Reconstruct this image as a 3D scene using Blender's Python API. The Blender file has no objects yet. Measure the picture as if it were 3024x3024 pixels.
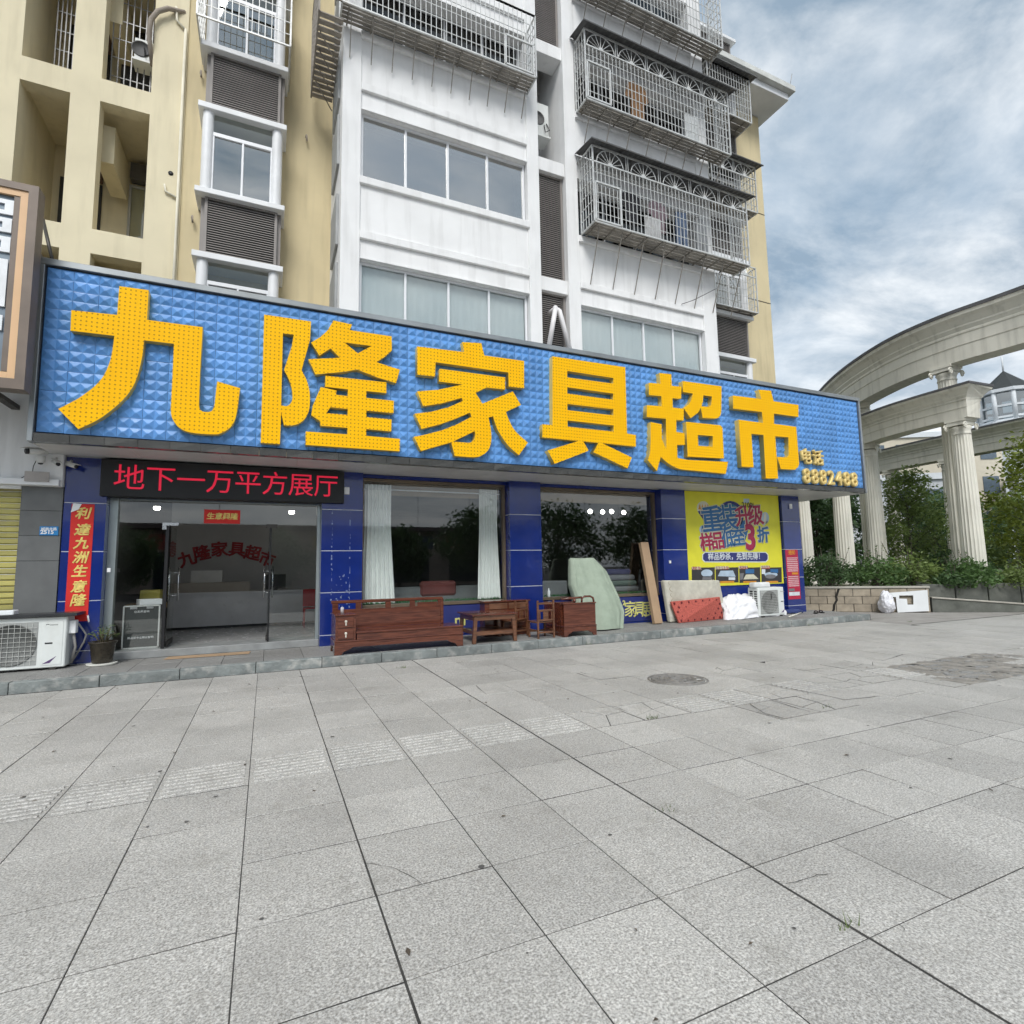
import bpy, bmesh, math, random
from mathutils import Vector, Matrix
rnd = random.Random(7)
SC = bpy.context.scene
COL = SC.collection

# ------------------------------------------------------------------ camera
H = 1.556
YAW, PITCH, ROLL, FPX = 0.42474908, 0.10134555, -0.01718237, 1603.18
_f = Vector((math.sin(YAW)*math.cos(PITCH), math.cos(YAW)*math.cos(PITCH), math.sin(PITCH)))
_r0 = Vector((math.cos(YAW), -math.sin(YAW), 0)); _u0 = _r0.cross(_f)
_r = _r0*math.cos(ROLL) + _u0*math.sin(ROLL); _u = -_r0*math.sin(ROLL) + _u0*math.cos(ROLL)
cd = bpy.data.cameras.new('camera'); cam = bpy.data.objects.new('camera', cd); COL.objects.link(cam)
cam.matrix_world = Matrix(((_r.x, _u.x, -_f.x, 0), (_r.y, _u.y, -_f.y, 0), (_r.z, _u.z, -_f.z, H), (0, 0, 0, 1)))
cd.sensor_width = 36; cd.lens = 36*FPX/3024; cd.clip_end = 3000; cd.clip_start = .05
SC.camera = cam
def _ray(px, py): return _r*((px-1512)/FPX) - _u*((py-1512)/FPX) + _f
def at(px, py, Y):                     # a point of the photograph that lies on the plane y = Y
    d = _ray(px, py); t = Y/d.y; return Vector((d.x*t, Y, H+d.z*t))
def on(px, py, Z=0.0):                 # a point of the photograph that lies on the plane z = Z
    d = _ray(px, py); t = (Z-H)/d.z; return Vector((d.x*t, d.y*t, Z))

# ------------------------------------------------------------------ sky, sun, exposure
wd = bpy.data.worlds.new('World'); SC.world = wd; wd.use_nodes = True
N = wd.node_tree.nodes; L = wd.node_tree.links; N.clear()
def wn(t, **k):
    n = N.new(t)
    for a, b in k.items(): setattr(n, a, b)
    return n
SUN_EL, SUN_AZ = math.radians(48), math.radians(203)     # azimuth measured from +Y, clockwise
sky = wn('ShaderNodeTexSky', sky_type='NISHITA', sun_disc=False, sun_elevation=SUN_EL, sun_rotation=SUN_AZ, air_density=1.1, dust_density=1.6, ozone_density=2.0)
tc = wn('ShaderNodeTexCoord'); sep = wn('ShaderNodeSeparateXYZ'); L.new(tc.outputs['Generated'], sep.inputs[0])
zc = wn('ShaderNodeMath', operation='MAXIMUM'); L.new(sep.outputs['Z'], zc.inputs[0]); zc.inputs[1].default_value = 0.0
za = wn('ShaderNodeMath', operation='ADD'); L.new(zc.outputs[0], za.inputs[0]); za.inputs[1].default_value = .16
dx = wn('ShaderNodeMath', operation='DIVIDE'); L.new(sep.outputs['X'], dx.inputs[0]); L.new(za.outputs[0], dx.inputs[1])
dy = wn('ShaderNodeMath', operation='DIVIDE'); L.new(sep.outputs['Y'], dy.inputs[0]); L.new(za.outputs[0], dy.inputs[1])
cmb = wn('ShaderNodeCombineXYZ'); L.new(dx.outputs[0], cmb.inputs[0]); L.new(dy.outputs[0], cmb.inputs[1])
mp = wn('ShaderNodeMapping'); mp.inputs['Rotation'].default_value = (0, 0, math.radians(28)); mp.inputs['Scale'].default_value = (1.0, 1.5, 1); mp.inputs['Location'].default_value = (3.1, .7, 0)
L.new(cmb.outputs[0], mp.inputs[0])
n1 = wn('ShaderNodeTexNoise'); n1.inputs['Scale'].default_value = 1.15; n1.inputs['Detail'].default_value = 9; n1.inputs['Roughness'].default_value = .56; n1.inputs['Distortion'].default_value = .35
L.new(mp.outputs[0], n1.inputs['Vector'])
n2 = wn('ShaderNodeTexNoise'); n2.inputs['Scale'].default_value = 2.1; n2.inputs['Detail'].default_value = 7; n2.inputs['Roughness'].default_value = .6; n2.inputs['Distortion'].default_value = .25
L.new(mp.outputs[0], n2.inputs['Vector'])
cr = wn('ShaderNodeValToRGB'); cr.color_ramp.elements[0].position = .24; cr.color_ramp.elements[1].position = .52   # cover
L.new(n1.outputs['Fac'], cr.inputs[0])
cs = wn('ShaderNodeValToRGB')                                                       # light and shade inside the cloud sheet
cs.color_ramp.elements[0].position = .38; cs.color_ramp.elements[0].color = (.165, .222, .285, 1)
cs.color_ramp.elements[1].position = .65; cs.color_ramp.elements[1].color = (.57, .59, .605, 1)
L.new(n2.outputs['Fac'], cs.inputs[0])
sm = wn('ShaderNodeMix', data_type='RGBA', blend_type='MULTIPLY'); sm.inputs[0].default_value = 1
L.new(sky.outputs[0], sm.inputs[6]); sm.inputs[7].default_value = (.085, .08, .075, 1)
veil = wn('ShaderNodeMix', data_type='RGBA'); veil.inputs[0].default_value = .68
L.new(sm.outputs[2], veil.inputs[6]); veil.inputs[7].default_value = (.24, .32, .395, 1)
mx = wn('ShaderNodeMix', data_type='RGBA'); L.new(veil.outputs[2], mx.inputs[6]); L.new(cs.outputs[0], mx.inputs[7])
cm = wn('ShaderNodeMath', operation='MULTIPLY'); L.new(cr.outputs[0], cm.inputs[0]); cm.inputs[1].default_value = .95
L.new(cm.outputs[0], mx.inputs[0])
hz = wn('ShaderNodeMapRange'); hz.inputs[1].default_value = .0; hz.inputs[2].default_value = .42; hz.inputs[3].default_value = .62; hz.inputs[4].default_value = .0; L.new(zc.outputs[0], hz.inputs[0])   # the cloud sheet pales towards the horizon all round
hm = wn('ShaderNodeMix', data_type='RGBA'); L.new(hz.outputs[0], hm.inputs[0]); L.new(mx.outputs[2], hm.inputs[6]); hm.inputs[7].default_value = (.57, .60, .63, 1)
bg = wn('ShaderNodeBackground'); bg.inputs['Strength'].default_value = 1.0; L.new(hm.outputs[2], bg.inputs['Color'])
wo = wn('ShaderNodeOutputWorld'); L.new(bg.outputs[0], wo.inputs['Surface'])
sd = bpy.data.lights.new('sun', 'SUN'); sd.energy = 1.5; sd.angle = math.radians(25); sd.color = (1, .98, .95)
so = bpy.data.objects.new('sun', sd); COL.objects.link(so)
_sd = Vector((math.sin(SUN_AZ)*math.cos(SUN_EL), math.cos(SUN_AZ)*math.cos(SUN_EL), math.sin(SUN_EL)))
so.rotation_euler = _sd.to_track_quat('Z', 'Y').to_euler(); so.location = _sd*60
SC.view_settings.view_transform = 'Standard'; SC.view_settings.look = 'None'; SC.view_settings.gamma = 1
SC.view_settings.use_curve_mapping = False; SC.view_settings.exposure = 0.9
SC.render.engine = 'CYCLES'; SC.cycles.max_bounces = 5; SC.cycles.use_adaptive_sampling = True; SC.cycles.adaptive_threshold = .03; SC.cycles.transparent_max_bounces = 12; SC.cycles.use_denoising = True

# ------------------------------------------------------------------ materials
MATS = {}
def _new(name):
    m = bpy.data.materials.new(name); m.use_nodes = True
    nt = m.node_tree; nt.nodes.clear()
    o = nt.nodes.new('ShaderNodeOutputMaterial'); p = nt.nodes.new('ShaderNodeBsdfPrincipled'); nt.links.new(p.outputs[0], o.inputs[0])
    return m, nt, p, o
def mat(name, col, rough=.6, metal=0., var=.12, scale=3., bump=0., bscale=40., spec=.5, dirt=0., dscale=1.2, streak=False, rand=0., coat=0., emit=0., dirtcol=(.16, .15, .12)):
    if name in MATS: return MATS[name]
    m, nt, p, o = _new(name); n = nt.nodes; l = nt.links
    g = n.new('ShaderNodeNewGeometry')
    def noise(sc, det=5, vec=None):
        t = n.new('ShaderNodeTexNoise'); t.inputs['Scale'].default_value = sc; t.inputs['Detail'].default_value = det; l.new(vec or g.outputs['Position'], t.inputs['Vector']); return t
    c = n.new('ShaderNodeMix'); c.data_type = 'RGBA'
    a = noise(scale); mr = n.new('ShaderNodeMapRange'); mr.inputs[1].default_value = .3; mr.inputs[2].default_value = .7; l.new(a.outputs['Fac'], mr.inputs[0])
    l.new(mr.outputs[0], c.inputs[0])
    c.inputs[6].default_value = (*[max(0, x*(1-var)) for x in col], 1); c.inputs[7].default_value = (*[min(1, x*(1+var)) for x in col], 1)
    out = c.outputs[2]
    if dirt:
        vec = None
        if streak:
            mpn = n.new('ShaderNodeMapping'); mpn.inputs['Scale'].default_value = (4, 4, .45); l.new(g.outputs['Position'], mpn.inputs[0]); vec = mpn.outputs[0]
        d = noise(dscale, 8, vec); r = n.new('ShaderNodeMapRange'); r.inputs[1].default_value = .5; r.inputs[2].default_value = .78; r.inputs[4].default_value = dirt; l.new(d.outputs['Fac'], r.inputs[0])
        x = n.new('ShaderNodeMix'); x.data_type = 'RGBA'; l.new(r.outputs[0], x.inputs[0]); l.new(out, x.inputs[6]); x.inputs[7].default_value = (*dirtcol, 1); out = x.outputs[2]
    if rand:
        oi = n.new('ShaderNodeObjectInfo'); r = n.new('ShaderNodeMapRange'); r.inputs[3].default_value = 1-rand; r.inputs[4].default_value = 1+rand; l.new(oi.outputs['Random'], r.inputs[0])
        x = n.new('ShaderNodeMix'); x.data_type = 'RGBA'; x.blend_type = 'MULTIPLY'; x.inputs[0].default_value = 1; l.new(out, x.inputs[6]); l.new(r.outputs[0], x.inputs[7]); out = x.outputs[2]
    l.new(out, p.inputs['Base Color'])
    rr = n.new('ShaderNodeMapRange'); rr.inputs[3].default_value = max(.02, rough-.08); rr.inputs[4].default_value = min(1, rough+.08); b2 = noise(scale*3); l.new(b2.outputs['Fac'], rr.inputs[0]); l.new(rr.outputs[0], p.inputs['Roughness'])
    p.inputs['Metallic'].default_value = metal; p.inputs['Specular IOR Level'].default_value = spec; p.inputs['Coat Weight'].default_value = coat
    if emit:
        p.inputs['Emission Color'].default_value = (*col, 1); p.inputs['Emission Strength'].default_value = emit
    if bump:
        bn = noise(bscale, 6); bu = n.new('ShaderNodeBump'); bu.inputs['Strength'].default_value = bump; bu.inputs['Distance'].default_value = .02; l.new(bn.outputs['Fac'], bu.inputs['Height']); l.new(bu.outputs[0], p.inputs['Normal'])
    MATS[name] = m; return m
def glass(name, tint=(.75, .8, .8), refl=1.45, gloss=.0, base=0.0, wob=0.0):
    if name in MATS: return MATS[name]
    m, nt, p, o = _new(name); n = nt.nodes; l = nt.links; n.remove(p)
    t = n.new('ShaderNodeBsdfTransparent'); t.inputs[0].default_value = (*tint, 1)
    g = n.new('ShaderNodeBsdfGlossy'); g.inputs['Roughness'].default_value = .015; g.inputs['Color'].default_value = (.88, .88, .86, 1)
    f = n.new('ShaderNodeFresnel'); f.inputs[0].default_value = refl
    ad = n.new('ShaderNodeMath'); ad.operation = 'ADD'; ad.use_clamp = True; ad.inputs[1].default_value = base; l.new(f.outputs[0], ad.inputs[0])
    gb = n.new('ShaderNodeNewGeometry'); iv = n.new('ShaderNodeMath'); iv.operation = 'SUBTRACT'; iv.inputs[0].default_value = 1; l.new(gb.outputs['Backfacing'], iv.inputs[1])
    fm = n.new('ShaderNodeMath'); fm.operation = 'MULTIPLY'; l.new(ad.outputs[0], fm.inputs[0]); l.new(iv.outputs[0], fm.inputs[1])   # the pane reflects on its outer skin only
    x = n.new('ShaderNodeMixShader'); l.new(fm.outputs[0], x.inputs[0]); l.new(t.outputs[0], x.inputs[1]); l.new(g.outputs[0], x.inputs[2]); l.new(x.outputs[0], o.inputs[0])
    if wob:
        ge = n.new('ShaderNodeNewGeometry'); tx = n.new('ShaderNodeTexNoise'); tx.inputs['Scale'].default_value = 1.3; tx.inputs['Detail'].default_value = 1; l.new(ge.outputs['Position'], tx.inputs['Vector'])
        bu = n.new('ShaderNodeBump'); bu.inputs['Strength'].default_value = wob; bu.inputs['Distance'].default_value = .02; l.new(tx.outputs['Fac'], bu.inputs['Height']); l.new(bu.outputs[0], g.inputs['Normal']); l.new(bu.outputs[0], f.inputs['Normal'])
    MATS[name] = m; return m
def granite(name, ca, cb, cc, rough=.62, stain=.35, tilerand=.09):
    m, nt, p, o = _new(name); n = nt.nodes; l = nt.links
    g = n.new('ShaderNodeNewGeometry')
    def noise(sc, det, r=.5):
        t = n.new('ShaderNodeTexNoise'); t.inputs['Scale'].default_value = sc; t.inputs['Detail'].default_value = det; t.inputs['Roughness'].default_value = r; l.new(g.outputs['Position'], t.inputs['Vector']); return t
    a = noise(95, 3, .7); r = n.new('ShaderNodeValToRGB'); e = r.color_ramp.elements
    e[0].position = .36; e[0].color = (*ca, 1); e[1].position = .62; e[1].color = (*cc, 1); k = e.new(.5); k.color = (*cb, 1); l.new(a.outputs['Fac'], r.inputs[0])
    v = n.new('ShaderNodeTexVoronoi'); v.inputs['Scale'].default_value = 70; l.new(g.outputs['Position'], v.inputs['Vector'])
    vs = n.new('ShaderNodeSeparateColor'); l.new(v.outputs['Color'], vs.inputs[0])
    vr = n.new('ShaderNodeMapRange'); vr.inputs[1].default_value = .0; vr.inputs[2].default_value = 1; vr.inputs[3].default_value = .72; vr.inputs[4].default_value = 1.2; l.new(vs.outputs[0], vr.inputs[0])
    x = n.new('ShaderNodeMix'); x.data_type = 'RGBA'; x.blend_type = 'MULTIPLY'; x.inputs[0].default_value = .55; l.new(r.outputs[0], x.inputs[6]); l.new(vr.outputs[0], x.inputs[7])
    oi = n.new('ShaderNodeObjectInfo'); orr = n.new('ShaderNodeMapRange'); orr.inputs[3].default_value = 1-tilerand; orr.inputs[4].default_value = 1+tilerand; l.new(oi.outputs['Random'], orr.inputs[0])
    y = n.new('ShaderNodeMix'); y.data_type = 'RGBA'; y.blend_type = 'MULTIPLY'; y.inputs[0].default_value = 1; l.new(x.outputs[2], y.inputs[6]); l.new(orr.outputs[0], y.inputs[7])
    s1 = noise(.75, 8, .62); sr = n.new('ShaderNodeMapRange'); sr.inputs[1].default_value = .44; sr.inputs[2].default_value = .72; sr.inputs[4].default_value = stain; l.new(s1.outputs['Fac'], sr.inputs[0])
    z = n.new('ShaderNodeMix'); z.data_type = 'RGBA'; l.new(sr.outputs[0], z.inputs[0]); l.new(y.outputs[2], z.inputs[6]); z.inputs[7].default_value = (.15, .143, .13, 1)
    s2 = noise(5.5, 6, .6); sr2 = n.new('ShaderNodeMapRange'); sr2.inputs[1].default_value = .6; sr2.inputs[2].default_value = .8; sr2.inputs[4].default_value = .3; l.new(s2.outputs['Fac'], sr2.inputs[0])
    w = n.new('ShaderNodeMix'); w.data_type = 'RGBA'; l.new(sr2.outputs[0], w.inputs[0]); l.new(z.outputs[2], w.inputs[6]); w.inputs[7].default_value = (.44, .425, .4, 1)
    s3 = noise(1.9, 9, .7); sr3 = n.new('ShaderNodeMapRange'); sr3.inputs[1].default_value = .56; sr3.inputs[2].default_value = .7; sr3.inputs[4].default_value = .42; l.new(s3.outputs['Fac'], sr3.inputs[0])
    w3 = n.new('ShaderNodeMix'); w3.data_type = 'RGBA'; l.new(sr3.outputs[0], w3.inputs[0]); l.new(w.outputs[2], w3.inputs[6]); w3.inputs[7].default_value = (.2, .19, .165, 1)
    l.new(w3.outputs[2], p.inputs['Base Color']); p.inputs['Roughness'].default_value = rough
    bu = n.new('ShaderNodeBump'); bu.inputs['Strength'].default_value = .25; bu.inputs['Distance'].default_value = .004; l.new(a.outputs['Fac'], bu.inputs['Height']); l.new(bu.outputs[0], p.inputs['Normal'])
    MATS[name] = m; return m

# ------------------------------------------------------------------ mesh helpers
def wloc(o):
    v = Vector((0, 0, 0))
    while o is not None: v += o.location; o = o.parent
    return v
class MB:
    def __init__(s): s.v = []; s.f = []; s.m = []; s.mi = 0; s.sm = []
    def add(s, vs, fs, smooth=False):
        b = len(s.v); s.v += [Vector(x) for x in vs]
        for f in fs: s.f.append([b+i for i in f]); s.m.append(s.mi); s.sm.append(smooth)
        return s
    def box(s, x0, x1, y0, y1, z0, z1):
        if x0 > x1: x0, x1 = x1, x0
        if y0 > y1: y0, y1 = y1, y0
        if z0 > z1: z0, z1 = z1, z0
        return s.add([(x0, y0, z0), (x1, y0, z0), (x1, y1, z0), (x0, y1, z0), (x0, y0, z1), (x1, y0, z1), (x1, y1, z1), (x0, y1, z1)],
                     [(3, 2, 1, 0), (4, 5, 6, 7), (0, 1, 5, 4), (1, 2, 6, 5), (2, 3, 7, 6), (3, 0, 4, 7)])
    def obox(s, c, ax, ay, az):            # centre and three half axes
        c, ax, ay, az = map(Vector, (c, ax, ay, az))
        P = [c+ax*i+ay*j+az*k for k in (-1, 1) for (i, j) in ((-1, -1), (1, -1), (1, 1), (-1, 1))]
        return s.add(P, [(3, 2, 1, 0), (4, 5, 6, 7), (0, 1, 5, 4), (1, 2, 6, 5), (2, 3, 7, 6), (3, 0, 4, 7)])
    def quad(s, a, b, c, d): return s.add([a, b, c, d], [(0, 1, 2, 3)])
    def tube(s, pts, r, n=6, cap=True):
        pts = [Vector(p) for p in pts]; rs = r if isinstance(r, (list, tuple)) else [r]*len(pts)
        rings = []; up = None
        for i, p in enumerate(pts):
            d = (pts[min(i+1, len(pts)-1)]-pts[max(i-1, 0)]).normalized()
            if up is None: up = d.orthogonal().normalized()
            up = (up-d*up.dot(d)); up = up.normalized() if up.length > 1e-6 else d.orthogonal().normalized()
            w = d.cross(up); rings.append([p+(up*math.cos(2*math.pi*(k+.5)/n)+w*math.sin(2*math.pi*(k+.5)/n))*rs[i] for k in range(n)])
        vs = [v for q in rings for v in q]; fs = []
        for i in range(len(pts)-1):
            for k in range(n): fs.append((i*n+k, i*n+(k+1) % n, (i+1)*n+(k+1) % n, (i+1)*n+k))
        if cap: fs.append(tuple(range(n-1, -1, -1))); fs.append(tuple((len(pts)-1)*n+k for k in range(n)))
        return s.add(vs, fs, n > 4)
    def bar(s, a, b, w, d=None, up=(0, 0, 1)):     # rectangular bar between two points
        a, b = Vector(a), Vector(b); ax = (b-a); u = Vector(up); 
        if abs(ax.normalized().dot(u)) > .98: u = Vector((0, 1, 0))
        s1 = ax.cross(u).normalized(); s2 = s1.cross(ax).normalized(); d = d or w
        return s.obox((a+b)/2, ax/2, s1*w/2, s2*d/2)
    def lathe(s, prof, c=(0, 0, 0), n=24, cap=True, smooth=True):
        c = Vector(c); vs = []; fs = []
        for (r, z) in prof:
            for k in range(n): t = 2*math.pi*k/n; vs.append(c+Vector((r*math.cos(t), r*math.sin(t), z)))
        for i in range(len(prof)-1):
            for k in range(n): fs.append((i*n+k, i*n+(k+1) % n, (i+1)*n+(k+1) % n, (i+1)*n+k))
        if cap:
            if prof[0][0] > 1e-4: fs.append(tuple(range(n-1, -1, -1)))
            if prof[-1][0] > 1e-4: fs.append(tuple((len(prof)-1)*n+k for k in range(n)))
        return s.add(vs, fs, smooth)
    def prism(s, poly, axis, a, b):        # poly of 2-D points, swept along axis (0,1,2) from a to b
        def P(u, v, w): return ((w, u, v), (u, w, v), (u, v, w))[axis]
        n = len(poly); vs = [P(u, v, a) for u, v in poly]+[P(u, v, b) for u, v in poly]
        fs = [tuple(range(n-1, -1, -1)), tuple(range(n, 2*n))]+[(i, (i+1) % n, n+(i+1) % n, n+i) for i in range(n)]
        return s.add(vs, fs)
    def grid(s, fn, nu, nv, smooth=True, closed_u=False):
        vs = [fn(i/(nu if closed_u else nu-1), j/(nv-1)) for j in range(nv) for i in range(nu)]; fs = []
        for j in range(nv-1):
            for i in range(nu if closed_u else nu-1): i2 = (i+1) % nu; fs.append((j*nu+i, j*nu+i2, (j+1)*nu+i2, (j+1)*nu+i))
        return s.add(vs, fs, smooth)
    def mesh(s, off=Vector((0, 0, 0)), bevel=0, seg=1, fix=True):
        me = bpy.data.meshes.new('mesh'); me.from_pydata([v-off for v in s.v], [], s.f)
        for i, p in enumerate(me.polygons): p.material_index = s.m[i]; p.use_smooth = s.sm[i]
        if bevel or fix:
            bm = bmesh.new(); bm.from_mesh(me)
            if bevel:
                ed = [e for e in bm.edges if len(e.link_faces) == 2 and e.calc_face_angle(0) > .6]
                bmesh.ops.bevel(bm, geom=ed, offset=bevel, segments=seg, affect='EDGES', clamp_overlap=True, profile=.5)
            if fix: bmesh.ops.recalc_face_normals(bm, faces=bm.faces)
            bm.to_mesh(me); bm.free()
        return me
    def build(s, name, mt, parent=None, bevel=0, seg=1, local=False, kind=None, fix=True):
        if parent is not None: off = Vector((0, 0, 0)) if local else wloc(parent)
        else:
            xs = [v.x for v in s.v]; ys = [v.y for v in s.v]; zs = [v.z for v in s.v]
            off = Vector(((min(xs)+max(xs))/2, (min(ys)+max(ys))/2, min(zs)))
        o = bpy.data.objects.new(name, s.mesh(off, bevel, seg, fix)); COL.objects.link(o)
        for m in (mt if isinstance(mt, (list, tuple)) else [mt]): o.data.materials.append(m)
        if parent is not None: o.parent = parent
        else: o.location = off
        if kind: o['kind'] = kind
        return o
def inst(me, name, loc, parent=None, rot=None, scale=None, local=False, m=None):
    o = bpy.data.objects.new(name, me); COL.objects.link(o)
    o.location = Vector(loc)-(wloc(parent) if parent is not None and not local else Vector((0, 0, 0)))
    if rot: o.rotation_euler = rot
    if scale: o.scale = scale
    if parent is not None: o.parent = parent
    if m and not me.materials: me.materials.append(m)
    return o
def tag(o, label=None, cat=None, group=None, kind=None):
    for k, v in (('label', label), ('category', cat), ('group', group), ('kind', kind)):
        if v: o[k] = v
    return o
def thing(name, label, cat, loc=(0, 0, 0), group=None, rotz=0):
    o = bpy.data.objects.new(name, None); COL.objects.link(o); o.location = loc; o.empty_display_size = .1
    if rotz: o.rotation_euler = (0, 0, rotz)
    return tag(o, label, cat, group)
def struct(o): o['kind'] = 'structure'; return o
def part(name, mt, parent, *boxes, bevel=0, local=False, kind=None):
    m = MB()
    for b in boxes: m.box(*b)
    return m.build(name, mt, parent, bevel, local=local, kind=kind)
def curve_mesh(polys, depth):              # closed outlines (x, z) with holes -> solid facing -Y, front at y = 0, back at y = depth
    cu = bpy.data.curves.new('c', 'CURVE'); cu.dimensions = '2D'; cu.fill_mode = 'BOTH'; cu.extrude = depth/2
    for P in polys:
        sp = cu.splines.new('POLY'); sp.points.add(len(P)-1); sp.use_cyclic_u = True
        for i, (x, z) in enumerate(P): sp.points[i].co = (x, z, 0, 1)
    return _tomesh(cu, depth)
def _tomesh(cu, depth):
    o = bpy.data.objects.new('c', cu)
    me = bpy.data.meshes.new_from_object(o)
    bpy.data.objects.remove(o); bpy.data.curves.remove(cu); me.materials.clear()
    for v in me.vertices: x, y, z = v.co; v.co = (x, depth/2-z, y)
    return me
def text_mesh(body, size, depth=.004, bold=0., align='CENTER', spacing=1., shear=0., sx=1.):
    cu = bpy.data.curves.new('t', 'FONT'); cu.body = body; cu.size = size; cu.extrude = depth/2; cu.bevel_depth = bold; cu.bevel_resolution = 0
    cu.align_x = align; cu.align_y = 'CENTER'; cu.space_character = spacing; cu.shear = shear; cu.resolution_u = 3
    me = _tomesh(cu, depth)
    if bold:                               # flatten the chamfer that makes the strokes bolder
        lo = min(v.co.y for v in me.vertices); hi = max(v.co.y for v in me.vertices); k = depth/(hi-lo)
        for v in me.vertices: v.co.y = (v.co.y-lo)*k
    if sx != 1:
        for v in me.vertices: v.co.x *= sx
    return me
def text(body, size, loc, parent, m, name='lettering', rot=None, **k):   # front face lies at loc.y, letters go back
    me = text_mesh(body, size, **k); me.materials.append(m)
    return inst(me, name, loc, parent, rot)
def wall_grid(xs, zs, holes, y0, y1):      # a masonry sheet with openings: holes = set of (i, j) cells
    m = MB(); nx, nz = len(xs)-1, len(zs)-1
    solid = lambda i, j: 0 <= i < nx and 0 <= j < nz and (i, j) not in holes
    for i in range(nx):
        for j in range(nz):
            if not solid(i, j): continue
            a, b, c, d = xs[i], xs[i+1], zs[j], zs[j+1]
            m.quad((a, y0, c), (b, y0, c), (b, y0, d), (a, y0, d)); m.quad((b, y1, c), (a, y1, c), (a, y1, d), (b, y1, d))
            if not solid(i-1, j): m.quad((a, y1, c), (a, y0, c), (a, y0, d), (a, y1, d))
            if not solid(i+1, j): m.quad((b, y0, c), (b, y1, c), (b, y1, d), (b, y0, d))
            if not solid(i, j-1): m.quad((a, y1, c), (b, y1, c), (b, y0, c), (a, y0, c))
            if not solid(i, j+1): m.quad((a, y0, d), (b, y0, d), (b, y1, d), (a, y1, d))
    return m
ZF = lambda x0, y0, s: (lambda x, y: (x0+x*s, y0+y*s))
za_, zb_, zc_ = ZF(0, 0, .5176), ZF(900, 0, .41408), ZF(1500, 0, .46584)
zl_, zk_ = ZF(0, 1300, .3881), ZF(2300, 700, .62093)
z1_, z2_, z3_, z4_, z5_ = ZF(200, 1350, .43996), ZF(950, 1350, .36232), ZF(1500, 1400, .31056), ZF(1900, 1400, .31056), ZF(2400, 1500, .32298)
r6_, r7_ = ZF(0, 1900, 1500/1932), ZF(1500, 1850, 1524/1932)
# ------------------------------------------------------------------ materials used all over
GRAN = granite('granite_paving', (.24, .23, .212), (.42, .408, .382), (.61, .595, .565), tilerand=.085)
GRAN2 = granite('granite_step', (.14, .14, .133), (.25, .246, .236), (.36, .353, .338), stain=.5)
CURB = mat('worn_curb_stone', (.2, .22, .215), .75, var=.25, scale=5, bump=.6, bscale=25, dirt=.95, dscale=6, dirtcol=(.46, .45, .42), rand=.1)
MORTAR = mat('dark_joint', (.045, .043, .04), .95, var=.3, scale=12)
CONC = mat('concrete', (.3, .285, .265), .85, var=.15, bump=.4, dirt=.5)
ASPH = mat('asphalt', (.07, .07, .072), .9, var=.2, scale=9, bump=.4, bscale=90)
DIRT = mat('packed_dirt', (.245, .23, .205), .95, var=.35, scale=6, bump=1, bscale=22)
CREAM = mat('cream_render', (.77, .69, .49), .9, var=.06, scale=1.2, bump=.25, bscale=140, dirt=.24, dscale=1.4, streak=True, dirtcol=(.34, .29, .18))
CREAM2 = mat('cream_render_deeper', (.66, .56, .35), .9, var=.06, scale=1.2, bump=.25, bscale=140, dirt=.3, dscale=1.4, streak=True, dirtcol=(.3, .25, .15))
WHITE = mat('white_render', (.83, .83, .825), .85, var=.05, scale=1.3, bump=.2, bscale=110, dirt=.27, dscale=1.6, streak=True, dirtcol=(.36, .35, .33))
WPAINT = mat('white_paint', (.8, .81, .82), .5, var=.04, dirt=.15)
ALU = mat('white_aluminium', (.8, .81, .83), .35, var=.03, spec=.6)
STEEL = mat('brushed_steel', (.6, .61, .62), .28, 1.0, var=.06)
DKSTEEL = mat('dark_steel', (.06, .055, .05), .5, .4, var=.2)
CAGEW = mat('pale_cage_steel', (.62, .63, .62), .45, .25, var=.14, scale=6, dirt=.35, dscale=7, dirtcol=(.33, .27, .2))
RUST = mat('weathered_steel', (.3, .275, .245), .7, .3, var=.3, scale=5)
PAN = mat('weathered_sheet', (.27, .25, .22), .75, .1, var=.25, scale=3.2, dirt=.5, dirtcol=(.2, .17, .13))
CANOPY = mat('dark_canopy_sheet', (.1, .1, .1), .6, .2, var=.3, scale=4)
LOUV = mat('brown_louvre', (.25, .23, .215), .55, .1, var=.08)
BLACK = mat('black_plastic', (.012, .012, .013), .4, var=.1)
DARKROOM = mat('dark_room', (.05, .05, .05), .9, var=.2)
GLASSUP = glass('tinted_window_glass', (.5, .52, .52), 1.5, base=.46, wob=.03)
GLASSUP2 = glass('pale_window_glass', (.86, .89, .89), 1.5, base=.14, wob=.04)
GLASSSHOP = glass('shop_glass', (.97, .985, .98), 1.5, base=.09, wob=.0)
GLASSDOOR = glass('door_glass', (.82, .84, .84), 1.5, base=.03)
GLASSDK = glass('balcony_shade_glass', (.25, .27, .28), 1.45, base=.04)  # tint carries the shade of the open balconies behind the cages
FRDK = mat('grey_balcony_frame', (.5, .51, .52), .5)
BLUE = mat('cobalt_tile', (.008, .024, .17), .16, var=.12, scale=2.5, coat=.4, dirt=.08, rand=.08)

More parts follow.
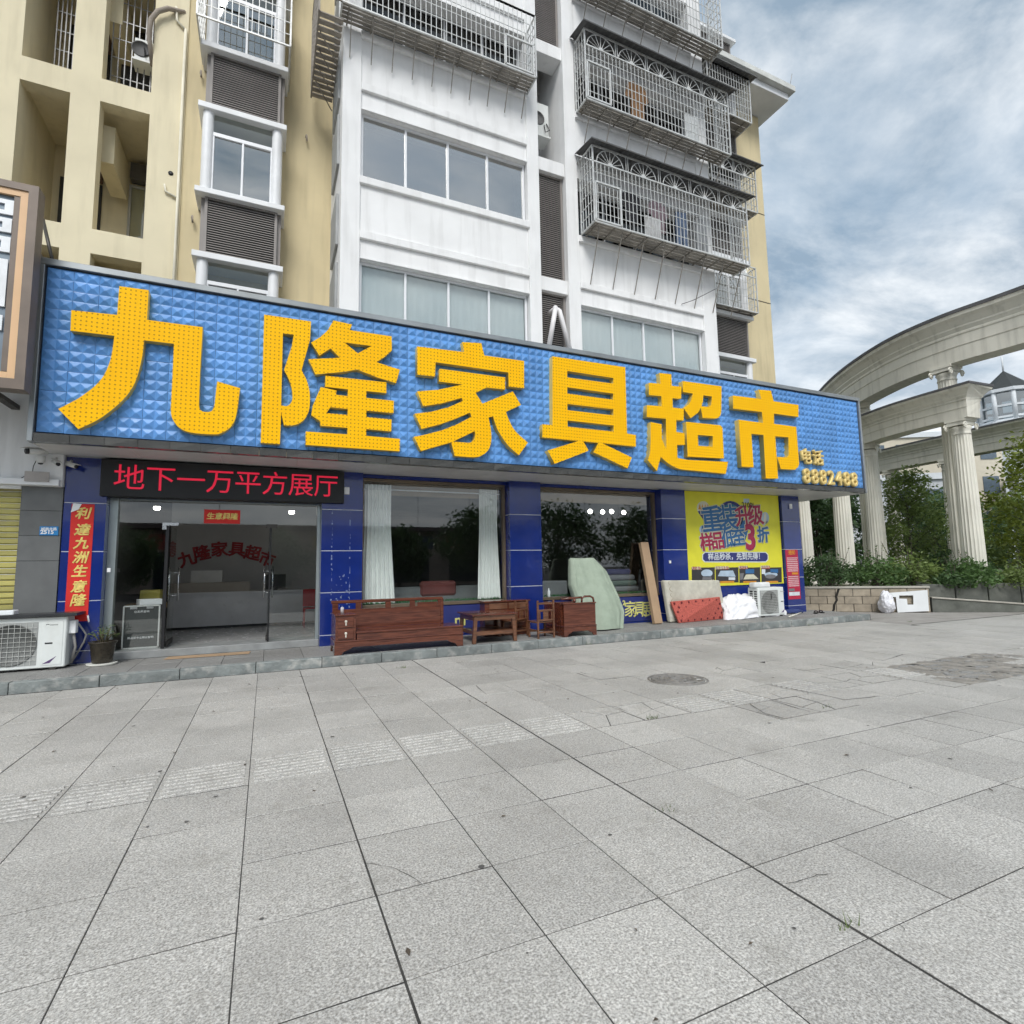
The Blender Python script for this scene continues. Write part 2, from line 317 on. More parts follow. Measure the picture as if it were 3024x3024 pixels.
# ------------------------------------------------------------------ ground
struct(MB().add([(-600, -600, -.06), (600, -600, -.06), (600, 600, -.06), (-600, 600, -.06)], [(0, 1, 2, 3)]).build('ground', ASPH))
pav = struct(part('pavement', MORTAR, None, (-12, 27, -14, 9.46, -.05, -.0035)))
JX = {}; T = .6; X0, Y0 = -.077, 2.211
def gapx(i):
    if i not in JX: JX[i] = .018 if i == 4 else rnd.choice((.005, .006, .006, .007, .009))
    return JX[i]
GY = {}
def gapy(j):
    if j not in GY: GY[j] = rnd.choice((.006, .007, .008, .011))
    return GY[j]
def pix(p):
    q = Vector(p)-Vector((0, 0, H)); z = q.dot(_f); return (1512+FPX*q.dot(_r)/z, 1512-FPX*q.dot(_u)/z) if z > .2 else None
def tile_mb(x0, x1, y0, y1, ch=.004, th=.04, z=0., tilt=(0, 0)):
    cx, cy = (x0+x1)/2, (y0+y1)/2; h = lambda x, y: z+(x-cx)*tilt[0]+(y-cy)*tilt[1]
    m = MB(); V = []
    for (a, dz) in ((0, -th), (0, -ch), (ch, 0)):
        for x, y in ((x0+a, y0+a), (x1-a, y0+a), (x1-a, y1-a), (x0+a, y1-a)): V.append((x, y, h(x, y)+dz))
    F = [(8, 9, 10, 11)]+[(4*k+i, 4*k+(i+1) % 4, 4*k+4+(i+1) % 4, 4*k+4+i) for k in (0, 1) for i in range(4)]
    return m.add(V, F)
def ridged(m, x0, x1, y0, y1, n=8):
    for k in range(n):
        y = y0+(k+.5)*(y1-y0)/n; w = .018
        m.add([(x0+.03, y-w, -.0005), (x1-.03, y-w, -.0005), (x1-.03, y-w*.5, .008), (x0+.03, y-w*.5, .008), (x1-.03, y+w*.5, .008), (x0+.03, y+w*.5, .008), (x1-.03, y+w, -.0005), (x0+.03, y+w, -.0005)],
              [(0, 1, 2, 3), (3, 2, 4, 5), (5, 4, 6, 7)])
HOLE = {(14, 3), (15, 3), (16, 3), (15, 4), (16, 4), (14, 4), (17, 4)}
CRACK = {(8, 3), (9, 3), (12, 4), (18, 4), (17, 3), (13, 3), (5, 4), (6, 4), (9, 4), (11, 4), (12, 5), (13, 5), (19, 4), (18, 3), (10, 6), (14, 5)}
cand = []
for i in range(-16, 44):
    for j in range(-4, 13):
        x, y = X0+i*T, Y0+j*T
        if y+T > 9.5: continue
        if x > 14.2 and y > 8.1: continue
        ps = [pix((x+a*T, y+b*T, 0)) for a in (0, 1) for b in (0, 1)]
        vis = any(p and -40 < p[0] < 3064 and p[1] < 3064 for p in ps)
        cand.append((not vis, x*x+y*y, i, j))
cand.sort(); rest = MB(); nt_ = 0
for (inv, d, i, j) in cand:
    x0 = X0+i*T+gapx(i)/2; x1 = X0+(i+1)*T-gapx(i+1)/2; y0 = Y0+j*T+gapy(j)/2; y1 = Y0+(j+1)*T-gapy(j+1)/2
    if y1 > 9.42: y1 = 9.445
    if (i, j) in HOLE: continue
    tl = (rnd.uniform(-.004, .004), rnd.uniform(-.004, .004)); z = rnd.uniform(-.002, .002)
    if (i, j) in CRACK:                        # a slab broken into pieces, still one paving slab
        m = MB(); cx, cy = rnd.uniform(x0+.2, x1-.2), rnd.uniform(y0+.2, y1-.2)
        B = [(x0, y0), (rnd.uniform(x0+.15, x1-.15), y0), (x1, y0), (x1, rnd.uniform(y0+.15, y1-.15)), (x1, y1), (rnd.uniform(x0+.15, x1-.15), y1), (x0, y1), (x0, rnd.uniform(y0+.15, y1-.15))]
        for (k0, k1, k2) in ((1, 2, 3), (3, 4, 5), (5, 6, 7), (7, 0, 1)):
            P = [B[k0], B[k1], B[k2], (cx, cy)]; mx_ = sum(p[0] for p in P)/4; my_ = sum(p[1] for p in P)/4; dz = rnd.uniform(-.002, .003)
            P = [(mx_+(p[0]-mx_)*.965, my_+(p[1]-my_)*.965) for p in P]
            m.add([(p[0], p[1], -.04) for p in P]+[(p[0], p[1], dz) for p in P], [(4, 5, 6, 7)]+[(q, (q+1) % 4, 4+(q+1) % 4, 4+q) for q in range(4)])
    else:
        m = tile_mb(x0, x1, y0, y1, ch=.002, z=z, tilt=tl)
        if j == 4: ridged(m, x0, x1, y0, y1)
    if nt_ < 298 and not inv:
        m.build('paving_slab', GRAN, pav, fix=False); nt_ += 1
    else: rest.add(m.v, m.f)
rest.build('far_paving_slabs', GRAN, pav, kind='stuff', fix=False)
# broken-up patch of the paving: earth with slab fragments
m = MB()
def dirtz(u, v):
    x, y = 8.3+u*3.1-.25, 4.0+v*1.25; e = min(u, 1-u, v, 1-v)*6
    return Vector((x, y, -.001+.003*math.sin(9*x+3*y)*math.sin(7*y)+rnd.uniform(-.0015, .0025)))
m.grid(dirtz, 60, 26)
tag(m.build('dirt_patch', DIRT, None), 'bare brown earth where paving slabs are missing, right of the manhole', 'dirt', kind='stuff')
m = MB()
for k in range(150):
    x, y = rnd.uniform(8.35, 11.0), rnd.uniform(4.02, 5.2); r = rnd.uniform(.03, .16)
    if abs(x-9.9) < .75 and abs(y-4.5) < .3 and rnd.random() < .9: continue
    a0 = rnd.uniform(0, 6); n = rnd.choice((4, 5, 5)); z = rnd.uniform(-.004, .005)
    P = [(x+r*rnd.uniform(.6, 1.1)*math.cos(a0+2*math.pi*q/n), y+.62*r*rnd.uniform(.6, 1.1)*math.sin(a0+2*math.pi*q/n)) for q in range(n)]
    m.add([(p[0], p[1], -.045) for p in P]+[(p[0], p[1], z+rnd.uniform(-.006, .006)) for p in P], [tuple(range(n, 2*n))]+[(q, (q+1) % n, n+(q+1) % n, n+q) for q in range(n)])
tag(m.build('slab_fragments', GRAN2, None), 'broken granite pieces scattered over the bare earth patch', 'rubble', kind='stuff')
# manhole
MC = (5.13, 5.98)
mh = thing('manhole_cover', 'round cast iron manhole cover with ring pattern set in the paving', 'manhole', (MC[0], MC[1], .0))
IRON = mat('cast_iron', (.24, .23, .215), .6, .3, var=.2, scale=14, bump=.5, bscale=40, dirt=.4)
m = MB(); m.lathe([(.40, -.03), (.40, .005), (.375, .008), (.37, .003)], (MC[0], MC[1], .002), 40, cap=False); m.build('rim', IRON, mh)
m = MB(); m.lathe([(.355, -.03), (.355, .002), (.34, .012), (.32, .012), (.31, -.002), (.25, -.002), (.24, .012), (.215, .012), (.205, -.002), (.12, -.002), (.11, .012), (.085, .012), (.075, -.002), (.0005, -.002)], (MC[0], MC[1], .004), 40, cap=False)
for k in range(12):
    t = 2*math.pi*k/12; c, s = math.cos(t), math.sin(t); m.obox((MC[0]+.16*c, MC[1]+.16*s, .007), (.035*c, .035*s, 0), (-.008*s, .008*c, 0), (0, 0, .003)); t += .26; c, s = math.cos(t), math.sin(t); m.obox((MC[0]+.28*c, MC[1]+.28*s, .007), (.025*c, .025*s, 0), (-.012*s, .012*c, 0), (0, 0, .003))
m.build('lid', IRON, mh)
# small leaves and pebbles lying about
m = MB()
for k in range(70):
    x, y = rnd.uniform(-3, 11), rnd.uniform(1.6, 9.3); r = rnd.uniform(.008, .028); a = rnd.uniform(0, 6.3); c, s = math.cos(a), math.sin(a)
    m.add([(x+r*c, y+r*s, .006), (x-.4*r*s, y+.4*r*c, .012), (x-r*c, y-r*s, .007), (x+.4*r*s, y-.4*r*c, .009)], [(0, 1, 2, 3)])
tag(m.build('litter', mat('dry_leaf', (.09, .07, .05), .9, var=.4, scale=2), None, fix=False), 'tiny dark dry leaves scattered on the paving', 'litter', kind='stuff')
m = MB()                                           # weeds in the joints
for (wx, wy, n) in ((3.62, 4.63, 34), (2.0, 8.72, 26), (5.9, 9.42, 14), (9.5, 9.43, 20), (12.3, 9.43, 16), (2.33, 2.9, 10), (2.32, 1.7, 12), (5.52, 4.1, 10), (14.9, 8.6, 18)):
    for k in range(n):
        a = rnd.uniform(0, 6.3); l = rnd.uniform(.015, .06); x, y = wx+rnd.gauss(0, .04), wy+rnd.gauss(0, .015); c, s = math.cos(a), math.sin(a)
        m.add([(x-.003*s, y+.003*c, 0), (x+.003*s, y-.003*c, 0), (x+l*.7*c, y+l*.7*s, l)], [(0, 1, 2)])
tag(m.build('joint_weeds', mat('weed_green', (.1, .14, .04), .8, var=.3), None, fix=False), 'small green weeds growing from the paving joints', 'weeds', kind='stuff')

# cracks in single slabs and old chewing gum spots
def crackline(pts, w):
    m = MB(); P = [on(*p, 0) for p in pts]; Q = [P[0]]
    for a, b in zip(P, P[1:]):
        for k in (1, 2, 3): q = a.lerp(b, k/3); Q.append(q+Vector((rnd.gauss(0, .006), rnd.gauss(0, .006), 0)))
    V = []
    for i, q in enumerate(Q):
        d = (Q[min(i+1, len(Q)-1)]-Q[max(i-1, 0)]).normalized(); ww = w*.5*rnd.uniform(.4, 1.2); V += [(q.x-d.y*ww, q.y+d.x*ww, .004), (q.x+d.y*ww, q.y-d.x*ww, .004)]
    m.add(V, [(2*i, 2*i+1, 2*i+3, 2*i+2) for i in range(len(Q)-1)]); return m.build('slab_crack', MORTAR, pav, fix=False)
for pts, w in (([r6_(1393, 840), r6_(1460, 843), r6_(1530, 865), r6_(1600, 915)], .003), ([r7_(1040, 965), r7_(1110, 950), r7_(1205, 930)], .004), ([r7_(1460, 1115), r7_(1490, 1140)], .004), ([r7_(340, 305), r7_(400, 300), r7_(445, 320)], .006), ([r7_(258, 175), r7_(340, 200), r7_(480, 185)], .010), ([r7_(1070, 235), r7_(1260, 275), r7_(1390, 262)], .012), ([r7_(1295, 235), r7_(1450, 262), r7_(1560, 243)], .009), ([r7_(905, 290), r7_(960, 325), r7_(1030, 345)], .012), ([r7_(980, 275), r7_(1060, 300), r7_(1130, 320)], .01), ([r7_(1340, 120), r7_(1400, 130), r7_(1480, 105), r7_(1600, 122)], .012), ([r6_(1170, 185), r6_(1192, 250)], .006), ([r6_(1810, 160), r6_(1850, 195)], .008)): crackline(pts, w)
m = MB()
for k in range(90):
    x, y = rnd.uniform(-3, 12), rnd.uniform(1.5, 9.3); r = rnd.uniform(.006, .02); m.add([(x+r*math.cos(a*1.047), y+r*math.sin(a*1.047)*rnd.uniform(.7, 1.1), .0035) for a in range(6)], [tuple(range(6))])
m.build('gum_spots', mat('grey_gum', (.1, .095, .09), .9, var=.3), pav, kind='stuff', fix=False)

# ------------------------------------------------------------------ the step along the shop
stp = struct(part('shop_step', MATS['dark_joint'], None, (-6, 14.76, 9.50, 11.3, -.04, .142)))
x = -6.0; k = 0
while x < 14.7:
    w = min(rnd.uniform(.95, 1.05), 14.79-x)
    MB().box(x+.004, x+w-.003, 9.47+rnd.uniform(-.006, .006), 9.62, -.03, .15+rnd.uniform(-.003, .004)).build('curb_stone', CURB, stp, bevel=.012, seg=2); x += w
x = -6.0
while x < 14.7:
    w = min(.6, 14.785-x)
    for (y0, y1) in ((9.625, 10.215), (10.22, 10.81), (10.815, 11.25)):
        m = tile_mb(x+.003, x+w-.003, y0, y1, .003, .03, z=.149+rnd.uniform(-.0015, .0015)); m.build('floor_tile', GRAN2, stp, fix=False)
    x += .6
apr = struct(MB().add([(14.3, 8.24, .004), (27, 8.24, .004), (27, 14, .004), (14.79, 14, .004), (14.79, 9.44, .004), (14.3, 9.44, .004)], [(0, 1, 2, 3, 4, 5)]).build('concrete_apron', CONC))
# ------------------------------------------------------------------ the apartment building above the shop
YW, YB = 11.87, 10.0                      # cream wall plane, white bay plane
BLD = thing('apartment_building', 'cream and white apartment block with projecting bays above the blue shop sign', 'building', (5, 14, 0))
S = 3.07                                  # storey height
# cream wall: open loggia frame at the left, plain wall to the right
xs = [-9, -7.2, -6.5, -4.33, -3.59, -3.13, -2.33, -1.745]; zs = [3.47, 4.42, 4.90, 7.49, 7.97, 10.57, 11.04, 13.64, 14.11, 16.5]
holes = {(i, j) for i in (1, 3, 5) for j in (2, 4, 6, 8)}
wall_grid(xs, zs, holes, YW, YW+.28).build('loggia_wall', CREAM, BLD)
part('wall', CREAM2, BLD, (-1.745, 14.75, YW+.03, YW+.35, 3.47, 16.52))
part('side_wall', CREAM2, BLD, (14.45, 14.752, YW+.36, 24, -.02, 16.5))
for z in (7.02, 9.93, 13.0): part('wall_joint', mat('dark_groove', (.06, .05, .04), .9), BLD, (12.9, 14.753, YW+.026, YW+.04, z, z+.03))
# loggia interior: partitions, floors, back wall
part('partition', CREAM, BLD, (-4.63, -4.33, YW+.28, 13.7, 3.5, 16.5)); part('partition', CREAM, BLD, (-3.45, -3.27, YW+.28, 12.35, 3.5, 16.5)); part('partition', CREAM, BLD, (-2.33, -2.1, YW+.28, 13.7, 3.5, 16.5))
for z in (4.55, 7.62, 10.69, 13.76): part('loggia_floor', CREAM, BLD, (-4.33, -2.33, YW+.28, 13.7, z, z+.14))
part('back_wall', CREAM, BLD, (-4.6, -2.1, 13.7, 13.9, 3.5, 16.5))
FRG = mat('grey_window_frame', (.42, .42, .4), .5, var=.06)
STONE = mat('dark_stone_panel', (.11, .105, .1), .6, var=.2)
def window(parent, x0, x1, z0, z1, y, fr, gl, n=2, fw=.045, curtain=None, depth=.06, room=True):
    w = MB(); 
    for a, b, c, d in ((x0, x1, z0, z0+fw), (x0, x1, z1-fw, z1)): w.box(a, b, y, y+depth, c, d)
    for q in range(n+1):
        xc = x0+(x1-x0)*q/n; hw = fw/2 if 0 < q < n else fw; a = max(x0, xc-hw) if q else x0; b = min(x1, xc+hw) if q < n else x1
        if q == 0: b = x0+fw
        if q == n: a = x1-fw
        w.box(a, b, y+.002, y+depth-.002, z0+fw, z1-fw)
    win = w.build('window', fr, parent, bevel=.004)
    for q in range(n):
        a = x0+(x1-x0)*q/n+(fw if q == 0 else fw/2); b = x0+(x1-x0)*(q+1)/n-(fw if q == n-1 else fw/2); yy = y+.03+(.012 if q % 2 else 0)
        MB().box(a, b, yy, yy+.006, z0+fw, z1-fw).build('pane', gl, win)
    if curtain: 
        c = MB(); cw = (x1-x0)
        c.grid(lambda u, v: Vector((x0+.05+u*(cw-.1), y+.075+.004*math.sin(u*cw*38), z0+.04+v*(z1-z0-.08))), max(8, int(cw*60)), 2); c.build('blind', curtain, win)
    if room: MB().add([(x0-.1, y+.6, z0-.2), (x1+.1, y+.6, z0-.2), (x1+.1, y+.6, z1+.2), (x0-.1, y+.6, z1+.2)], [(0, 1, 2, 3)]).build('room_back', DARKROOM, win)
    return win
for k in range(3):
    z = 7.97+S*(k-1)+.1
    window(BLD, -2.98, -2.36, z+.72, z+2.05, 13.62, FRG, GLASSUP2, 2, .05, room=False)
    part('stone_panel', STONE, BLD, (-3.02, -2.335, 13.5, 13.69, z+.06, z+.70)); part('stone_panel', STONE, BLD, (-2.95, -2.335, 13.5, 13.69, z+2.12, z+2.5))
    part('stone_panel', mat('red_stone_panel', (.2, .12, .1), .7), BLD, (-3.9, -3.46, 13.5, 13.69, z+1.95, z+2.4))
    part('inner_beam', CREAM, BLD, (-3.27, -2.98, 12.36, 13.5, z+1.6, z+2.38))
    part('unlit_room_panel', DARKROOM, BLD, (-4.2, -3.47, 13.66, 13.705, z+.05, z+(1.9 if k < 2 else 2.4)))
    if k == 2: part('unlit_room_panel', DARKROOM, BLD, (-3.2, -2.35, 13.4, 13.45, z+.05, z+2.5))  # dark panel stands in for the unlit room behind the upper loggia
# rounded-corner window units on the cream wall: slabs, louvres, windows
slat_me = {}
def louvre(parent, x0, x1, z0, z1, y, pitch=.048, fr=.05):
    lv = part('louvre', LOUV, parent, (x0, x0+fr, y-.005, y+.05, z0, z1), (x1-fr, x1, y-.005, y+.05, z0, z1), (x0+fr, x1-fr, y, y+.05, z0, z0+.04), (x0+fr, x1-fr, y, y+.05, z1-.04, z1))
    part('louvre_gap_shade', BLACK, lv, (x0+fr, x1-fr, y+.06, y+.07, z0+.04, z1-.04))  # black sheet puts the shade between the slats into colour
    lv.data.materials.clear(); lv.data.materials.append(LOUV)
    L_ = x1-x0-2*fr; key = round(L_, 3)
    if key not in slat_me:
        m = MB(); m.prism([(0, -.012), (.004, -.013), (.036, .008), (.036, .014), (.012, .008), (.0, .004)], 0, -L_/2, L_/2)
        slat_me[key] = m.mesh(); slat_me[key].materials.append(LOUV)
    n = int((z1-z0-.1)/pitch)
    for k in range(n): inst(slat_me[key], 'slat', ((x0+x1)/2, y+.008, z0+.06+(k+.5)*(z1-z0-.12)/n), lv)
    return lv
def unit(xa, xb, kmin, kmax, skipwin=(), wire=None):
    ys = 11.24
    for k in range(kmin, kmax+1):
        z = 7.5+S*k
        part('slab', WPAINT, BLD, (xa, xb, ys, YW+.03, z, z+.12), bevel=.008)                  # over the window
        part('slab', WPAINT, BLD, (xa, xb, ys, YW+.03, z+1.31, z+1.42), bevel=.008)            # sill
        louvre(BLD, xa+.17, xb-.13, z+.12, z+1.31, ys+.13)
        part('niche_cheek', LOUV, BLD, (xa+.1, xa+.17, ys+.2, YW+.03, z+.12, z+1.31)); part('niche_cheek', LOUV, BLD, (xb-.13, xb-.06, ys+.2, YW+.03, z+.12, z+1.31))
        zb = z-S+1.42+(.0)                                                                    # window below this lintel
        for xc in (xa+.17, xb-.17): MB().lathe([(.1, zb), (.1, z)], (xc, ys+.15, 0), 20, cap=False).build('corner_post', WPAINT, BLD)
        part('window_cheek', WPAINT, BLD, (xa+.07, xa+.12, ys+.15, YW+.03, zb, z)); part('window_cheek', WPAINT, BLD, (xb-.12, xb-.07, ys+.15, YW+.03, zb, z))
        w0, w1 = xa+.25, xb-.25
        w = window(BLD, w0, w1, zb, z-.42, ys+.12, ALU, GLASSUP, 2, .04)
        MB().box(w0, w1, ys+.15, ys+.156, z-.40, z-.0).build('pane', GLASSUP2, w); part('transom', ALU, w, (w0, w1, ys+.12, ys+.17, z-.424, z-.384))
unit(-1.44, .15, 0, 2); unit(11.55, 13.18, 0, 3)
# ------------------------------------------------------------------ white bays
def bay(x0, x1, p0, p1, z_top):
    part('pier', WHITE, BLD, (x0, p0, YB, YW+.03, 3.47, z_top), bevel=.01); part('pier', WHITE, BLD, (p1, x1, YB, YW+.03, 3.47, z_top), bevel=.01)
    k = 0; z = 5.86
    while z < z_top-.5:
        part('sill', WHITE, BLD, (p0-.02, p1+.02, YB-.03, YB+.3, z, z+.15), bevel=.008)
        part('reveal', WHITE, BLD, (p0, p1, YB+.05, YB+.4, z+1.56, z+1.96)); part('soffit_lip', WHITE, BLD, (p0, p1, YB+.012, YB+.05, z+1.57, z+1.60))
        part('band', WHITE, BLD, (p0, p1, YB-.012, YB+.4, z+1.965, z+2.12), bevel=.006)
        part('spandrel', WHITE, BLD, (p0, p1, YB+.035, YB+.4, z+2.12, z+S-.001))
        blind = mat('pale_blind', (.78, .80, .81), .9, var=.03) if k == 0 else None
        dk = k >= 2 or (x0 > 6 and k >= 1)
        window(BLD, p0+.015, p1-.015, z+.15, z+1.56, YB+(.13 if not dk else .32), FRDK if dk else ALU, GLASSDK if dk else (GLASSUP2 if k != 1 else GLASSUP), 4, .045, curtain=blind)
        z += S; k += 1
bay(1.10, 5.33, 1.455, 5.04, 17.2); bay(6.02, 10.40, 6.33, 9.97, 17.2)
# side shutters seen edge-on on the left flank of the first bay
for k in range(3):
    z = 6.4+S*k
    for dz in (0, 1.4): part('side_shutter', mat('grey_shutter', (.36, .37, .37), .7), BLD, (1.05, 1.098, 10.35, 11.35, z+dz, z+dz+1.05), bevel=.006)
# recess between the bays: cross beams, louvres, open niches
for z in (7.62, 10.46, 13.4, 16.4): part('cross_beam', WHITE, BLD, (5.33, 6.02, YB+.06, YB+.5, z, z+.32), bevel=.006)
louvre(BLD, 5.345, 6.005, 7.94, 10.46, YB+.16); louvre(BLD, 5.345, 6.005, 13.72, 16.4, YB+.16); louvre(BLD, 5.345, 6.005, 5.2, 7.62, YB+.16)
part('niche_wall', mat('grey_niche', (.42, .43, .45), .9), BLD, (5.33, 6.02, 11.2, 11.3, 10.7, 13.5))
# roof eave
ev = part('roof', WPAINT, BLD, (-9, 15.15, 11.02, 24, 16.55, 16.78), bevel=.01); part('gutter_edge', mat('pale_roof_edge', (.62, .63, .6), .8, dirt=.3), ev, (-9, 15.3, 10.86, 24.1, 16.785, 16.98), bevel=.01)
MB().tube([(15.2, 11.0, 16.98), (15.35, 10.98, 17.55)], .008, 5).build('lightning_rod', RUST, ev)
part('upper_storeys_core', DARKROOM, BLD, (-1.7, 14.4, 12.3, 23, 3.5, 16.5))
# pipes on the cream wall
PIPE = mat('cream_pipe', (.72, .68, .55), .5)
pp = at(537, 450, YW-.02).x
m = MB(); m.tube([(-1.79, YW-.035, 3.6), (-1.79, YW-.035, 12.62)], .028, 8); m.tube([(-1.79, YW-.035, 12.6), (-1.95, YW-.035, 12.75), (-1.97, YW-.035, 13.05)], .024, 8); m.tube([(-1.79, YW-.035, 8.93), (-2.0, YW-.035, 9.02), (-2.02, YW-.035, 9.16)], .022, 8)
m.build('drain_pipe', PIPE, BLD)
m = MB(); m.lathe([(.045, 0), (.045, .012)], (0, 0, 0), 14); 
o = m.build('vent_hole', BLACK, BLD, local=True); o.rotation_euler = (math.pi/2, 0, 0); o.location = Vector((-1.93, YW+.002, 9.44))-BLD.location
GREYP = mat('lagged_pipe', (.36, .31, .26), .9, var=.25, bump=.6)
for pts, lab in (([za_(860, 330), za_(850, 200), za_(862, 110), za_(900, 65), za_(960, 48), za_(1050, 40)], 'grey lagged pipe curving from loggia air conditioner to cream wall'),):
    P = [at(*p, YW-.1) for p in pts]; P[0].y = YW+.1; P[-1].y = YW+.02
    tag(MB().tube(P, .045, 8).build('lagged_pipe', GREYP, None), lab, 'pipe')
# white drain pipes that bend out of the low louvre between the bays
wp = MB()
for a, b in (((5.62, 7.22), (5.44, 6.28)), ((5.72, 7.2), (5.98, 6.2))):
    s = -1 if b[0] < a[0] else 1
    wp.tube([(a[0]-s*.1, YB+.25, a[1]-.02), (a[0]-s*.05, YB+.02, a[1]+.02), (a[0], YB-.06, a[1]-.06), (b[0], YB-.06, b[1])], .055, 10)
tag(wp.build('white_waste_pipes', mat('white_pipe', (.8, .78, .78), .4), None), 'pair of white plastic pipes bent over the shop sign at the louvre', 'pipe')

# ------------------------------------------------------------------ security cages
LEAFD = None
def cage(label, x0, x1, z0, z1, yf, yb, pitch=.105, rows=6, fans=0, rail=None, canopy=False, gate=None, struts=None, wrap_l=None, sag=.75, floor=True, group='steel window cages'):
    t = thing('security_cage', label, 'window cage', ((x0+x1)/2, (yf+yb)/2, z0), group)
    zr = rail or z1
    f = MB()
    for a, b in (((x0, yf, z0), (x1, yf, z0)), ((x0, yf, zr), (x1, yf, zr)), ((x0, yf, z1), (x1, yf, z1)), ((x0, yf, z0), (x0, yf, z1)), ((x1, yf, z0), (x1, yf, z1)),
                 ((x0, yf, z0), (x0, yb, z0)), ((x1, yf, z0), (x1, yb, z0)), ((x0, yf, z1), (x0, yb, z1)), ((x1, yf, z1), (x1, yb, z1)), ((x0, yb-.02, z0), (x0, yb-.02, z1)), ((x1, yb-.02, z0), (x1, yb-.02, z1))): f.bar(a, b, .03)
    f.build('frame', CAGEW, t)
    v = MB(); n = int((x1-x0)/pitch)
    for k in range(1, n): x = x0+(x1-x0)*k/n; v.bar((x, yf, z0), (x, yf, zr), .013)
    for k in range(1, rows): z = z0+(zr-z0)*k/rows; v.bar((x0, yf+.012, z), (x1, yf+.012, z), .012)
    v.build('front_bars', CAGEW, t, kind='stuff', fix=False)
    for xx, nm in ((x0, 'side_bars'), (x1, 'side_bars')):
        if xx == x0 and wrap_l: continue
        v = MB(); n2 = max(2, int((yb-yf)/pitch))
        for k in range(1, n2): y = yf+(yb-yf)*k/n2; v.bar((xx, y, z0), (xx, y, z1), .015)
        for k in range(1, rows+1): z = z0+(z1-z0)*k/(rows+1); v.bar((xx, yf, z), (xx, yb, z), .014)
        v.build(nm, CAGEW, t, kind='stuff', fix=False)
    if wrap_l:                            # the cage runs round the left flank of the bay
        xo, yo, zo = wrap_l; w = MB()
        for y in (yf, yo): w.bar((xo, y, zo), (xo, y, z1), .03)
        for z in (zo, z1): w.bar((xo, yf, z), (xo, yo, z), .03)
        w.bar((xo, yf, z0), (x0, yf, z0), .03); w.bar((xo, yf, z1), (x0, yf, z1), .03)
        for k in range(1, 16): y = yf+(yo-yf)*k/16; w.bar((xo, y, zo), (xo, y, z1), .015)
        for k in range(1, rows+2): z = zo+(z1-zo)*k/(rows+2); w.bar((xo, yf, z), (xo, yo, z), .014)
        for k in range(1, 5): x = xo+(x0-xo)*k/5; w.bar((x, yf, z0), (x, yf, z1), .015)
        w.build('flank_cage', RUST, t, kind='stuff', fix=False)
        pn = MB(); 
        for k in range(14): y = yf+(yo-yf)*k/14; pn.box(xo, x0+.03, y+.02, y+(yo-yf)/14-.02, zo+.01, zo+.03)
        pn.build('flank_floor', RUST, t, kind='stuff', fix=False)
        for k in range(4): y = yf+.4+(yo-yf-.5)*k/4; MB().tube([(xo+.05, y, zo), (x0+.02, y+.35, zo-.28)], .012, 5).build('strut', RUST, t)
    if floor:
        fl = MB(); n3 = 5
        for k in range(n3): y = yf+.02+(yb-yf-.03)*k/n3; fl.box(x0+.01, x1-.01, y, y+(yb-yf)/n3-.028, z0+.016, z0+.03+.006*(k % 2))
        for k in range(int((x1-x0)/.45)+1): x = x0+.12+k*.45; fl.box(x, x+.028, yf+.01, yb, z0-.012, z0+.014) if x < x1-.03 else None
        fl.build('floor_pan', PAN, t, fix=False)
    if gate:
        g0, g1, gz = gate; g = MB()
        for a, b in (((g0, yf-.012, z0+.04), (g1, yf-.012, z0+.04)), ((g0, yf-.012, gz), (g1, yf-.012, gz)), ((g0, yf-.012, z0+.04), (g0, yf-.012, gz)), ((g1, yf-.012, z0+.04), (g1, yf-.012, gz))): g.bar(a, b, .035)
        g.build('escape_hatch', CAGEW, t)
    if fans:
        w = (x1-x0)/fans; R = min((z1-rail)*.95, w*.44)
        for k in range(fans):
            c = Vector((x0+w*(k+.5), yf, rail)); fo = MB(); q = [c+Vector((R*math.cos(math.pi*a/14), 0, R*math.sin(math.pi*a/14))) for a in range(15)]; fo.tube(q, .011, 5)
            for a in range(1, 8): th = math.pi*a/8; fo.tube([c+Vector((.06*math.cos(th), 0, .06*math.sin(th))), c+Vector((R*math.cos(th), 0, R*math.sin(th)))], .009, 4)
            q2 = [(.075*math.cos(math.pi*a/6), .075*math.sin(math.pi*a/6)) for a in range(7)]; fo.prism([(c.x+u, c.z+vv) for u, vv in q2], 1, yf-.012, yf+.012)
            fo.build('fan_ornament', CAGEW, t, fix=False)
            if k < fans-1: MB().bar((c.x+w*.47, yf, rail), (c.x+w*.47, yf, z1), .014).bar((c.x+w*.53, yf, rail), (c.x+w*.53, yf, z1), .014).build('fan_divider', CAGEW, t)
    if canopy:
        m = MB(); n4 = int((x1-x0)/.12)
        for k in range(n4):
            a = x0-.12+(x1-x0+.3)*k/n4; b = x0-.12+(x1-x0+.3)*(k+1)/n4; mid = (a+b)/2
            for (p, q, h0, h1) in ((a, mid, 0, .018), (mid, b, .018, 0)):
                m.add([(p, yf-.16, z1+.02+h0), (q, yf-.16, z1+.02+h1), (q, yb, z1+.16+h1), (p, yb, z1+.16+h0)], [(0, 1, 2, 3)])
        m.build('canopy', CANOPY, t, fix=False)
        MB().bar((x0-.12, yf-.16, z1+.01), (x1+.18, yf-.16, z1+.01), .03).build('canopy_edge', CANOPY, t)
    if struts:
        for k in range(struts):
            x = x0+.18+(x1-x0-.36)*k/(struts-1); MB().bar((x, yf+.08, z0-.01), (x+.02, yb-.005, z0-sag), .018).build('strut', RUST, t)
    return t
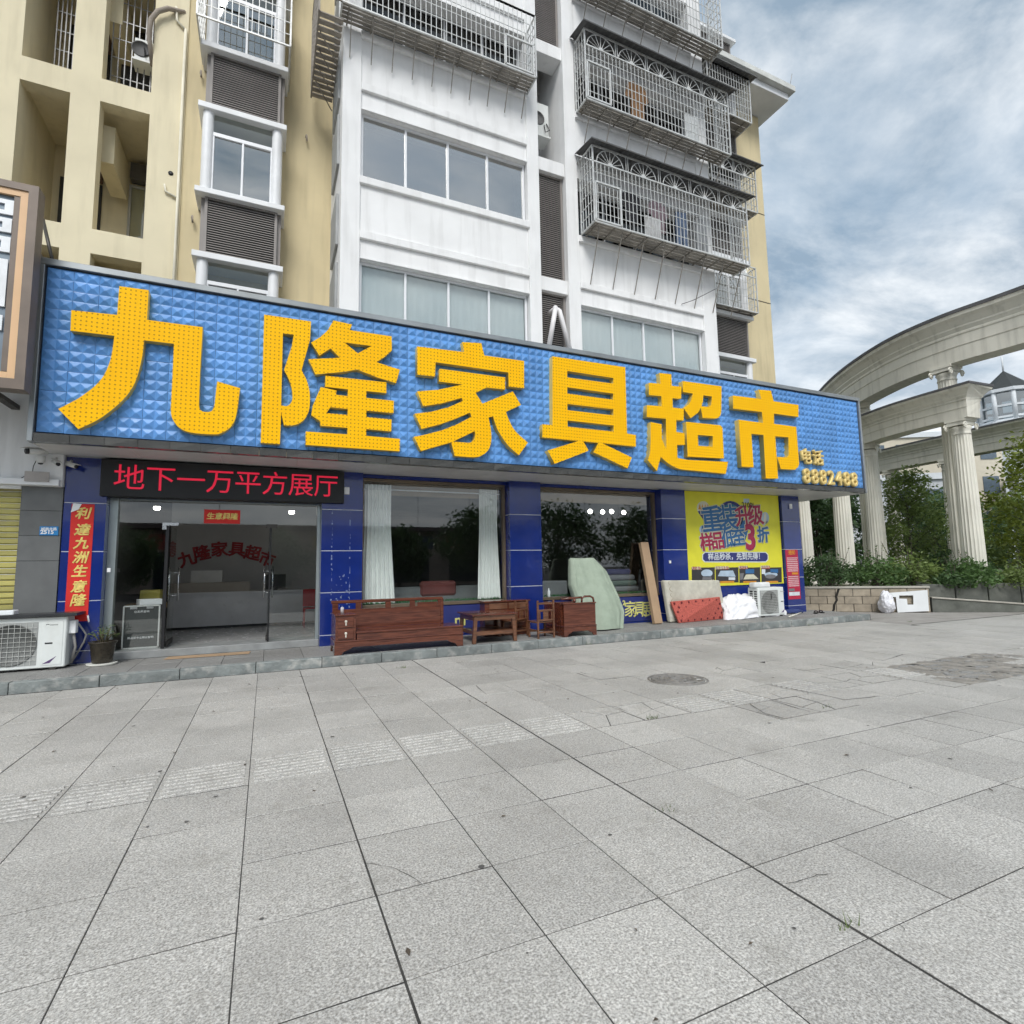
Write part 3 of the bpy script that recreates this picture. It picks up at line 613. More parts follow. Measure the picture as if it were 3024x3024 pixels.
cage('white barred cage with grey floor wrapping the corner of the left white bay', 1.02, 5.07, 12.13, 13.6, 9.54, YB-.01, rows=6, struts=10, wrap_l=(.62, 11.55, 11.75), sag=.66, gate=(4.35, 5.0, 12.85))
cage('lower barred cage with fan tops and dark canopy on the right bay, clothes inside', 6.38, 11.03, 9.1, 10.9, 9.43, YB-.01, rows=6, fans=5, rail=10.52, canopy=True, gate=(6.42, 7.08, 10.03), struts=8, sag=1.15)
cage('middle barred cage with fan tops and dark canopy on the right white bay', 6.34, 10.72, 12.11, 13.86, 9.53, YB-.01, rows=6, fans=5, rail=13.46, canopy=True, gate=(6.38, 7.0, 13.05), struts=8, sag=.7)
cage('topmost pale barred cage on the right bay, cut by the picture edge', 6.4, 10.66, 15.12, 16.9, 9.53, YB-.01, rows=7, struts=8, sag=.6)
cage('small barred cage low on the right side wall above brown louvres', 11.5, 13.15, 8.95, 10.35, 11.05, YW, rows=5, fans=2, rail=10.05, floor=True)
cage('small barred cage with fan tops and canopy beside the right bay', 11.35, 13.1, 11.95, 13.4, 10.8, YW, rows=5, fans=2, rail=13.0, canopy=True)
cage('high small barred cage with canopy just under the roof eave', 11.4, 13.1, 14.85, 16.3, 10.8, YW, rows=6, canopy=True)
cage('white barred cage at the top above the rounded window on the cream wall', -1.46, .17, 12.0, 13.6, 10.75, YW, pitch=.115, rows=6, floor=False)
# dark bar cages inside the loggia openings
for (x0, x1, z0, lab) in ((-3.12, -2.34, 11.06, 'dark barred grille filling the loggia opening with the air conditioner'), (-4.1, -3.6, 11.06, 'dark barred grille in the leftmost upper loggia opening'), (-4.3, -3.6, 4.9, 'dark barred grille in the leftmost lower loggia opening just above the sign')):
    m = MB(); y = YW+.75 if x0 < -3.5 else YW+.5
    for k in range(8): x = x0+(x1-x0)*k/7; m.bar((x, y, z0), (x, y, z0+2.5), .018)
    for k in range(6): z = z0+.1+k*.42; m.bar((x0, y+.016, z), (x1, y+.016, z), .016)
    tag(m.build('loggia_grille', mat('grey_bar', (.3, .3, .3), .5, .4), None, fix=False), lab, 'grille')
# ------------------------------------------------------------------ laundry in the cages
def garment(kind, x, z, y, w, h, m_, label):
    b = MB()
    if kind == 'shirt': out = [(-.5, -.12), (-.62, -.42), (-.44, -.5), (-.34, -.28), (-.34, -1), (.34, -1), (.34, -.28), (.44, -.5), (.62, -.42), (.5, -.12), (.16, 0), (0, -.06), (-.16, 0)]
    elif kind == 'trousers': out = [(-.34, 0), (-.42, -1), (-.08, -1), (0, -.36), (.08, -1), (.42, -1), (.34, 0)]
    else: out = [(-.45, 0), (-.5, -1), (.5, -1), (.45, 0)]
    me = curve_mesh([[(px*w, pz*h) for px, pz in out]], .03)
    for v in me.vertices: v.co.y += .02*math.sin(v.co.x*30)+.015*math.sin(v.co.z*9)
    me.materials.append(m_); o = inst(me, 'hanging_garment', (x, y, z)); return tag(o, label, 'laundry', 'laundry hung in the cages')
cl = lambda n, c: mat('cloth_'+n, c, .95, var=.15, scale=9)
garment('shirt', 7.95, 13.3, 9.75, .55, 1.0, cl('orange', (.24, .13, .06)), 'orange brown garment hanging in the middle fan-topped cage')
garment('sheet', 9.7, 13.1, 9.8, .5, .85, cl('white', (.6, .62, .62)), 'white sheet hanging at the right of the middle fan-topped cage')
garment('shirt', 7.6, 10.3, 9.7, .5, .75, cl('black', (.02, .02, .025)), 'black garment hanging left in the lower fan-topped cage')
garment('shirt', 8.35, 10.25, 9.66, .5, .8, cl('mauve', (.2, .15, .17)), 'mauve garment hanging mid in the lower fan-topped cage')
garment('trousers', 9.1, 10.2, 9.7, .42, .95, cl('denim', (.1, .14, .22)), 'blue denim trousers hanging in the lower fan-topped cage')
garment('sheet', 8.15, 9.75, 9.6, .5, .55, cl('striped', (.5, .5, .5)), 'pale grey towel hanging low in the lower fan-topped cage')
garment('trousers', 9.75, 10.2, 9.72, .42, .9, cl('grey', (.25, .26, .27)), 'grey trousers hanging right in the lower fan-topped cage')

# air conditioners on the wall of the upper floors
def small_ac(label, x0, x1, y0, y1, z0_, z1_, side):
    t = thing('wall_air_conditioner', label, 'air conditioner', ((x0+x1)/2, (y0+y1)/2, z0_)); W_ = mat('old_ac_white', (.7, .72, .7), .5, var=.06, dirt=.25)
    part('casing', W_, t, (x0, x1, y0, y1, z0_, z1_), bevel=.01); part('shelf', W_, t, (x0-.03, x1+.03, y0-.02, y1+.02, z0_-.05, z0_-.004)); o = MB().lathe([(.17, 0), (.17, .012), (.15, .012), (.15, .002), (.001, .002)], (0, 0, 0), 24, cap=False).build('fan_ring', mat('fan_dark', (.1, .1, .1), .7), t, local=True)
    o.matrix_local = Matrix.Translation(Vector(((x0+x1)/2-.04, y0-.001, (z0_+z1_)/2))-wloc(t)) @ Matrix.Rotation(math.pi/2, 4, 'X')
    MB().tube([(x1-.08, y0-.02, z0_+.3), (x1-.02, y0-.06, z0_+.12), (x1-.12, y0-.05, z0_+.05), (x1-.14, y0-.02, z0_+.25)], .012, 6).build('hose', BLACK, t)
p = at(*za_(770, 210), YW+.3); q = at(*za_(862, 355), YW+.3)
small_ac('white air conditioner on a ledge inside the upper loggia opening', p.x, q.x+.02, YW+.3, YW+.6, q.z, p.z, 1)
p = at(*zc_(188, 660), 10.5); q = at(*zc_(255, 880), 10.5)
small_ac('white air conditioner hidden in the tall niche between the bays', 5.36, q.x, 10.45, 10.8, q.z, p.z, 1)

zg7 = ZF(1500, 850, .56936)
tag(MB().tube([at(*zg7(900, 85), 9.97), at(*zg7(960, 65), 9.95), at(*zg7(1010, 40), 9.9), at(*zc_(1320, 1830), 9.9)], .008, 5).build('loose_cable', BLACK, None), 'thin black cable sagging under the lower fan-topped cage', 'cable')
m = MB(); xq = -1.6
for (px_, py_, w_) in ((za_(1145, 420), 0, 1), (za_(1095, 1245), 0, 1), (za_(1745, 785), 0, 1)):
    p = at(*px_, YW-.01); m.tube([p, p+Vector((.01, -.05, .02)), p+Vector((.02, -.06, -.12))], .02, 6)
tag(m.build('pipe_stubs', GREYP, None), 'small grey pipe stubs sticking out of the cream wall', 'pipe', kind='stuff')
# ------------------------------------------------------------------ the big sign
YS = 9.8
SG = thing('shop_sign', 'huge blue embossed signboard with yellow Chinese characters over the shop', 'signboard', (6.2, 10.3, 3.44))
SBLUE = mat('sign_blue_panel', (.10, .28, .62), .42, var=.07, scale=1.5, coat=.1, dirt=.16, dscale=2.2, streak=True, dirtcol=(.12, .2, .32), rand=.1)
MIRR = mat('mirror_steel_trim', (.34, .345, .34), .22, .9, var=.12, scale=2.4, dirt=.25, dirtcol=(.25, .25, .24))
GREYM = mat('grey_metal_trim', (.3, .32, .33), .4, .6, var=.15, scale=1.5, dirt=.3)
SX0, SX1, SZ0, SZ1 = -3.08, 15.38, 3.62, 6.12
part('backing', mat('sign_backing', (.03, .05, .1), .8), SG, (SX0-.02, SX1+.02, YS+.03, YB-.02, SZ0-.02, SZ1+.02))
top = part('frame_top', GREYM, SG, (-3.17, 15.47, YS-.05, YB-.03, SZ1+.022, 6.24), bevel=.006)
part('frame_side', GREYM, SG, (-3.17, SX0-.024, YS-.05, YB-.03, 3.47, SZ1+.02), bevel=.006); part('frame_side', GREYM, SG, (SX1+.024, 15.47, YS-.05, YB-.03, 3.47, SZ1+.02), bevel=.006)
x = SX0-.02
while x < SX1:
    w = min(.42, SX1+.02-x); ti = rnd.uniform(-.006, .006)
    m = MB(); m.add([(x+.003, YS-.025, 3.475), (x+w-.003, YS-.025+ti, 3.475), (x+w-.003, YS-.05, SZ0-.026), (x+.003, YS-.05+ti, SZ0-.026), (x+.003, YS+.1, 3.475), (x+w-.003, YS+.1, 3.475), (x+w-.003, YS+.1, SZ0-.026), (x+.003, YS+.1, SZ0-.026)], [(0, 1, 2, 3), (1, 5, 6, 2), (4, 0, 3, 7), (3, 2, 6, 7), (0, 4, 5, 1)])
    m.build('bottom_trim', MIRR, SG); x += w
cw, chh = (SX1-SX0)/116, (SZ1-SZ0)/16
def panel_mesh(nx, nz):
    m = MB(); h = .028
    for i in range(nx):
        for j in range(nz):
            cx, cz = (i+.5-nx/2)*cw, (j+.5-nz/2)*chh; a, b = cw*.5, chh*.5; a2, b2 = a*.9, b*.86
            o_ = [(cx-a, 0, cz-b), (cx+a, 0, cz-b), (cx+a, 0, cz+b), (cx-a, 0, cz+b)]
            q = [(cx-a2, -.002, cz-b2), (cx+a2, -.002, cz-b2), (cx+a2, -.002, cz+b2), (cx-a2, -.002, cz+b2)]
            t = [(cx-a*.22, -h, cz-b*.12), (cx+a*.22, -h, cz-b*.12), (cx+a*.22, -h, cz+b*.12), (cx-a*.22, -h, cz+b*.12)]
            m.add(o_+q+t, [(k, (k+1) % 4, 4+(k+1) % 4, 4+k) for k in range(4)]+[(4+k, 4+(k+1) % 4, 8+(k+1) % 4, 8+k) for k in range(4)]+[(8, 9, 10, 11)])
    W, Hh = nx*cw/2, nz*chh/2
    m.add([(-W, 0, -Hh), (W, 0, -Hh), (W, 0, Hh), (-W, 0, Hh), (-W, .02, -Hh), (W, .02, -Hh), (W, .02, Hh), (-W, .02, Hh)], [(0, 4, 5, 1), (1, 5, 6, 2), (2, 6, 7, 3), (3, 7, 4, 0)])
    me = m.mesh(fix=False); me.materials.append(SBLUE); return me
pm4, pm2 = panel_mesh(2, 4), panel_mesh(2, 2)
for c in range(58):
    xc = SX0+(2*c+1)*cw
    rows = [(2, 4), (6, 4), (10, 4), (14, 4)] if c % 2 == 0 else [(1, 2), (4, 4), (8, 4), (12, 4), (15, 2)]
    for (r, n) in rows: inst(pm4 if n == 4 else pm2, 'panel', (xc, YS+rnd.uniform(-.002, .002), SZ0+r*chh), SG, rot=(rnd.uniform(-.004, .004), 0, rnd.uniform(-.004, .004)), scale=(.985, 1, .99))
# yellow channel letters, with rows of small lamp holes
def letter_mat():
    m, nt, p, o = _new('yellow_letter'); n = nt.nodes; l = nt.links
    g = n.new('ShaderNodeNewGeometry'); s = n.new('ShaderNodeSeparateXYZ'); l.new(g.outputs['Position'], s.inputs[0])
    def fr(axis):
        a = n.new('ShaderNodeMath'); a.operation = 'MULTIPLY'; a.inputs[1].default_value = 1/.066; l.new(s.outputs[axis], a.inputs[0])
        b = n.new('ShaderNodeMath'); b.operation = 'FRACT'; l.new(a.outputs[0], b.inputs[0]); c = n.new('ShaderNodeMath'); c.operation = 'SUBTRACT'; c.inputs[1].default_value = .5; l.new(b.outputs[0], c.inputs[0])
        d = n.new('ShaderNodeMath'); d.operation = 'POWER'; d.inputs[1].default_value = 2; e = n.new('ShaderNodeMath'); e.operation = 'ABSOLUTE'; l.new(c.outputs[0], e.inputs[0]); l.new(e.outputs[0], d.inputs[0]); return d
    q = n.new('ShaderNodeMath'); q.operation = 'ADD'; l.new(fr('X').outputs[0], q.inputs[0]); l.new(fr('Z').outputs[0], q.inputs[1])
    k = n.new('ShaderNodeMath'); k.operation = 'LESS_THAN'; k.inputs[1].default_value = .033; l.new(q.outputs[0], k.inputs[0])
    no = n.new('ShaderNodeTexNoise'); no.inputs['Scale'].default_value = 1.4; l.new(g.outputs['Position'], no.inputs['Vector'])
    r = n.new('ShaderNodeMix'); r.data_type = 'RGBA'; r.inputs[6].default_value = (.92, .46, .001, 1); r.inputs[7].default_value = (.97, .55, .002, 1); l.new(no.outputs['Fac'], r.inputs[0])
    x = n.new('ShaderNodeMix'); x.data_type = 'RGBA'; l.new(k.outputs[0], x.inputs[0]); l.new(r.outputs[2], x.inputs[6]); x.inputs[7].default_value = (.42, .2, .01, 1)
    l.new(x.outputs[2], p.inputs['Base Color']); p.inputs['Roughness'].default_value = .6; p.inputs['Specular IOR Level'].default_value = .15; return m
LYEL = letter_mat(); LEDGE = mat('letter_return', (.62, .46, .14), .5, .2, var=.12)
YL = YS-.14
def arc(pts, n=6):                         # smooth an outline stretch through three or more points
    out = []
    P = [pts[0]]+list(pts)+[pts[-1]]
    for i in range(1, len(P)-2):
        for k in range(n):
            t = k/n; a, b, c, d = P[i-1], P[i], P[i+1], P[i+2]
            out.append(tuple(.5*(2*b[q]+(c[q]-a[q])*t+(2*a[q]-5*b[q]+4*c[q]-d[q])*t*t+(3*b[q]-a[q]-3*c[q]+d[q])*t**3) for q in (0, 1)))
    return out+[pts[-1]]
q1, q2, q3, q4, q5, q6 = ZF(150, 820, .31056), ZF(740, 900, .2588), ZF(1200, 980, .20704), ZF(1580, 1030, .19668), ZF(1890, 1080, .17597), ZF(2150, 1130, .22257)
LET = {}
LET[1] = (q1, [[(652, 80), (932, 118), (914, 400), (1445, 470), (1420, 900), (1408, 1215)]+arc([(1408, 1215), (1425, 1260), (1480, 1278), (1535, 1262), (1555, 1210)], 3)[1:]+[(1582, 985), (1800, 1050)]+arc([(1775, 1250), (1748, 1360), (1700, 1430), (1620, 1478), (1560, 1490), (1380, 1480), (1260, 1450), (1190, 1395), (1148, 1320), (1140, 1240)], 3)+[(1150, 1050), (1170, 628), (888, 595)]+arc([(875, 720), (845, 860), (800, 1000), (720, 1125), (600, 1240), (450, 1350), (260, 1440)], 3)+[(70, 1248)]+arc([(250, 1155), (390, 1055), (490, 950), (550, 830), (580, 720), (602, 570)], 3)+[(606, 553), (186, 503), (195, 308), (630, 353)]])
LET[2] = (q2, [[(155, 110), (690, 190), (680, 395), (582, 745)]+arc([(582, 745), (640, 860), (672, 980), (678, 1100), (665, 1210), (620, 1300), (550, 1355), (470, 1378), (380, 1375)], 3)[1:]+[(350, 1230), (335, 1590), (115, 1575)],
    [(370, 327), (492, 342), (470, 470), (382, 742)]+arc([(382, 742), (440, 860), (470, 960), (478, 1050), (465, 1110), (430, 1148), (390, 1155), (350, 1145)], 3)[1:],
    [(945, 178), (1160, 225), (1130, 288), (1610, 360), (1612, 520), (1530, 595), (1435, 655), (1705, 740), (1660, 895), (1450, 830), (1215, 738), (1060, 765), (740, 795), (660, 620), (1018, 604), (912, 497), (785, 580), (690, 430), (800, 365), (880, 290)],
    [(1070, 430), (1380, 470), (1225, 553)],
    [(855, 808), (1550, 885), (1550, 1008), (1322, 985), (1320, 1062), (1635, 1095), (1632, 1238), (1322, 1208), (1322, 1280), (1610, 1308), (1605, 1445), (1320, 1418), (1320, 1495), (1705, 1530), (1702, 1672), (628, 1598), (630, 1445), (1105, 1478), (1107, 1405), (798, 1380), (795, 1330), (692, 1258), (710, 1150), (800, 938), (982, 978), (975, 1025), (1110, 1042), (1112, 965), (850, 935)],
    [(912, 1168), (1110, 1190), (1107, 1256), (865, 1235)]])
LET[3] = (q3, [[(795, 145), (1070, 160), (1112, 335), (1680, 415), (1680, 805), (1460, 780), (1455, 580), (418, 432), (410, 638), (155, 610), (155, 205), (825, 288)],
    [(475, 525), (1412, 650), (1410, 822), (1145, 793), (988, 868), (1085, 1022), (1520, 848), (1635, 1042), (1420, 1140)]+arc([(1420, 1140), (1475, 1280), (1560, 1420), (1735, 1580)], 4)[1:]+[(1605, 1760)]+arc([(1605, 1760), (1470, 1640), (1370, 1510), (1290, 1370), (1238, 1205)], 4)[1:]+[(1172, 1222)]+arc([(1172, 1222), (1200, 1350), (1213, 1480), (1205, 1600), (1165, 1690), (1090, 1755), (980, 1788), (690, 1770)], 3)[1:]+[(640, 1575), (205, 1700), (108, 1495), (250, 1470), (500, 1405), (720, 1320), (930, 1210), (908, 1152), (700, 1240), (480, 1318), (215, 1385), (120, 1165), (350, 1140), (600, 1075), (808, 985), (790, 940), (500, 1020), (240, 1060), (155, 848), (450, 825), (805, 750), (465, 708)],
    [(975, 1415), (985, 1460), (970, 1530), (930, 1575), (890, 1582), (665, 1565), (800, 1500)]])
LET[4] = (q4, [[(262, 112), (1355, 275), (1382, 1270), (1515, 1295), (1515, 1470), (1010, 1418), (1455, 1632), (1390, 1795), (875, 1552), (950, 1415), (725, 1390), (808, 1530), (295, 1728), (190, 1525), (650, 1385), (110, 1330), (112, 1130), (262, 1145)],
    [(485, 332), (1175, 437), (1172, 523), (485, 428)], [(485, 577), (1175, 672), (1172, 763), (485, 670)], [(487, 827), (1178, 908), (1175, 1000), (487, 920)], [(490, 1075), (1182, 1150), (1180, 1242), (490, 1167)]])
LET[5] = (q5, [[(325, 120), (525, 140), (535, 335), (695, 350), (690, 555), (545, 545), (552, 700), (735, 720), (735, 920), (610, 912), (612, 1110), (748, 1130), (755, 1330), (622, 1330), (630, 1545), (800, 1580), (1480, 1612), (1440, 1815), (850, 1755)]+arc([(850, 1755), (680, 1735), (560, 1690), (450, 1620), (350, 1530)], 3)[1:]+[(285, 1768), (128, 1582), (165, 1480), (178, 1250), (178, 945), (365, 982), (372, 1240), (440, 1395), (435, 890), (110, 860), (118, 660), (365, 680), (358, 510), (150, 490), (150, 285), (345, 300)],
    [(715, 255), (1370, 345), (1365, 770)]+arc([(1365, 770), (1345, 840), (1300, 880), (1240, 887), (1050, 875)], 3)[1:]+[(1020, 705)]+arc([(1020, 705), (970, 790), (850, 880)], 3)[1:]+[(730, 710)]+arc([(730, 710), (800, 660), (850, 590), (888, 465)], 3)[1:]+[(720, 440)],
    [(1065, 495), (1205, 515), (1195, 660), (1160, 688), (1035, 682), (1055, 600)],
    [(775, 940), (1350, 1000), (1385, 1040), (1410, 1555), (800, 1525)], [(972, 1158), (1222, 1180), (1218, 1360), (980, 1340)]])
LET[6] = (q6, [[(405, 92), (570, 105), (605, 245), (935, 295), (935, 455), (610, 410), (612, 545), (905, 585), (945, 1080), (930, 1120), (890, 1155), (700, 1145), (655, 985), (780, 990), (805, 960), (800, 725), (627, 712), (665, 1272), (500, 1270), (470, 695), (310, 680), (340, 1125), (180, 1115), (140, 490), (465, 535), (450, 390), (68, 345), (65, 170), (440, 215)]])
for k, (zf, polys) in LET.items():
    P = []
    for poly in polys:
        P.append([(lambda v: (v.x, v.z))(at(*zf(*p), YL)) for p in poly])
    me = curve_mesh(P, .15); me.materials.append(LYEL); me.materials.append(LEDGE)
    for p in me.polygons: p.material_index = 0 if p.normal.y < -.7 else 1
    inst(me, 'letter', (0, YL, 0), SG)
PALEG = mat('pale_gold_letter', (.72, .54, .2), .45, .2, var=.1)
pa, pb = at(*q6(1130, 1010), YS-.12), at(*q6(1370, 1270), YS-.12)
for i, ch in enumerate('电话'): text(ch, .43, (pa.x+(i-.5)*.47, YS-.12, pa.z+.02), SG, PALEG, 'letter', depth=.1, bold=.012, sx=1.0)
xa, xb = at(*q6(1060, 1250), YS-.12).x, at(*q6(1690, 1295), YS-.12).x
for i, ch in enumerate('8882488'): text(ch, .53, (xa+(xb-xa)*i/6, YS-.12, pb.z), SG, PALEG, 'letter', depth=.1, bold=.018, sx=.95)
# ------------------------------------------------------------------ the shop front under the sign
YP, YG = 10.8, 11.06
SF = thing('furniture_shop', 'ground floor shop front with cobalt blue tiled pillars and large windows', 'shop front', (5.5, 11.2, .14))
GROUT = mat('pale_grout', (.62, .64, .68), .7)
pil_x = [(-2.98, -2.42), (.93, 1.69), (4.83, 5.60), (9.0, 9.77), (13.28, 13.99)]
zc_s = [.152, .355, 1.14, 1.925, 2.71, 3.46]
for (a, b) in pil_x:
    pl = part('pillar', GROUT, SF, (a+.006, b-.006, YP+.006, YG+.2, .15, 3.462))
    for z0, z1 in zip(zc_s, zc_s[1:]):
        yb = YG+.19
        o = part('tile', BLUE, pl, (a, b, YP+rnd.uniform(-.001, .001), yb, z0+.007, z1-.007), bevel=.002)
# worn glue lines where a banner was taken off the second pillar
m = MB()
for xg in (1.12, 1.45):
    z = .62
    while z < 2.68:
        h = rnd.uniform(.01, .06); w = rnd.uniform(.006, .016)
        if rnd.random() < .55: m.box(xg+rnd.uniform(-.012, .012), xg+w, YP-.004, YP-.001, z, z+h)
        z += h+rnd.uniform(.0, .035)
for k in range(26): x, z = rnd.uniform(1.12, 1.47), rnd.uniform(.7, 1.6); m.box(x, x+rnd.uniform(.008, .03), YP-.004, YP-.001, z, z+rnd.uniform(.008, .04))
m.build('glue_residue', mat('white_residue', (.17, .22, .38), .8, var=.2, scale=30), SF, kind='stuff', fix=False)
# head band, soffit
part('head_band', BLUE, SF, (-2.42, .93, YG-.06, YG+.2, 2.83, 3.46)); part('head_band', BLUE, SF, (1.69, 4.83, YG-.06, YG+.2, 3.39, 3.46)); part('head_band', BLUE, SF, (5.6, 9.0, YG-.06, YG+.2, 3.39, 3.46)); 
SOFF = mat('grey_soffit_panel', (.58, .58, .57), .5, .1, var=.06, dirt=.2)
x = -3.15; 
while x < 15.4:
    w = min(1.2, 15.44-x); part('soffit_panel', SOFF, SF, (x+.003, x+w-.003, YS+.11, 12.1, 3.468, 3.49)); x += 1.2
# display windows with bronze frames
BRZ = mat('bronze_frame', (.2, .155, .11), .45, .5, var=.15)
BROWN = mat('brown_panel', (.27, .2, .13), .6)
def display(x0, x1, seams):
    w = MB(); 
    for a in ((x0, x1, YG-.03, YG+.1, 3.33, 3.388), (x0, x1, YG-.05, YG+.12, .80, .86), (x0, x0+.05, YG-.03, YG+.1, .86, 3.33), (x1-.05, x1, YG-.03, YG+.1, .86, 3.33)): w.box(*a)
    win = w.build('display_window', BRZ, SF, bevel=.004)
    xs = [x0+.05]+seams+[x1-.05]
    for a, b in zip(xs, xs[1:]): MB().box(a+.003, b-.003, YG+.03, YG+.04, .86, 3.33).build('pane', GLASSSHOP, win)
    part('blind_box', BROWN, win, (x0+.05, x1-.05, YG+.25, YG+.35, 3.1, 3.45))
    part('riser', BLUE, SF, (x0, x1, YG-.02, YG+.2, .15, .795))
    tf = MB()
    for k in range(900): a = rnd.uniform(x0+.06, x1-.06); y = rnd.uniform(YG+.06, YG+.3); l = rnd.uniform(.03, .06); tf.add([(a-.006, y, .87), (a+.006, y, .87), (a+rnd.uniform(-.02, .02), y-.015, .87+l)], [(0, 1, 2)])
    tf.build('turf_strip', mat('artificial_turf', (.03, .16, .05), .8, var=.3), win, kind='stuff', fix=False)
display(1.695, 4.825, [2.86, 4.0]); display(5.605, 8.995, [6.92, 7.9])
# riser lettering under the second window
RS = thing('riser_banner', 'dark blue strip banner with pale yellow characters under the right display window', 'banner', (6.5, YG-.03, .2))
part('sheet', mat('banner_navy', (.02, .03, .16), .6), RS, (3.2, 8.9, YG-.035, YG-.024, .2, .78))
LEM = mat('lemon_letter', (.62, .6, .2), .6)
for ch, px_, s in (('m²', z2_(1150, 1330), .34), ('家', z3_(1168, 1295), .4), ('具', z3_(1250, 1295), .4), ('展', z3_(1330, 1295), .4), ('²', z3_(1105, 1250), .3)):
    p = at(*px_, YG-.04); text(ch, s, (p.x, YG-.041, p.z), RS, LEM, 'lettering', depth=.005, bold=.005)
# floor slab and interior
INT = mat('interior_wall', (.09, .09, .09), .8, var=.06); INTF = mat('interior_floor', (.36, .36, .355), .25, var=.08)
part('threshold', mat('grey_marble_step', (.28, .29, .29), .4, var=.2, scale=4, dirt=.3), SF, (-2.42, .93, 10.95, 11.6, .149, .275), bevel=.008)
part('interior_floor', INTF, SF, (-2.9, 13.9, 11.6, 20, .22, .275))
part('interior_ceiling', mat('interior_ceiling', (.06, .06, .06), .8), SF, (-3, 14, 11.27, 20, 3.5, 3.55)); part('interior_back_wall', INT, SF, (-3, 14, 20, 20.1, .2, 3.5))
part('interior_side_wall', INT, SF, (-3.1, -2.98, 11.27, 20, .2, 3.5)); part('interior_side_wall', INT, SF, (14, 14.1, 11.0, 20, .2, 3.5))
part('poster_backing_wall', BLUE, SF, (9.77, 13.28, YP+.1, YG+.1, .15, 3.46))
# entrance: glazed screen with two doors
EN = MB()
for b in ((-2.42, -2.30, YG-.05, YG+.1, .275, 2.83), (.87, .93, YG-.03, YG+.08, .275, 2.83), (-2.30, .87, YG, YG+.05, 2.80, 2.829)): EN.box(*b)
ent = EN.build('entrance_frame', mat('satin_frame', (.42, .47, .47), .35, .7, var=.06), SF, bevel=.004)
for a, b, z0, z1 in ((-2.30, -1.60, .28, 2.40), (.065, .87, .28, 2.40), (-2.30, -.8, 2.406, 2.80), (-.795, .87, 2.406, 2.80)): MB().box(a+.003, b-.003, YG+.02, YG+.032, z0, z1).build('pane', GLASSSHOP, ent)
part('door_post', mat('dark_post', (.03, .03, .032), .4, .5), ent, (-1.61, -1.56, YG+.0, YG+.07, .28, 2.4)); part('door_post', mat('dark_post', (0, 0, 0)), ent, (.045, .075, YG+.0, YG+.07, .28, 2.4))
for hinge, hp in ((-1.55, z1_(708, 860)), (.035, z1_(1347, 848))):      # both leaves stand open, swung inwards
    y0d, y1d = YG+.09, YG+.84; xe = at(*hp, y1d-.07).x; dv = Vector((xe-hinge, y1d-.07-y0d, 0)).normalized(); nv = Vector((dv.y, -dv.x, 0)); a_ = Vector((hinge, y0d, 1.34)); b_ = a_+dv*.8
    d = MB().obox((a_+b_)/2, (b_-a_)/2, nv*.006, Vector((0, 0, 1.04))).build('door', GLASSDOOR, ent)
    hc = a_+dv*.72; h = MB()
    for s_ in (-1, 1): h.tube([hc+nv*.075*s_+Vector((0, 0, -.30)), hc+nv*.075*s_+Vector((0, 0, .32))], .015, 8)
    for dz_ in (-.2, .22): h.tube([hc-nv*.075+Vector((0, 0, dz_)), hc+nv*.075+Vector((0, 0, dz_))], .009, 6)
    h.build('handle', STEEL, d)
    MB().obox((a_+b_)/2+Vector((0, 0, -1.0)), (b_-a_)/2, nv*.016, Vector((0, 0, .045))).build('bottom_rail', DKSTEEL, d)
MB().box(-1.66, -1.42, YG-.02, YG+.0, 2.38, 2.43).box(-1.66, -1.60, YG-.02, YG-.001, 2.31, 2.379).build('patch_fitting', STEEL, ent)
MB().box(-.02, .17, YG-.02, YG+.0, 2.36, 2.43).build('patch_fitting', DKSTEEL, ent)
# small boxes on the pillars
for (x, z, lab) in ((1.38, 3.08, 'small white box on the blue pillar right of the red display'), (13.62, 3.15, 'small white box high on the rightmost blue pillar'), (-2.33, 1.62, 'tiny white switch on the leftmost blue pillar'), (9.18, 1.62, 'tiny white switch on the pillar beside the yellow poster')):
    s = .07 if lab.startswith('small') else .035
    tag(MB().box(x-s*.7, x+s*.7, YP-.035, YP-.002, z-s, z+s).build('wall_box', WPAINT, None, bevel=.005), lab, 'electrical box')
# downlights inside, lit
LAMP = mat('lit_downlight', (1, .97, .9), .5, emit=9)
for i, (p, Y, lab) in enumerate(((z1_(508, 293), 13.0, 'top left'), (z1_(598, 353), 14.5, 'upper left'), (z1_(1525, 322), 13.2, 'top right'), (z1_(1503, 380), 14.8, 'upper right'), (z3_(777, 364), 14.0, 'first'), (z3_(895, 368), 14.6, 'second'), (z3_(980, 364), 14.0, 'third'), (z3_(1095, 373), 14.4, 'last'))):
    c = at(*p, Y); t = math.radians(55) if i > 3 else 0
    d_ = MB(); d_.lathe([(.001, 0), (.055, 0), (.065, .02), (.065, .07), (.001, .07)], (0, 0, 0), 16)
    zc0 = min(c.z, 3.4)
    o = d_.build('downlight', LAMP, None); o.location = (c.x*(zc0-H)/(c.z-H) if i < 4 else c.x, Y*(zc0-H)/(c.z-H) if i < 4 else Y, zc0); o.rotation_euler = (t, 0, 0)
    where = 'seen through the entrance' if i < 4 else 'of the spot row seen through the right display window'
    tag(o, 'lit %s ceiling lamp %s' % (lab, where), 'lamp', 'lit ceiling lamps')
tag(MB().box(-1.0, .35, 13.0, 13.05, 3.3, 3.33).build('linear_lamp', mat('warm_tube', (1, .85, .6), .5, emit=3), None), 'slim warm linear lamp inside above the red door sign', 'lamp')
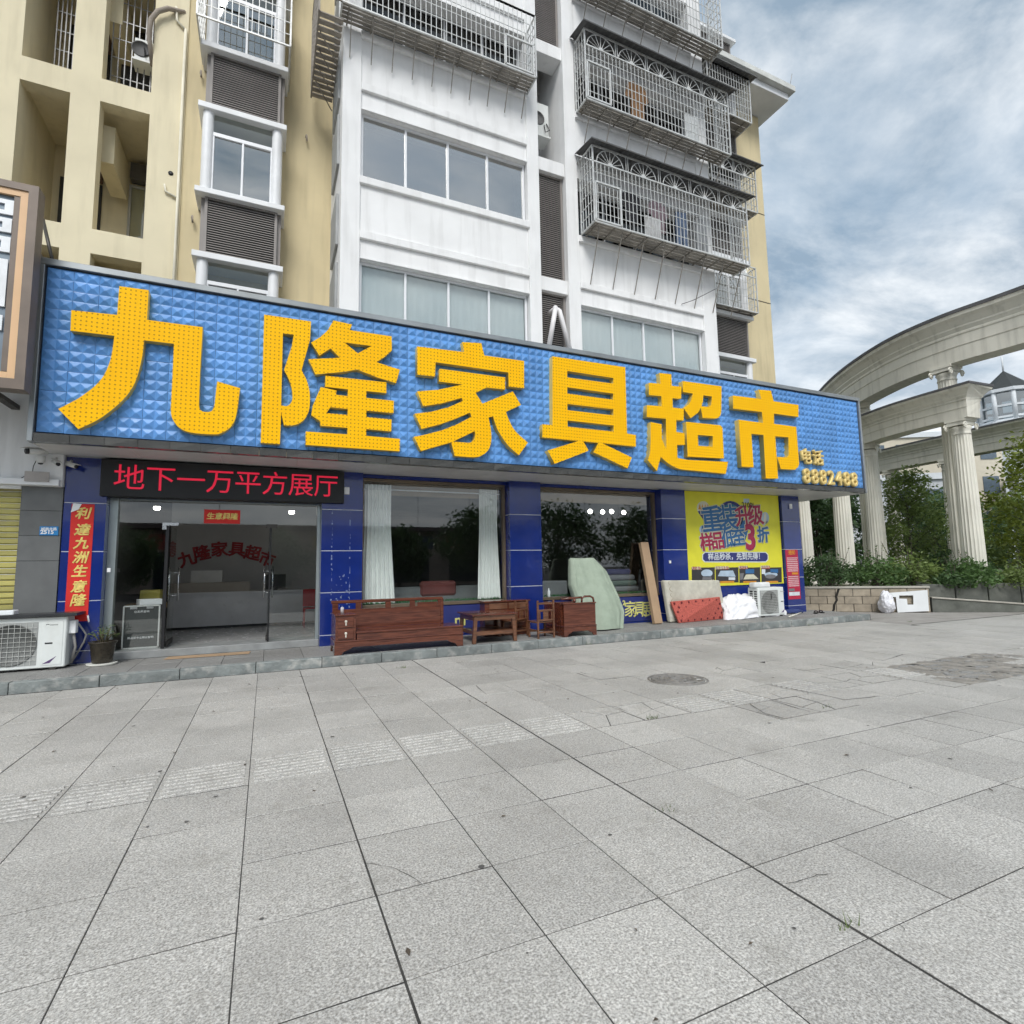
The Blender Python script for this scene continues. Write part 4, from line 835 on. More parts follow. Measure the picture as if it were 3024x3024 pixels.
# ------------------------------------------------------------------ inside, behind the doors
MARB = mat('grey_marble', (.55, .55, .56), .3, var=.12, scale=2.2)
DK = thing('reception_desk', 'pale marble reception desk behind the glass doors', 'desk', (-.6, 14.7, .275))
part('front_panel', MARB, DK, (-1.95, 1.15, 14.4, 14.46, .33, 1.05)); part('counter', MARB, DK, (-1.98, 1.18, 14.36, 15.1, 1.05, 1.1)); part('raised_shelf', mat('wood_grain_grey', (.28, .25, .21), .5), DK, (-1.95, -.35, 14.5, 14.9, 1.1, 1.32)); part('plinth', BLACK, DK, (-1.9, 1.1, 14.45, 15.0, .275, .33))
tag(MB().box(.0, .45, 14.75, 14.79, 1.13, 1.48).box(.18, .27, 14.76, 14.85, 1.1, 1.16).build('monitor', BLACK, None), 'black computer monitor on the reception desk', 'monitor')
tag(MB().box(-1.6, -.95, 14.7, 14.74, 1.32, 1.6).build('picture_frame', mat('pale_frame', (.5, .5, .48), .5), None), 'pale framed picture standing on the reception desk', 'picture')
part('interior_partition', mat('grey_partition', (.4, .4, .4), .8, var=.05), SF, (-2.2, 1.6, 15.9, 16.0, .275, 3.5))
RW = thing('wall_lettering', 'red arched characters on the grey wall behind the reception desk', 'lettering', (-.2, 15.88, 2.1))
DRED = mat('dark_red_letter', (.3, .015, .02), .5)
for ch, p, t in zip('九隆家具超市', ((800, 690), (900, 650), (1018, 625), (1135, 625), (1240, 650), (1335, 690)), (-1, -.6, -.2, .2, .6, 1)):
    v = at(*z1_(*p), 15.88); text(ch, .4, (v.x, 15.88, v.z), RW, DRED, 'letter', rot=(0, math.radians(20)*t, 0), depth=.03, bold=.012)
RC = thing('red_chair', 'red plastic chair beside the reception desk inside', 'chair', (1.0, 13.6, .275))
RED = mat('red_plastic', (.42, .015, .02), .4)
part('seat', RED, RC, (.8, 1.2, 13.4, 13.8, .68, .71), bevel=.01); part('backrest', RED, RC, (.8, 1.2, 13.78, 13.81, .72, 1.12), bevel=.01)
for sx in (.82, 1.18):
    for sy in (13.42, 13.78): MB().tube([(sx, sy, .275), (sx*.98+.02, sy, .68)], .018, 6).build('leg', RED, RC)
# equipment case with things on it, behind the left pane
FC = thing('equipment_case', 'black flight case with silver edges and white print behind the left pane', 'case', (-1.95, 11.55, .275))
part('body', mat('case_black', (.03, .035, .035), .5), FC, (-2.2, -1.68, 11.3, 11.8, .275, 1.0))
m = MB()
for a, b in (((-2.2, .29), (-1.68, .29)), ((-2.2, 1.0), (-1.68, 1.0)), ((-2.2, .29), (-2.2, 1.0)), ((-1.68, .29), (-1.68, 1.0))): m.bar((a[0], 11.295, a[1]), (b[0], 11.295, b[1]), .022)
m.build('edge_trim', mat('alu_edge', (.75, .75, .73), .4, .6), FC); 
for xx in (-2.06, -1.82): part('latch', STEEL, FC, (xx-.05, xx+.05, 11.28, 11.3, .95, 1.0))
text('功夫声音响', .045, (-1.94, 11.288, .9), FC, WPAINT, 'print', depth=.003); text('高品质专业舞台音响', .042, (-1.94, 11.288, .46), FC, WPAINT, 'print', depth=.003)
tag(MB().obox((-1.88, 11.55, 1.055), (.16, .05, .0), (-.05, .13, 0), (0, 0, .05)).build('white_carton', WPAINT, None, bevel=.006), 'crumpled white carton lying on the black flight case', 'carton')
tag(MB().box(-2.1, -1.78, 11.95, 12.3, 1.002, 1.25).build('yellow_box', mat('yellow_box', (.42, .36, .06), .6), None, bevel=.01), 'yellow box on the orange shelf behind the left pane', 'box')
tag(part('orange_shelf', mat('orange_shelf', (.35, .2, .05), .6), None, (-2.3, -1.72, 11.9, 12.4, .9, 1.0), (-2.25, -1.76, 11.95, 12.35, .275, .9)), 'low orange counter behind the left pane', 'counter')
# ------------------------------------------------------------------ inside the display windows
CURT = mat('white_curtain', (.92, .94, .92), .9, var=.03)
def curtain(x0, x1, x0b, x1b, lab):
    t = thing('curtain', lab, 'curtain', ((x0+x1)/2, YG+.16, .88), 'white curtains in the left display window')
    c = MB(); n = 60
    def fn(u, v): 
        a = x0b+(x0-x0b)*min(1, v*1.6); b = x1b+(x1-x1b)*min(1, v*1.6)
        return Vector((a+(b-a)*u, YG+.16+.045*math.sin(u*2*math.pi*7+.6*math.sin(v*3)), .88+v*2.42))
    c.grid(fn, n, 9); c.build('drape', CURT, t)
    return t
curtain(1.80, 2.33, 1.74, 2.42, 'long white curtain at the left of the left display window'); curtain(4.28, 4.70, 4.22, 4.76, 'long white curtain at the right of the left display window')
m = MB(); m.tube([(1.74, YG+.16, 3.2), (4.77, YG+.16, 3.2)], .015, 8); tag(m.build('curtain_rod', WPAINT, None), 'thin white rod carrying the two curtains', 'curtain rod')
def sofa(x0, x1, y, h, lab, m_, cush=None):
    s = thing('sofa', lab, 'sofa', ((x0+x1)/2, y+.4, .275))
    part('backrest', m_, s, (x0, x1, y, y+.22, .5, h), bevel=.04); part('seat', m_, s, (x0+.03, x1-.03, y+.23, y+.9, .42, .7), bevel=.04)
    for a in (x0+.02, x1-.22): part('armrest', m_, s, (a, a+.2, y+.24, y+.92, .3, .85), bevel=.04)
    for a in (x0+.06, x1-.12):
        for b in (y+.05, y+.8): part('leg', BLACK, s, (a, a+.05, b, b+.05, .276, .43))
    if cush: part('cushion', cush, s, (x0+.9, x0+1.75, y-.05, y+.12, h-.22, h+.12), bevel=.05)
sofa(2.3, 4.9, 12.2, 1.15, 'grey upholstered sofa with dusky red cushion behind the left window', mat('grey_sofa', (.3, .32, .32), .9), mat('dusky_red', (.3, .09, .08), .9))
sofa(5.8, 7.0, 12.1, 1.2, 'light grey sofa heaped with bedding behind the right window', mat('pale_sofa', (.36, .37, .38), .9))
for i, (z, w, c, nm) in enumerate(((.885, .6, (.26, .27, .28), 'bottom grey white'), (1.03, .55, (.17, .23, .2), 'middle greenish'), (1.175, .5, (.27, .28, .3), 'upper white'), (1.32, .38, (.08, .08, .19), 'top violet'))):
    tag(MB().box(8.3-w, 8.3+w, 11.7, 12.3, z, z+.14).build('folded_quilt', mat('quilt%d' % i, c, .95), None, bevel=.05, seg=2), nm+' folded quilt of the stack behind the right window', 'quilt', 'quilts stacked behind the right window')
tag(part('display_table', mat('display_table', (.2, .17, .14), .5), None, (7.6, 8.9, 11.6, 12.4, .8, .88), (7.7, 7.78, 11.7, 11.78, .275, .8), (8.72, 8.8, 11.7, 11.78, .275, .8), (7.7, 7.78, 12.2, 12.28, .275, .8), (8.72, 8.8, 12.2, 12.28, .275, .8)), 'low dark table under the folded quilts', 'table')
tag(MB().lathe([(.03, 0), (.036, .02), (.036, .13), (.014, .18), (.014, .2), (.001, .2)], (at(*z3_(388, 1160), YG+.0).x, YG-.01, .862), 14).build('bottle', mat('milky_bottle', (.6, .66, .66), .3), None), 'small white bottle on the sill of the right display window', 'bottle')
# ------------------------------------------------------------------ signs and prints on the shop front
LD = thing('led_display', 'black LED display with red characters above the entrance', 'LED sign', (-.6, 10.75, 2.82))
part('case', mat('led_case', (.008, .008, .009), .5, var=.2), LD, (-2.5, 1.32, 10.70, 10.99, 2.825, 3.44), bevel=.006)
LEDR = mat('red_led', (.55, .012, .04), .6, emit=.42)
x0 = at(*z1_(412, 170), 10.69).x; x1 = at(*z1_(1735, 205), 10.69).x
for i, ch in enumerate('地下一万平方展厅'): text(ch, .455, (x0+(x1-x0)*i/7, 10.693, 3.115), LD, LEDR, 'lettering', depth=.006)
REDP = mat('red_paper', (.62, .018, .012), .6, var=.08, scale=3); GOLD = mat('gold_ink', (.78, .6, .17), .4, .1, var=.2, scale=20)
BN = thing('door_couplet', 'long red paper couplet with gold brush characters on the leftmost blue pillar', 'couplet', (-2.7, YP-.01, .75))
tl, tr, bl, br = (at(*zl_(*p), YP-.006) for p in ((562, 485), (718, 488), (497, 1255), (655, 1362)))
bxl, bxr = -2.875, -2.575
m = MB(); m.grid(lambda u, v: Vector((bxl+(bxr-bxl)*u, YP-.006-.004*math.sin(v*9+u*3)**2, .82+v*(2.69-.82))), 6, 24)
m.build('sheet', REDP, BN)
m = MB(); m.add([(bxl-.005, YP-.012, 2.55), (bxl+.1, YP-.03, 2.6), (bxl+.13, YP-.012, 2.69), (bxl+.02, YP-.012, 2.7)], [(0, 1, 2, 3)]); m.build('torn_corner', WPAINT, BN)
zz = [at(*zl_(640, y), YP-.01).z for y in (562, 688, 790, 898, 1003, 1120, 1222)]
for ch, z in zip('利達九洲生意隆', zz): text(ch, .2, ((bxl+bxr)/2, YP-.014, z), BN, GOLD, 'lettering', depth=.003, bold=.006, shear=.2)
ds = thing('door_sign', 'small red paper sign with four gold characters over the glass doors', 'sign', (-.76, YG, 2.43))
part('sheet', REDP, ds, (-1.04, -.46, YG+.008, YG+.012, 2.43, 2.68)); text('生意興隆', .125, (-.75, YG+.005, 2.555), ds, GOLD, 'lettering', depth=.002, bold=.004, shear=.1)
# yellow poster
YQ = YP+.075; zp_ = ZF(2020, 1440, .16046)
PO = thing('sale_poster', 'large yellow sale poster with blue and crimson characters and four photos', 'poster', (11.5, YQ, .95))
P0, P1 = at(*zp_(10, 45), YQ), at(*zp_(1700, 150), YQ)
px0, px1, pz0, pz1 = at(*zp_(60, 700), YQ).x, at(*zp_(1780, 900), YQ).x, at(*zp_(1840, 1760), YQ).z, 3.455
px0 = 9.80
part('sheet', mat('poster_yellow', (.70, .66, .035), .55, var=.06), PO, (px0, px1, YQ, YQ+.02, pz0, pz1))
INK = {n: mat('ink_'+n, c, .55, var=.12, scale=6) for n, c in dict(blue=(.03, .13, .3), navy=(.03, .035, .16), crim=(.36, .02, .07), cream=(.6, .58, .45), teal=(.02, .16, .25), white=(.62, .66, .7), dark=(.035, .033, .035), grey=(.17, .17, .18), orange=(.6, .25, .02), red=(.35, .03, .03), ice=(.4, .5, .6), violet=(.1, .08, .22)).items()}
def pz(p, dy=.0): v = at(*zp_(*p), YQ); return (v.x, v.z)
def flat(poly, lay, ink, name='print'):
    me = curve_mesh([[pz(p) for p in poly]], .0015); me.materials.append(INK[ink]); return inst(me, name, (0, YQ-.0015*lay, 0), PO)
def circ(c, rx, ry, n=24, a0=0, a1=2*math.pi): return [(c[0]+rx*math.cos(a0+(a1-a0)*k/n), c[1]-ry*math.sin(a0+(a1-a0)*k/n)) for k in range(n+(0 if a1-a0 > 6 else 1))]
flat(circ((850, 520), 250, 275), 1, 'navy'); flat(circ((850, 540), 200, 240), 2, 'teal'); flat([(630, 820), (1190, 560), (1200, 720), (1120, 1000), (900, 1000)], 1, 'blue')
flat(circ((350, 370), 115, 120)+[], 1, 'cream'); flat([(250, 440), (350, 400), (460, 440), (400, 560), (360, 600)], 2, 'navy'); 
for k in range(4): flat([(262+k*50, 400), (287+k*50, 300), (312+k*50, 400)], 3, 'orange')
flat(circ((338, 770), 55, 75), 1, 'ice'); flat(circ((338, 770), 16, 74), 2, 'blue'); flat([(305, 820), (370, 820), (345, 875)], 1, 'ice')
flat(circ((1490, 560), 75, 110), 1, 'ice'); flat(circ((1490, 560), 22, 108), 2, 'cream'); flat([(1430, 620), (1550, 620), (1470, 710)], 1, 'ice')
flat([(1095, 205), (1200, 205), (1200, 285), (1095, 285)], 1, 'ice')
def ptext(ch, c, size, ink, lay=4, back='cream', bold=.014, rot=0, sx=1.0):
    x, z = pz(c)
    if back: text(ch, size, (x, YQ-.0015*lay, z), PO, INK[back], 'print', depth=.001, bold=bold+.022, rot=(0, rot, 0), sx=sx)
    text(ch, size, (x, YQ-.0015*(lay+2), z), PO, INK[ink], 'print', depth=.001, bold=bold, rot=(0, rot, 0), sx=sx)
R_ = math.radians(-5)
ptext('重', (510, 615), .74, 'blue', rot=R_); ptext('装', (810, 590), .74, 'blue', rot=R_); ptext('升', (1080, 550), .6, 'crim', rot=R_); ptext('级', (1315, 530), .6, 'crim', rot=R_)
ptext('样', (420, 1020), .48, 'crim', rot=R_); ptext('品', (620, 995), .48, 'crim', rot=R_); ptext('低', (815, 960), .48, 'blue', rot=R_); ptext('至', (1010, 940), .48, 'blue', rot=R_); ptext('3', (1220, 935), .95, 'crim', bold=.035, rot=0, sx=.9); ptext('折', (1455, 885), .46, 'blue')
ptext('2100!', (1170, 325), .2, 'dark', back=None, bold=.004)
def rrect(x0, y0, x1, y1, r=30): return [(x0+r, y0), (x1-r, y0), (x1, y0+r), (x1, y1-r), (x1-r, y1), (x0+r, y1), (x0, y1-r), (x0, y0+r)]
flat(rrect(335, 1185, 1550, 1375, 45), 1, 'white'); flat(rrect(350, 1198, 1537, 1358, 40), 2, 'navy'); ptext('样品秒杀，先到先得！', (960, 1275), .2, 'white', back=None, bold=.005)
for k, (a, b) in enumerate(((140, 565), (580, 1000), (1015, 1400), (1420, 1795))):
    flat([(a, 1475), (b, 1465), (b+5, 1745), (a+5, 1755)], 1, 'dark'); flat(rrect(a, 1455-k*6, a+(160 if k != 1 else 240), 1510-k*6, 12), 3, 'red')
for c, s in (((222, 1487), '大小茶几'), ((695, 1478), '岩板圆角茶几'), ((1082, 1470), '实木沙发'), ((1485, 1462), '软床系列')): ptext(s, c, .085, 'cream', back=None, bold=.002)
flat(circ((420, 1575), 105, 70), 2, 'ice'); flat([(330, 1700), (350, 1630), (500, 1630), (510, 1700)], 2, 'grey'); flat([(670, 1530), (900, 1525), (950, 1640), (620, 1630)], 2, 'ice'); flat([(820, 1650), (940, 1650), (940, 1700), (820, 1700)], 2, 'white')
flat([(1130, 1500), (1290, 1500), (1290, 1580), (1130, 1580)], 2, 'blue'); flat([(1140, 1600), (1280, 1595), (1370, 1680), (1090, 1690)], 2, 'cream'); flat([(1025, 1580), (1100, 1570), (1080, 1690), (1030, 1700)], 2, 'grey'); flat([(1430, 1500), (1495, 1500), (1495, 1590), (1430, 1590)], 2, 'white'); flat(circ((1600, 1600), 120, 45), 2, 'ice'); flat(circ((1590, 1635), 100, 40), 3, 'grey'); flat([(1590, 1500), (1730, 1500), (1730, 1570), (1590, 1570)], 2, 'blue')
for (a, b) in ((660, 920), (1090, 1330), (1500, 1730)): flat([(a, 1722), (b, 1715), (b, 1750), (a, 1757)], 3, 'orange')
# red notice on the right pillar
zn_ = ZF(2300, 1600, .1139); YN = YP-.006
NO = thing('red_notice', 'narrow crimson notice with rows of pale print on the rightmost blue pillar', 'notice', (13.5, YN, .6))
n0, n1 = at(*zn_(165, 205), YN), at(*zn_(545, 1480), YN)
nx0, nx1 = at(*zn_(200, 700), YN).x, at(*zn_(520, 700), YN).x
part('sheet', mat('notice_red', (.42, .015, .05), .6), NO, (nx0, nx1, YN, YN+.004, n1.z, n0.z))
W_ = nx1-nx0; Hn = n0.z-n1.z
text('通知', .14, ((nx0+nx1)/2, YN-.003, n0.z-.09), NO, INK['orange'], 'print', depth=.001, bold=.004)
m = MB()
for k in range(16):
    z = n0.z-.22-k*.052
    if k in (8, 9): continue
    x = nx0+.04
    while x < nx1-.05: w = rnd.uniform(.02, .05); m.box(x, min(x+w, nx1-.03), YN-.003, YN-.001, z-.028, z); x += w+.008
m.build('print_lines', mat('pale_print', (.68, .48, .5), .6), NO, kind='stuff')
part('print', INK['orange'], NO, (nx0+.2, nx1-.05, YN-.003, YN-.001, n0.z-.7, n0.z-.64)); part('print', INK['white'], NO, (nx0+.03, nx1-.04, YN-.003, YN-.001, n1.z+.1, n1.z+.2)); part('print', INK['grey'], NO, (nx0+.03, nx0+.26, YN-.003, YN-.001, n1.z+.22, n1.z+.3))
# ------------------------------------------------------------------ wooden furniture on the step
def wood_mat(name, ca, cb, rough=.32):
    m, nt, p, o = _new(name); n = nt.nodes; l = nt.links
    t = n.new('ShaderNodeTexCoord'); mpn = n.new('ShaderNodeMapping'); mpn.inputs['Scale'].default_value = (1.2, 14, 14); l.new(t.outputs['Object'], mpn.inputs[0])
    a = n.new('ShaderNodeTexNoise'); a.inputs['Scale'].default_value = 2.2; a.inputs['Detail'].default_value = 8; a.inputs['Distortion'].default_value = .8; l.new(mpn.outputs[0], a.inputs['Vector'])
    r = n.new('ShaderNodeValToRGB'); r.color_ramp.elements[0].position = .35; r.color_ramp.elements[1].position = .68; r.color_ramp.elements[0].color = (*ca, 1); r.color_ramp.elements[1].color = (*cb, 1); l.new(a.outputs['Fac'], r.inputs[0]); l.new(r.outputs[0], p.inputs['Base Color']); p.inputs['Roughness'].default_value = rough; p.inputs['Coat Weight'].default_value = .5
    MATS[name] = m; return m
WOOD = wood_mat('red_brown_wood', (.07, .018, .01), (.16, .048, .025), .26); WOOD2 = wood_mat('orange_brown_wood', (.09, .035, .016), (.2, .085, .04), .45)
def bracket(x0, x1, zb, zt, w, rise):        # plinth board with shaped feet, outline in x-z
    return [(x0, zb), (x0+w*.55, zb), (x0+w*.75, zb+rise*.45), (x0+w*1.2, zb+rise*.7), (x0+w*1.5, zb+rise), (x1-w*1.5, zb+rise), (x1-w*1.2, zb+rise*.7), (x1-w*.75, zb+rise*.45), (x1-w*.55, zb), (x1, zb), (x1, zt), (x0, zt)]
z0 = .151
BE = thing('wooden_bench', 'long red-brown wooden sofa bench with two drawers below the left display window', 'bench', (2.2, 9.85, z0))
bx0, bx1, by0, by1 = 1.06, 3.30, 9.545, 10.2
MB().prism(bracket(bx0, bx1, z0, .36, .2, .12), 1, by0, by0+.035).build('plinth', WOOD, BE, bevel=.004)
MB().prism(bracket(by0+.036, by1, z0, .36, .12, .12), 0, bx0+.002, bx0+.035).build('plinth', WOOD, BE); MB().prism(bracket(by0+.036, by1, z0, .36, .12, .12), 0, bx1-.035, bx1-.002).build('plinth', WOOD, BE)
part('molding', WOOD, BE, (bx0-.006, bx1+.006, by0-.008, by1, .361, .385), bevel=.006)
part('seat_box', WOOD, BE, (bx0+.36, bx1-.012, by0+.012, by1-.07, .386, .485)); part('seat', WOOD, BE, (bx0+.345, bx1, by0-.004, by1-.06, .486, .52), bevel=.008)
part('drawer_cabinet', WOOD, BE, (bx0+.012, bx0+.34, by0+.015, by1-.02, .386, .79)); part('cabinet_top', WOOD, BE, (bx0-.002, bx0+.355, by0-.0, by1-.01, .791, .815), bevel=.006)
BONE = mat('pale_brass', (.75, .7, .6), .4, .3)
for dz in (.405, .6):
    d = part('drawer', WOOD, BE, (bx0+.05, bx0+.305, by0-.002, by0+.014, dz, dz+.165), bevel=.006)
    MB().lathe([(.022, 0), (.022, .006)], (0, 0, 0), 14).build('escutcheon', BONE, d, local=True).matrix_local = Matrix.Translation(Vector((bx0+.178, by0-.003, dz+.1))-wloc(d)) @ Matrix.Rotation(math.pi/2, 4, 'X')
    MB().box(bx0+.168, bx0+.188, by0-.010, by0-.003, dz+.035, dz+.085).build('pull', BONE, d)
part('backrest', WOOD, BE, (bx0+.02, bx1-.25, by1-.06, by1-.025, .52, .86)); part('top_rail', WOOD, BE, (bx0-.0, bx1-.2, by1-.065, by1-.02, .965, 1.02), bevel=.008)
for x in (bx0+.02, bx0+.42, bx0+.95, bx0+1.4, bx1-.3): part('post', WOOD, BE, (x, x+.1, by1-.058, by1-.027, .86, .966))
part('post', WOOD, BE, (bx1-.25, bx1-.19, by1-.08, by1-.015, .52, .99), bevel=.01); part('back_frame', WOOD, BE, (bx0+1.55, bx1-.31, by1-.05, by1-.03, .86, .93))
tag(MB().lathe([(.028, 0), (.028, .1), (.02, .11), (.001, .11)], (1.2, 9.75, .816), 12).build('cup', mat('milky_cup', (.55, .52, .53), .3), None), 'small milky plastic cup standing on the bench drawer cabinet', 'cup')
CT = thing('coffee_table', 'square red-brown wooden tea table beside the long bench', 'table', (3.95, 10.05, z0))
tx0, tx1, ty0, ty1 = 3.53, 4.40, 9.62, 10.45
part('top', WOOD, CT, (tx0-.03, tx1+.03, ty0-.03, ty1+.03, .66, .69), bevel=.006); part('apron', WOOD2, CT, (tx0+.03, tx1-.03, ty0+.006, ty0+.03, .575, .66)); part('apron', WOOD2, CT, (tx0+.005, tx0+.03, ty0+.05, ty1-.05, .575, .66)); part('apron', WOOD2, CT, (tx1-.03, tx1-.005, ty0+.05, ty1-.05, .575, .66))
for x in (tx0, tx1-.07):
    for y in (ty0, ty1-.07):
        m = MB(); s = -1 if x == tx0 else 1; m.obox((x+.035-s*.0, y+.035, (z0+.659)/2), (.033, 0, 0), (0, .033, 0), (s*-.02, 0, (.659-z0)/2)); m.build('leg', WOOD2, CT, bevel=.004)
part('shelf', WOOD2, CT, (tx0+.06, tx1-.06, ty0+.02, ty1-.02, .30, .37))
tag(MB().box(4.0, 4.55, 10.2, 10.6, .7, .74).build('grey_board', mat('grey_board', (.2, .2, .22), .5), None), 'dark grey board lying on the tea table', 'board') if False else None
def chair(label, cx, cy, rot, s=1.):
    t = thing('wooden_chair', label, 'chair', (cx, cy, z0), 'small wooden chairs by the pillar', rot)
    P = lambda n, *b, bv=.004: part(n, WOOD2, t, *[tuple(q*s for q in bb) for bb in b], bevel=bv, local=True)
    for x in (-.2, .165): P('leg', (x, x+.035, -.2, -.165, 0, .74)); P('leg', (x, x+.035, .15, .185, 0, .3))
    P('seat', (-.21, .21, -.17, .2, .3, .33)); P('top_rail', (-.165, .165, -.195, -.17, .66, .7)); P('rail', (-.165, .165, -.195, -.17, .52, .56)); P('rail', (-.165, .165, -.195, -.17, .335, .37))
    P('splat', (-.06, .06, -.19, -.175, .37, .52)); P('slat', (-.15, -.125, -.19, -.175, .37, .52)); P('slat', (.125, .15, -.19, -.175, .37, .52))
    P('stretcher', (-.165, .165, -.195, -.175, .1, .135)); P('stretcher', (-.2, -.175, -.165, .15, .14, .17)); P('stretcher', (.175, .2, -.165, .15, .14, .17)); P('stretcher', (-.165, .165, .155, .18, .1, .135))
    return t
chair('nearer small orange-brown wooden chair with its back to the paving', 5.06, 9.86, math.radians(4), 1.0); chair('farther small orange-brown wooden chair half hidden by the nearer one', 4.72, 10.38, math.radians(24), .98)
AS = thing('side_cabinet', 'low wooden cabinet pushed against the pillar behind the small chairs', 'cabinet', (4.5, 10.66, z0))
part('carcass', WOOD, AS, (4.1, 5.1, 10.5, 10.78, z0, .84)); part('top', WOOD, AS, (4.07, 5.13, 10.47, 10.79, .841, .87), bevel=.005); part('drawer', WOOD2, AS, (4.2, 4.6, 10.49, 10.499, .7, .82)); part('drawer', WOOD2, AS, (4.64, 5.04, 10.49, 10.499, .7, .82))
AR = thing('wooden_armchair', 'heavy red-brown wooden armchair side-on before the green cloth', 'armchair', (5.8, 10.0, z0))
ax0, ax1, ay0, ay1 = 5.44, 6.20, 9.60, 10.45
MB().prism(bracket(ax0, ax1, z0, .34, .13, .1), 1, ay0, ay0+.035).build('plinth', WOOD, AR, bevel=.004); part('plinth', WOOD, AR, (ax0+.002, ax0+.04, ay0+.036, ay1, z0, .34))
part('molding', WOOD, AR, (ax0-.006, ax1+.006, ay0-.008, ay1, .341, .365), bevel=.005); part('end_panel', WOOD, AR, (ax0+.01, ax1-.01, ay0+.012, ay0+.05, .366, .79)); part('arm_top', WOOD, AR, (ax0-.008, ax1+.008, ay0-.004, ay0+.1, .791, .82), bevel=.006)
part('seat', WOOD, AR, (ax0+.02, ax1-.03, ay0+.051, ay1-.03, .42, .5)); part('back_panel', WOOD, AR, (ax0+.0, ax0+.06, ay0+.11, ay1, .366, .82)); part('far_end_panel', WOOD, AR, (ax0+.07, ax1-.01, ay1-.05, ay1-.01, .501, .79))
m = MB(); m.tube([(ax0+.45, ay0+.05, .822), (ax0+.46, ay0+.05, .90), (ax0+.52, ay0+.05, .935), (ax1-.1, ay0+.05, .935), (ax1-.035, ay0+.05, .90), (ax1-.02, ay0+.05, .822)], .022, 8); m.build('arm_loop', WOOD, AR)
MB().tube([(ax0-.02, ay0+.06, .9), (ax0+.45, ay0+.05, .92)], .024, 8).build('top_rail', WOOD, AR); MB().lathe([(.02, 0), (.035, .04), (.02, .075)], (ax0+.28, ay0+.05, .821), 10).build('spindle', WOOD, AR)
# green sheet thrown over something tall
GRN = mat('pale_green_sheet', (.31, .37, .29), .75, var=.1, scale=5, bump=.6, bscale=10)
Lz = [(at(*z3_(*p), 10.45)) for p in ((640, 800), (625, 930), (612, 1080), (640, 1190), (650, 1300), (660, 1468))]
Rz = [(at(*z3_(*p), 10.45)) for p in ((885, 806), (975, 905), (1020, 1030), (1055, 1150), (1092, 1320), (1066, 1466))]
def gsheet(u, v):
    # u goes round the bundle, v from top to hem
    t = min(4.999, v*5); i = int(t); w = t-i
    l = Lz[i].lerp(Lz[i+1], w); r = Rz[i].lerp(Rz[i+1], w); a = 2*math.pi*u
    cx, hw = (l.x+r.x)/2, (r.x-l.x)/2; z = (l.z+r.z)/2; z = max(z0+.002, z-(.0 if v < .9 else 0))
    d = .1+.24*v**.8; fold = 1+.14*math.sin(a*5+v*3+1.2*math.sin(3*v))*(.3+v*.7)+.05*math.sin(a*13+4*v)+.02*math.sin(a*23-5*v)
    sx = math.copysign(abs(math.cos(a))**.6, math.cos(a)); sy = math.copysign(abs(math.sin(a))**.7, math.sin(a))
    return Vector((cx+hw*sx*(1+.02*math.sin(6*v+3*a)), 10.72-.28*v+d*sy*fold*.9, z+.02*math.sin(a*4)*(1-v)+(.012*math.sin(3*a) if v > .95 else 0)))
m = MB(); m.grid(gsheet, 144, 44, closed_u=True)
tp = [gsheet(k/144, 0) for k in range(144)]; c_ = sum(tp, Vector())/144; c_.z += .015; m.add(tp+[c_], [(k, (k+1) % 144, 144) for k in range(144)], True)
tag(m.build('green_sheet', GRN, None), 'pale green dust sheet draped over a tall bundle beside the armchair', 'dust sheet')
# cardboard carton leaning on the window frame
CARD = mat('cardboard', (.38, .26, .16), .85, var=.08, scale=4)
B = on(*z3_(1437, 1428), z0); Tp = at(*z3_(1300, 655), YG-.16); ax = (Tp-B)
sx_ = Vector((1, 0, 0)); sx_ = (sx_-ax*sx_.dot(ax)/ax.length_squared).normalized(); sy_ = ax.cross(sx_).normalized()
if sy_.y > 0: sy_ = -sy_
tag(MB().obox((B+Tp)/2-sy_*.05+Vector((0, 0, .02)), ax/2, sx_*.115, sy_*.05).build('long_carton', CARD, None, bevel=.004), 'tall narrow cardboard carton leaning on the right display window', 'carton')
# mattress and red board leaning on the pillar
MATT = mat('stained_mattress', (.55, .53, .45), .9, var=.12, scale=7, bump=.4, bscale=60, dirt=.55, dscale=2.5, dirtcol=(.24, .21, .15))
def leaning(label, name, mt, c4, th, cat_, bev, extra=None):
    BL, BR, TR, TL = c4; n = (BR-BL).cross(TL-BL).normalized()
    if n.y > 0: n = -n
    q = MB(); q.add([BL, BR, TR, TL, BL-n*th, BR-n*th, TR-n*th, TL-n*th], [(0, 1, 2, 3), (7, 6, 5, 4), (0, 4, 5, 1), (1, 5, 6, 2), (2, 6, 7, 3), (3, 7, 4, 0)])
    return q, n
BL = on(*z4_(262, 1412), z0+.01); BR = on(*z4_(800, 1365), z0+.01); TL = at(*z4_(195, 1010), YP-.18); TR = at(*z4_(728, 1008), YP-.18)
mt_ = thing('mattress', 'old stained cream mattress leaning against the blue pillar below the poster', 'mattress', BL)
q, n = leaning('', '', MATT, (BL, BR, TR, TL), .14, '', 0); q.build('body', MATT, mt_, bevel=.04, seg=3)
m = MB()                                      # woven scroll border
ux, uz = (BR-BL), (TL-BL)
for (u0, ph) in ((.1, 0), (.84, 1.3)):
    pts = [BL+ux*(u0+.035*math.sin(22*v+ph))+uz*v+n*.004 for v in [k/60*.9+.07 for k in range(61)]]
    m.tube(pts, .014, 4); m.tube([BL+ux*(u0-.035*math.sin(22*v+ph))+uz*v+n*.004 for v in [k/60*.9+.07 for k in range(61)]], .011, 4)
m.build('scroll_pattern', mat('scroll_brown', (.36, .32, .24), .9), mt_, kind='stuff', fix=False)
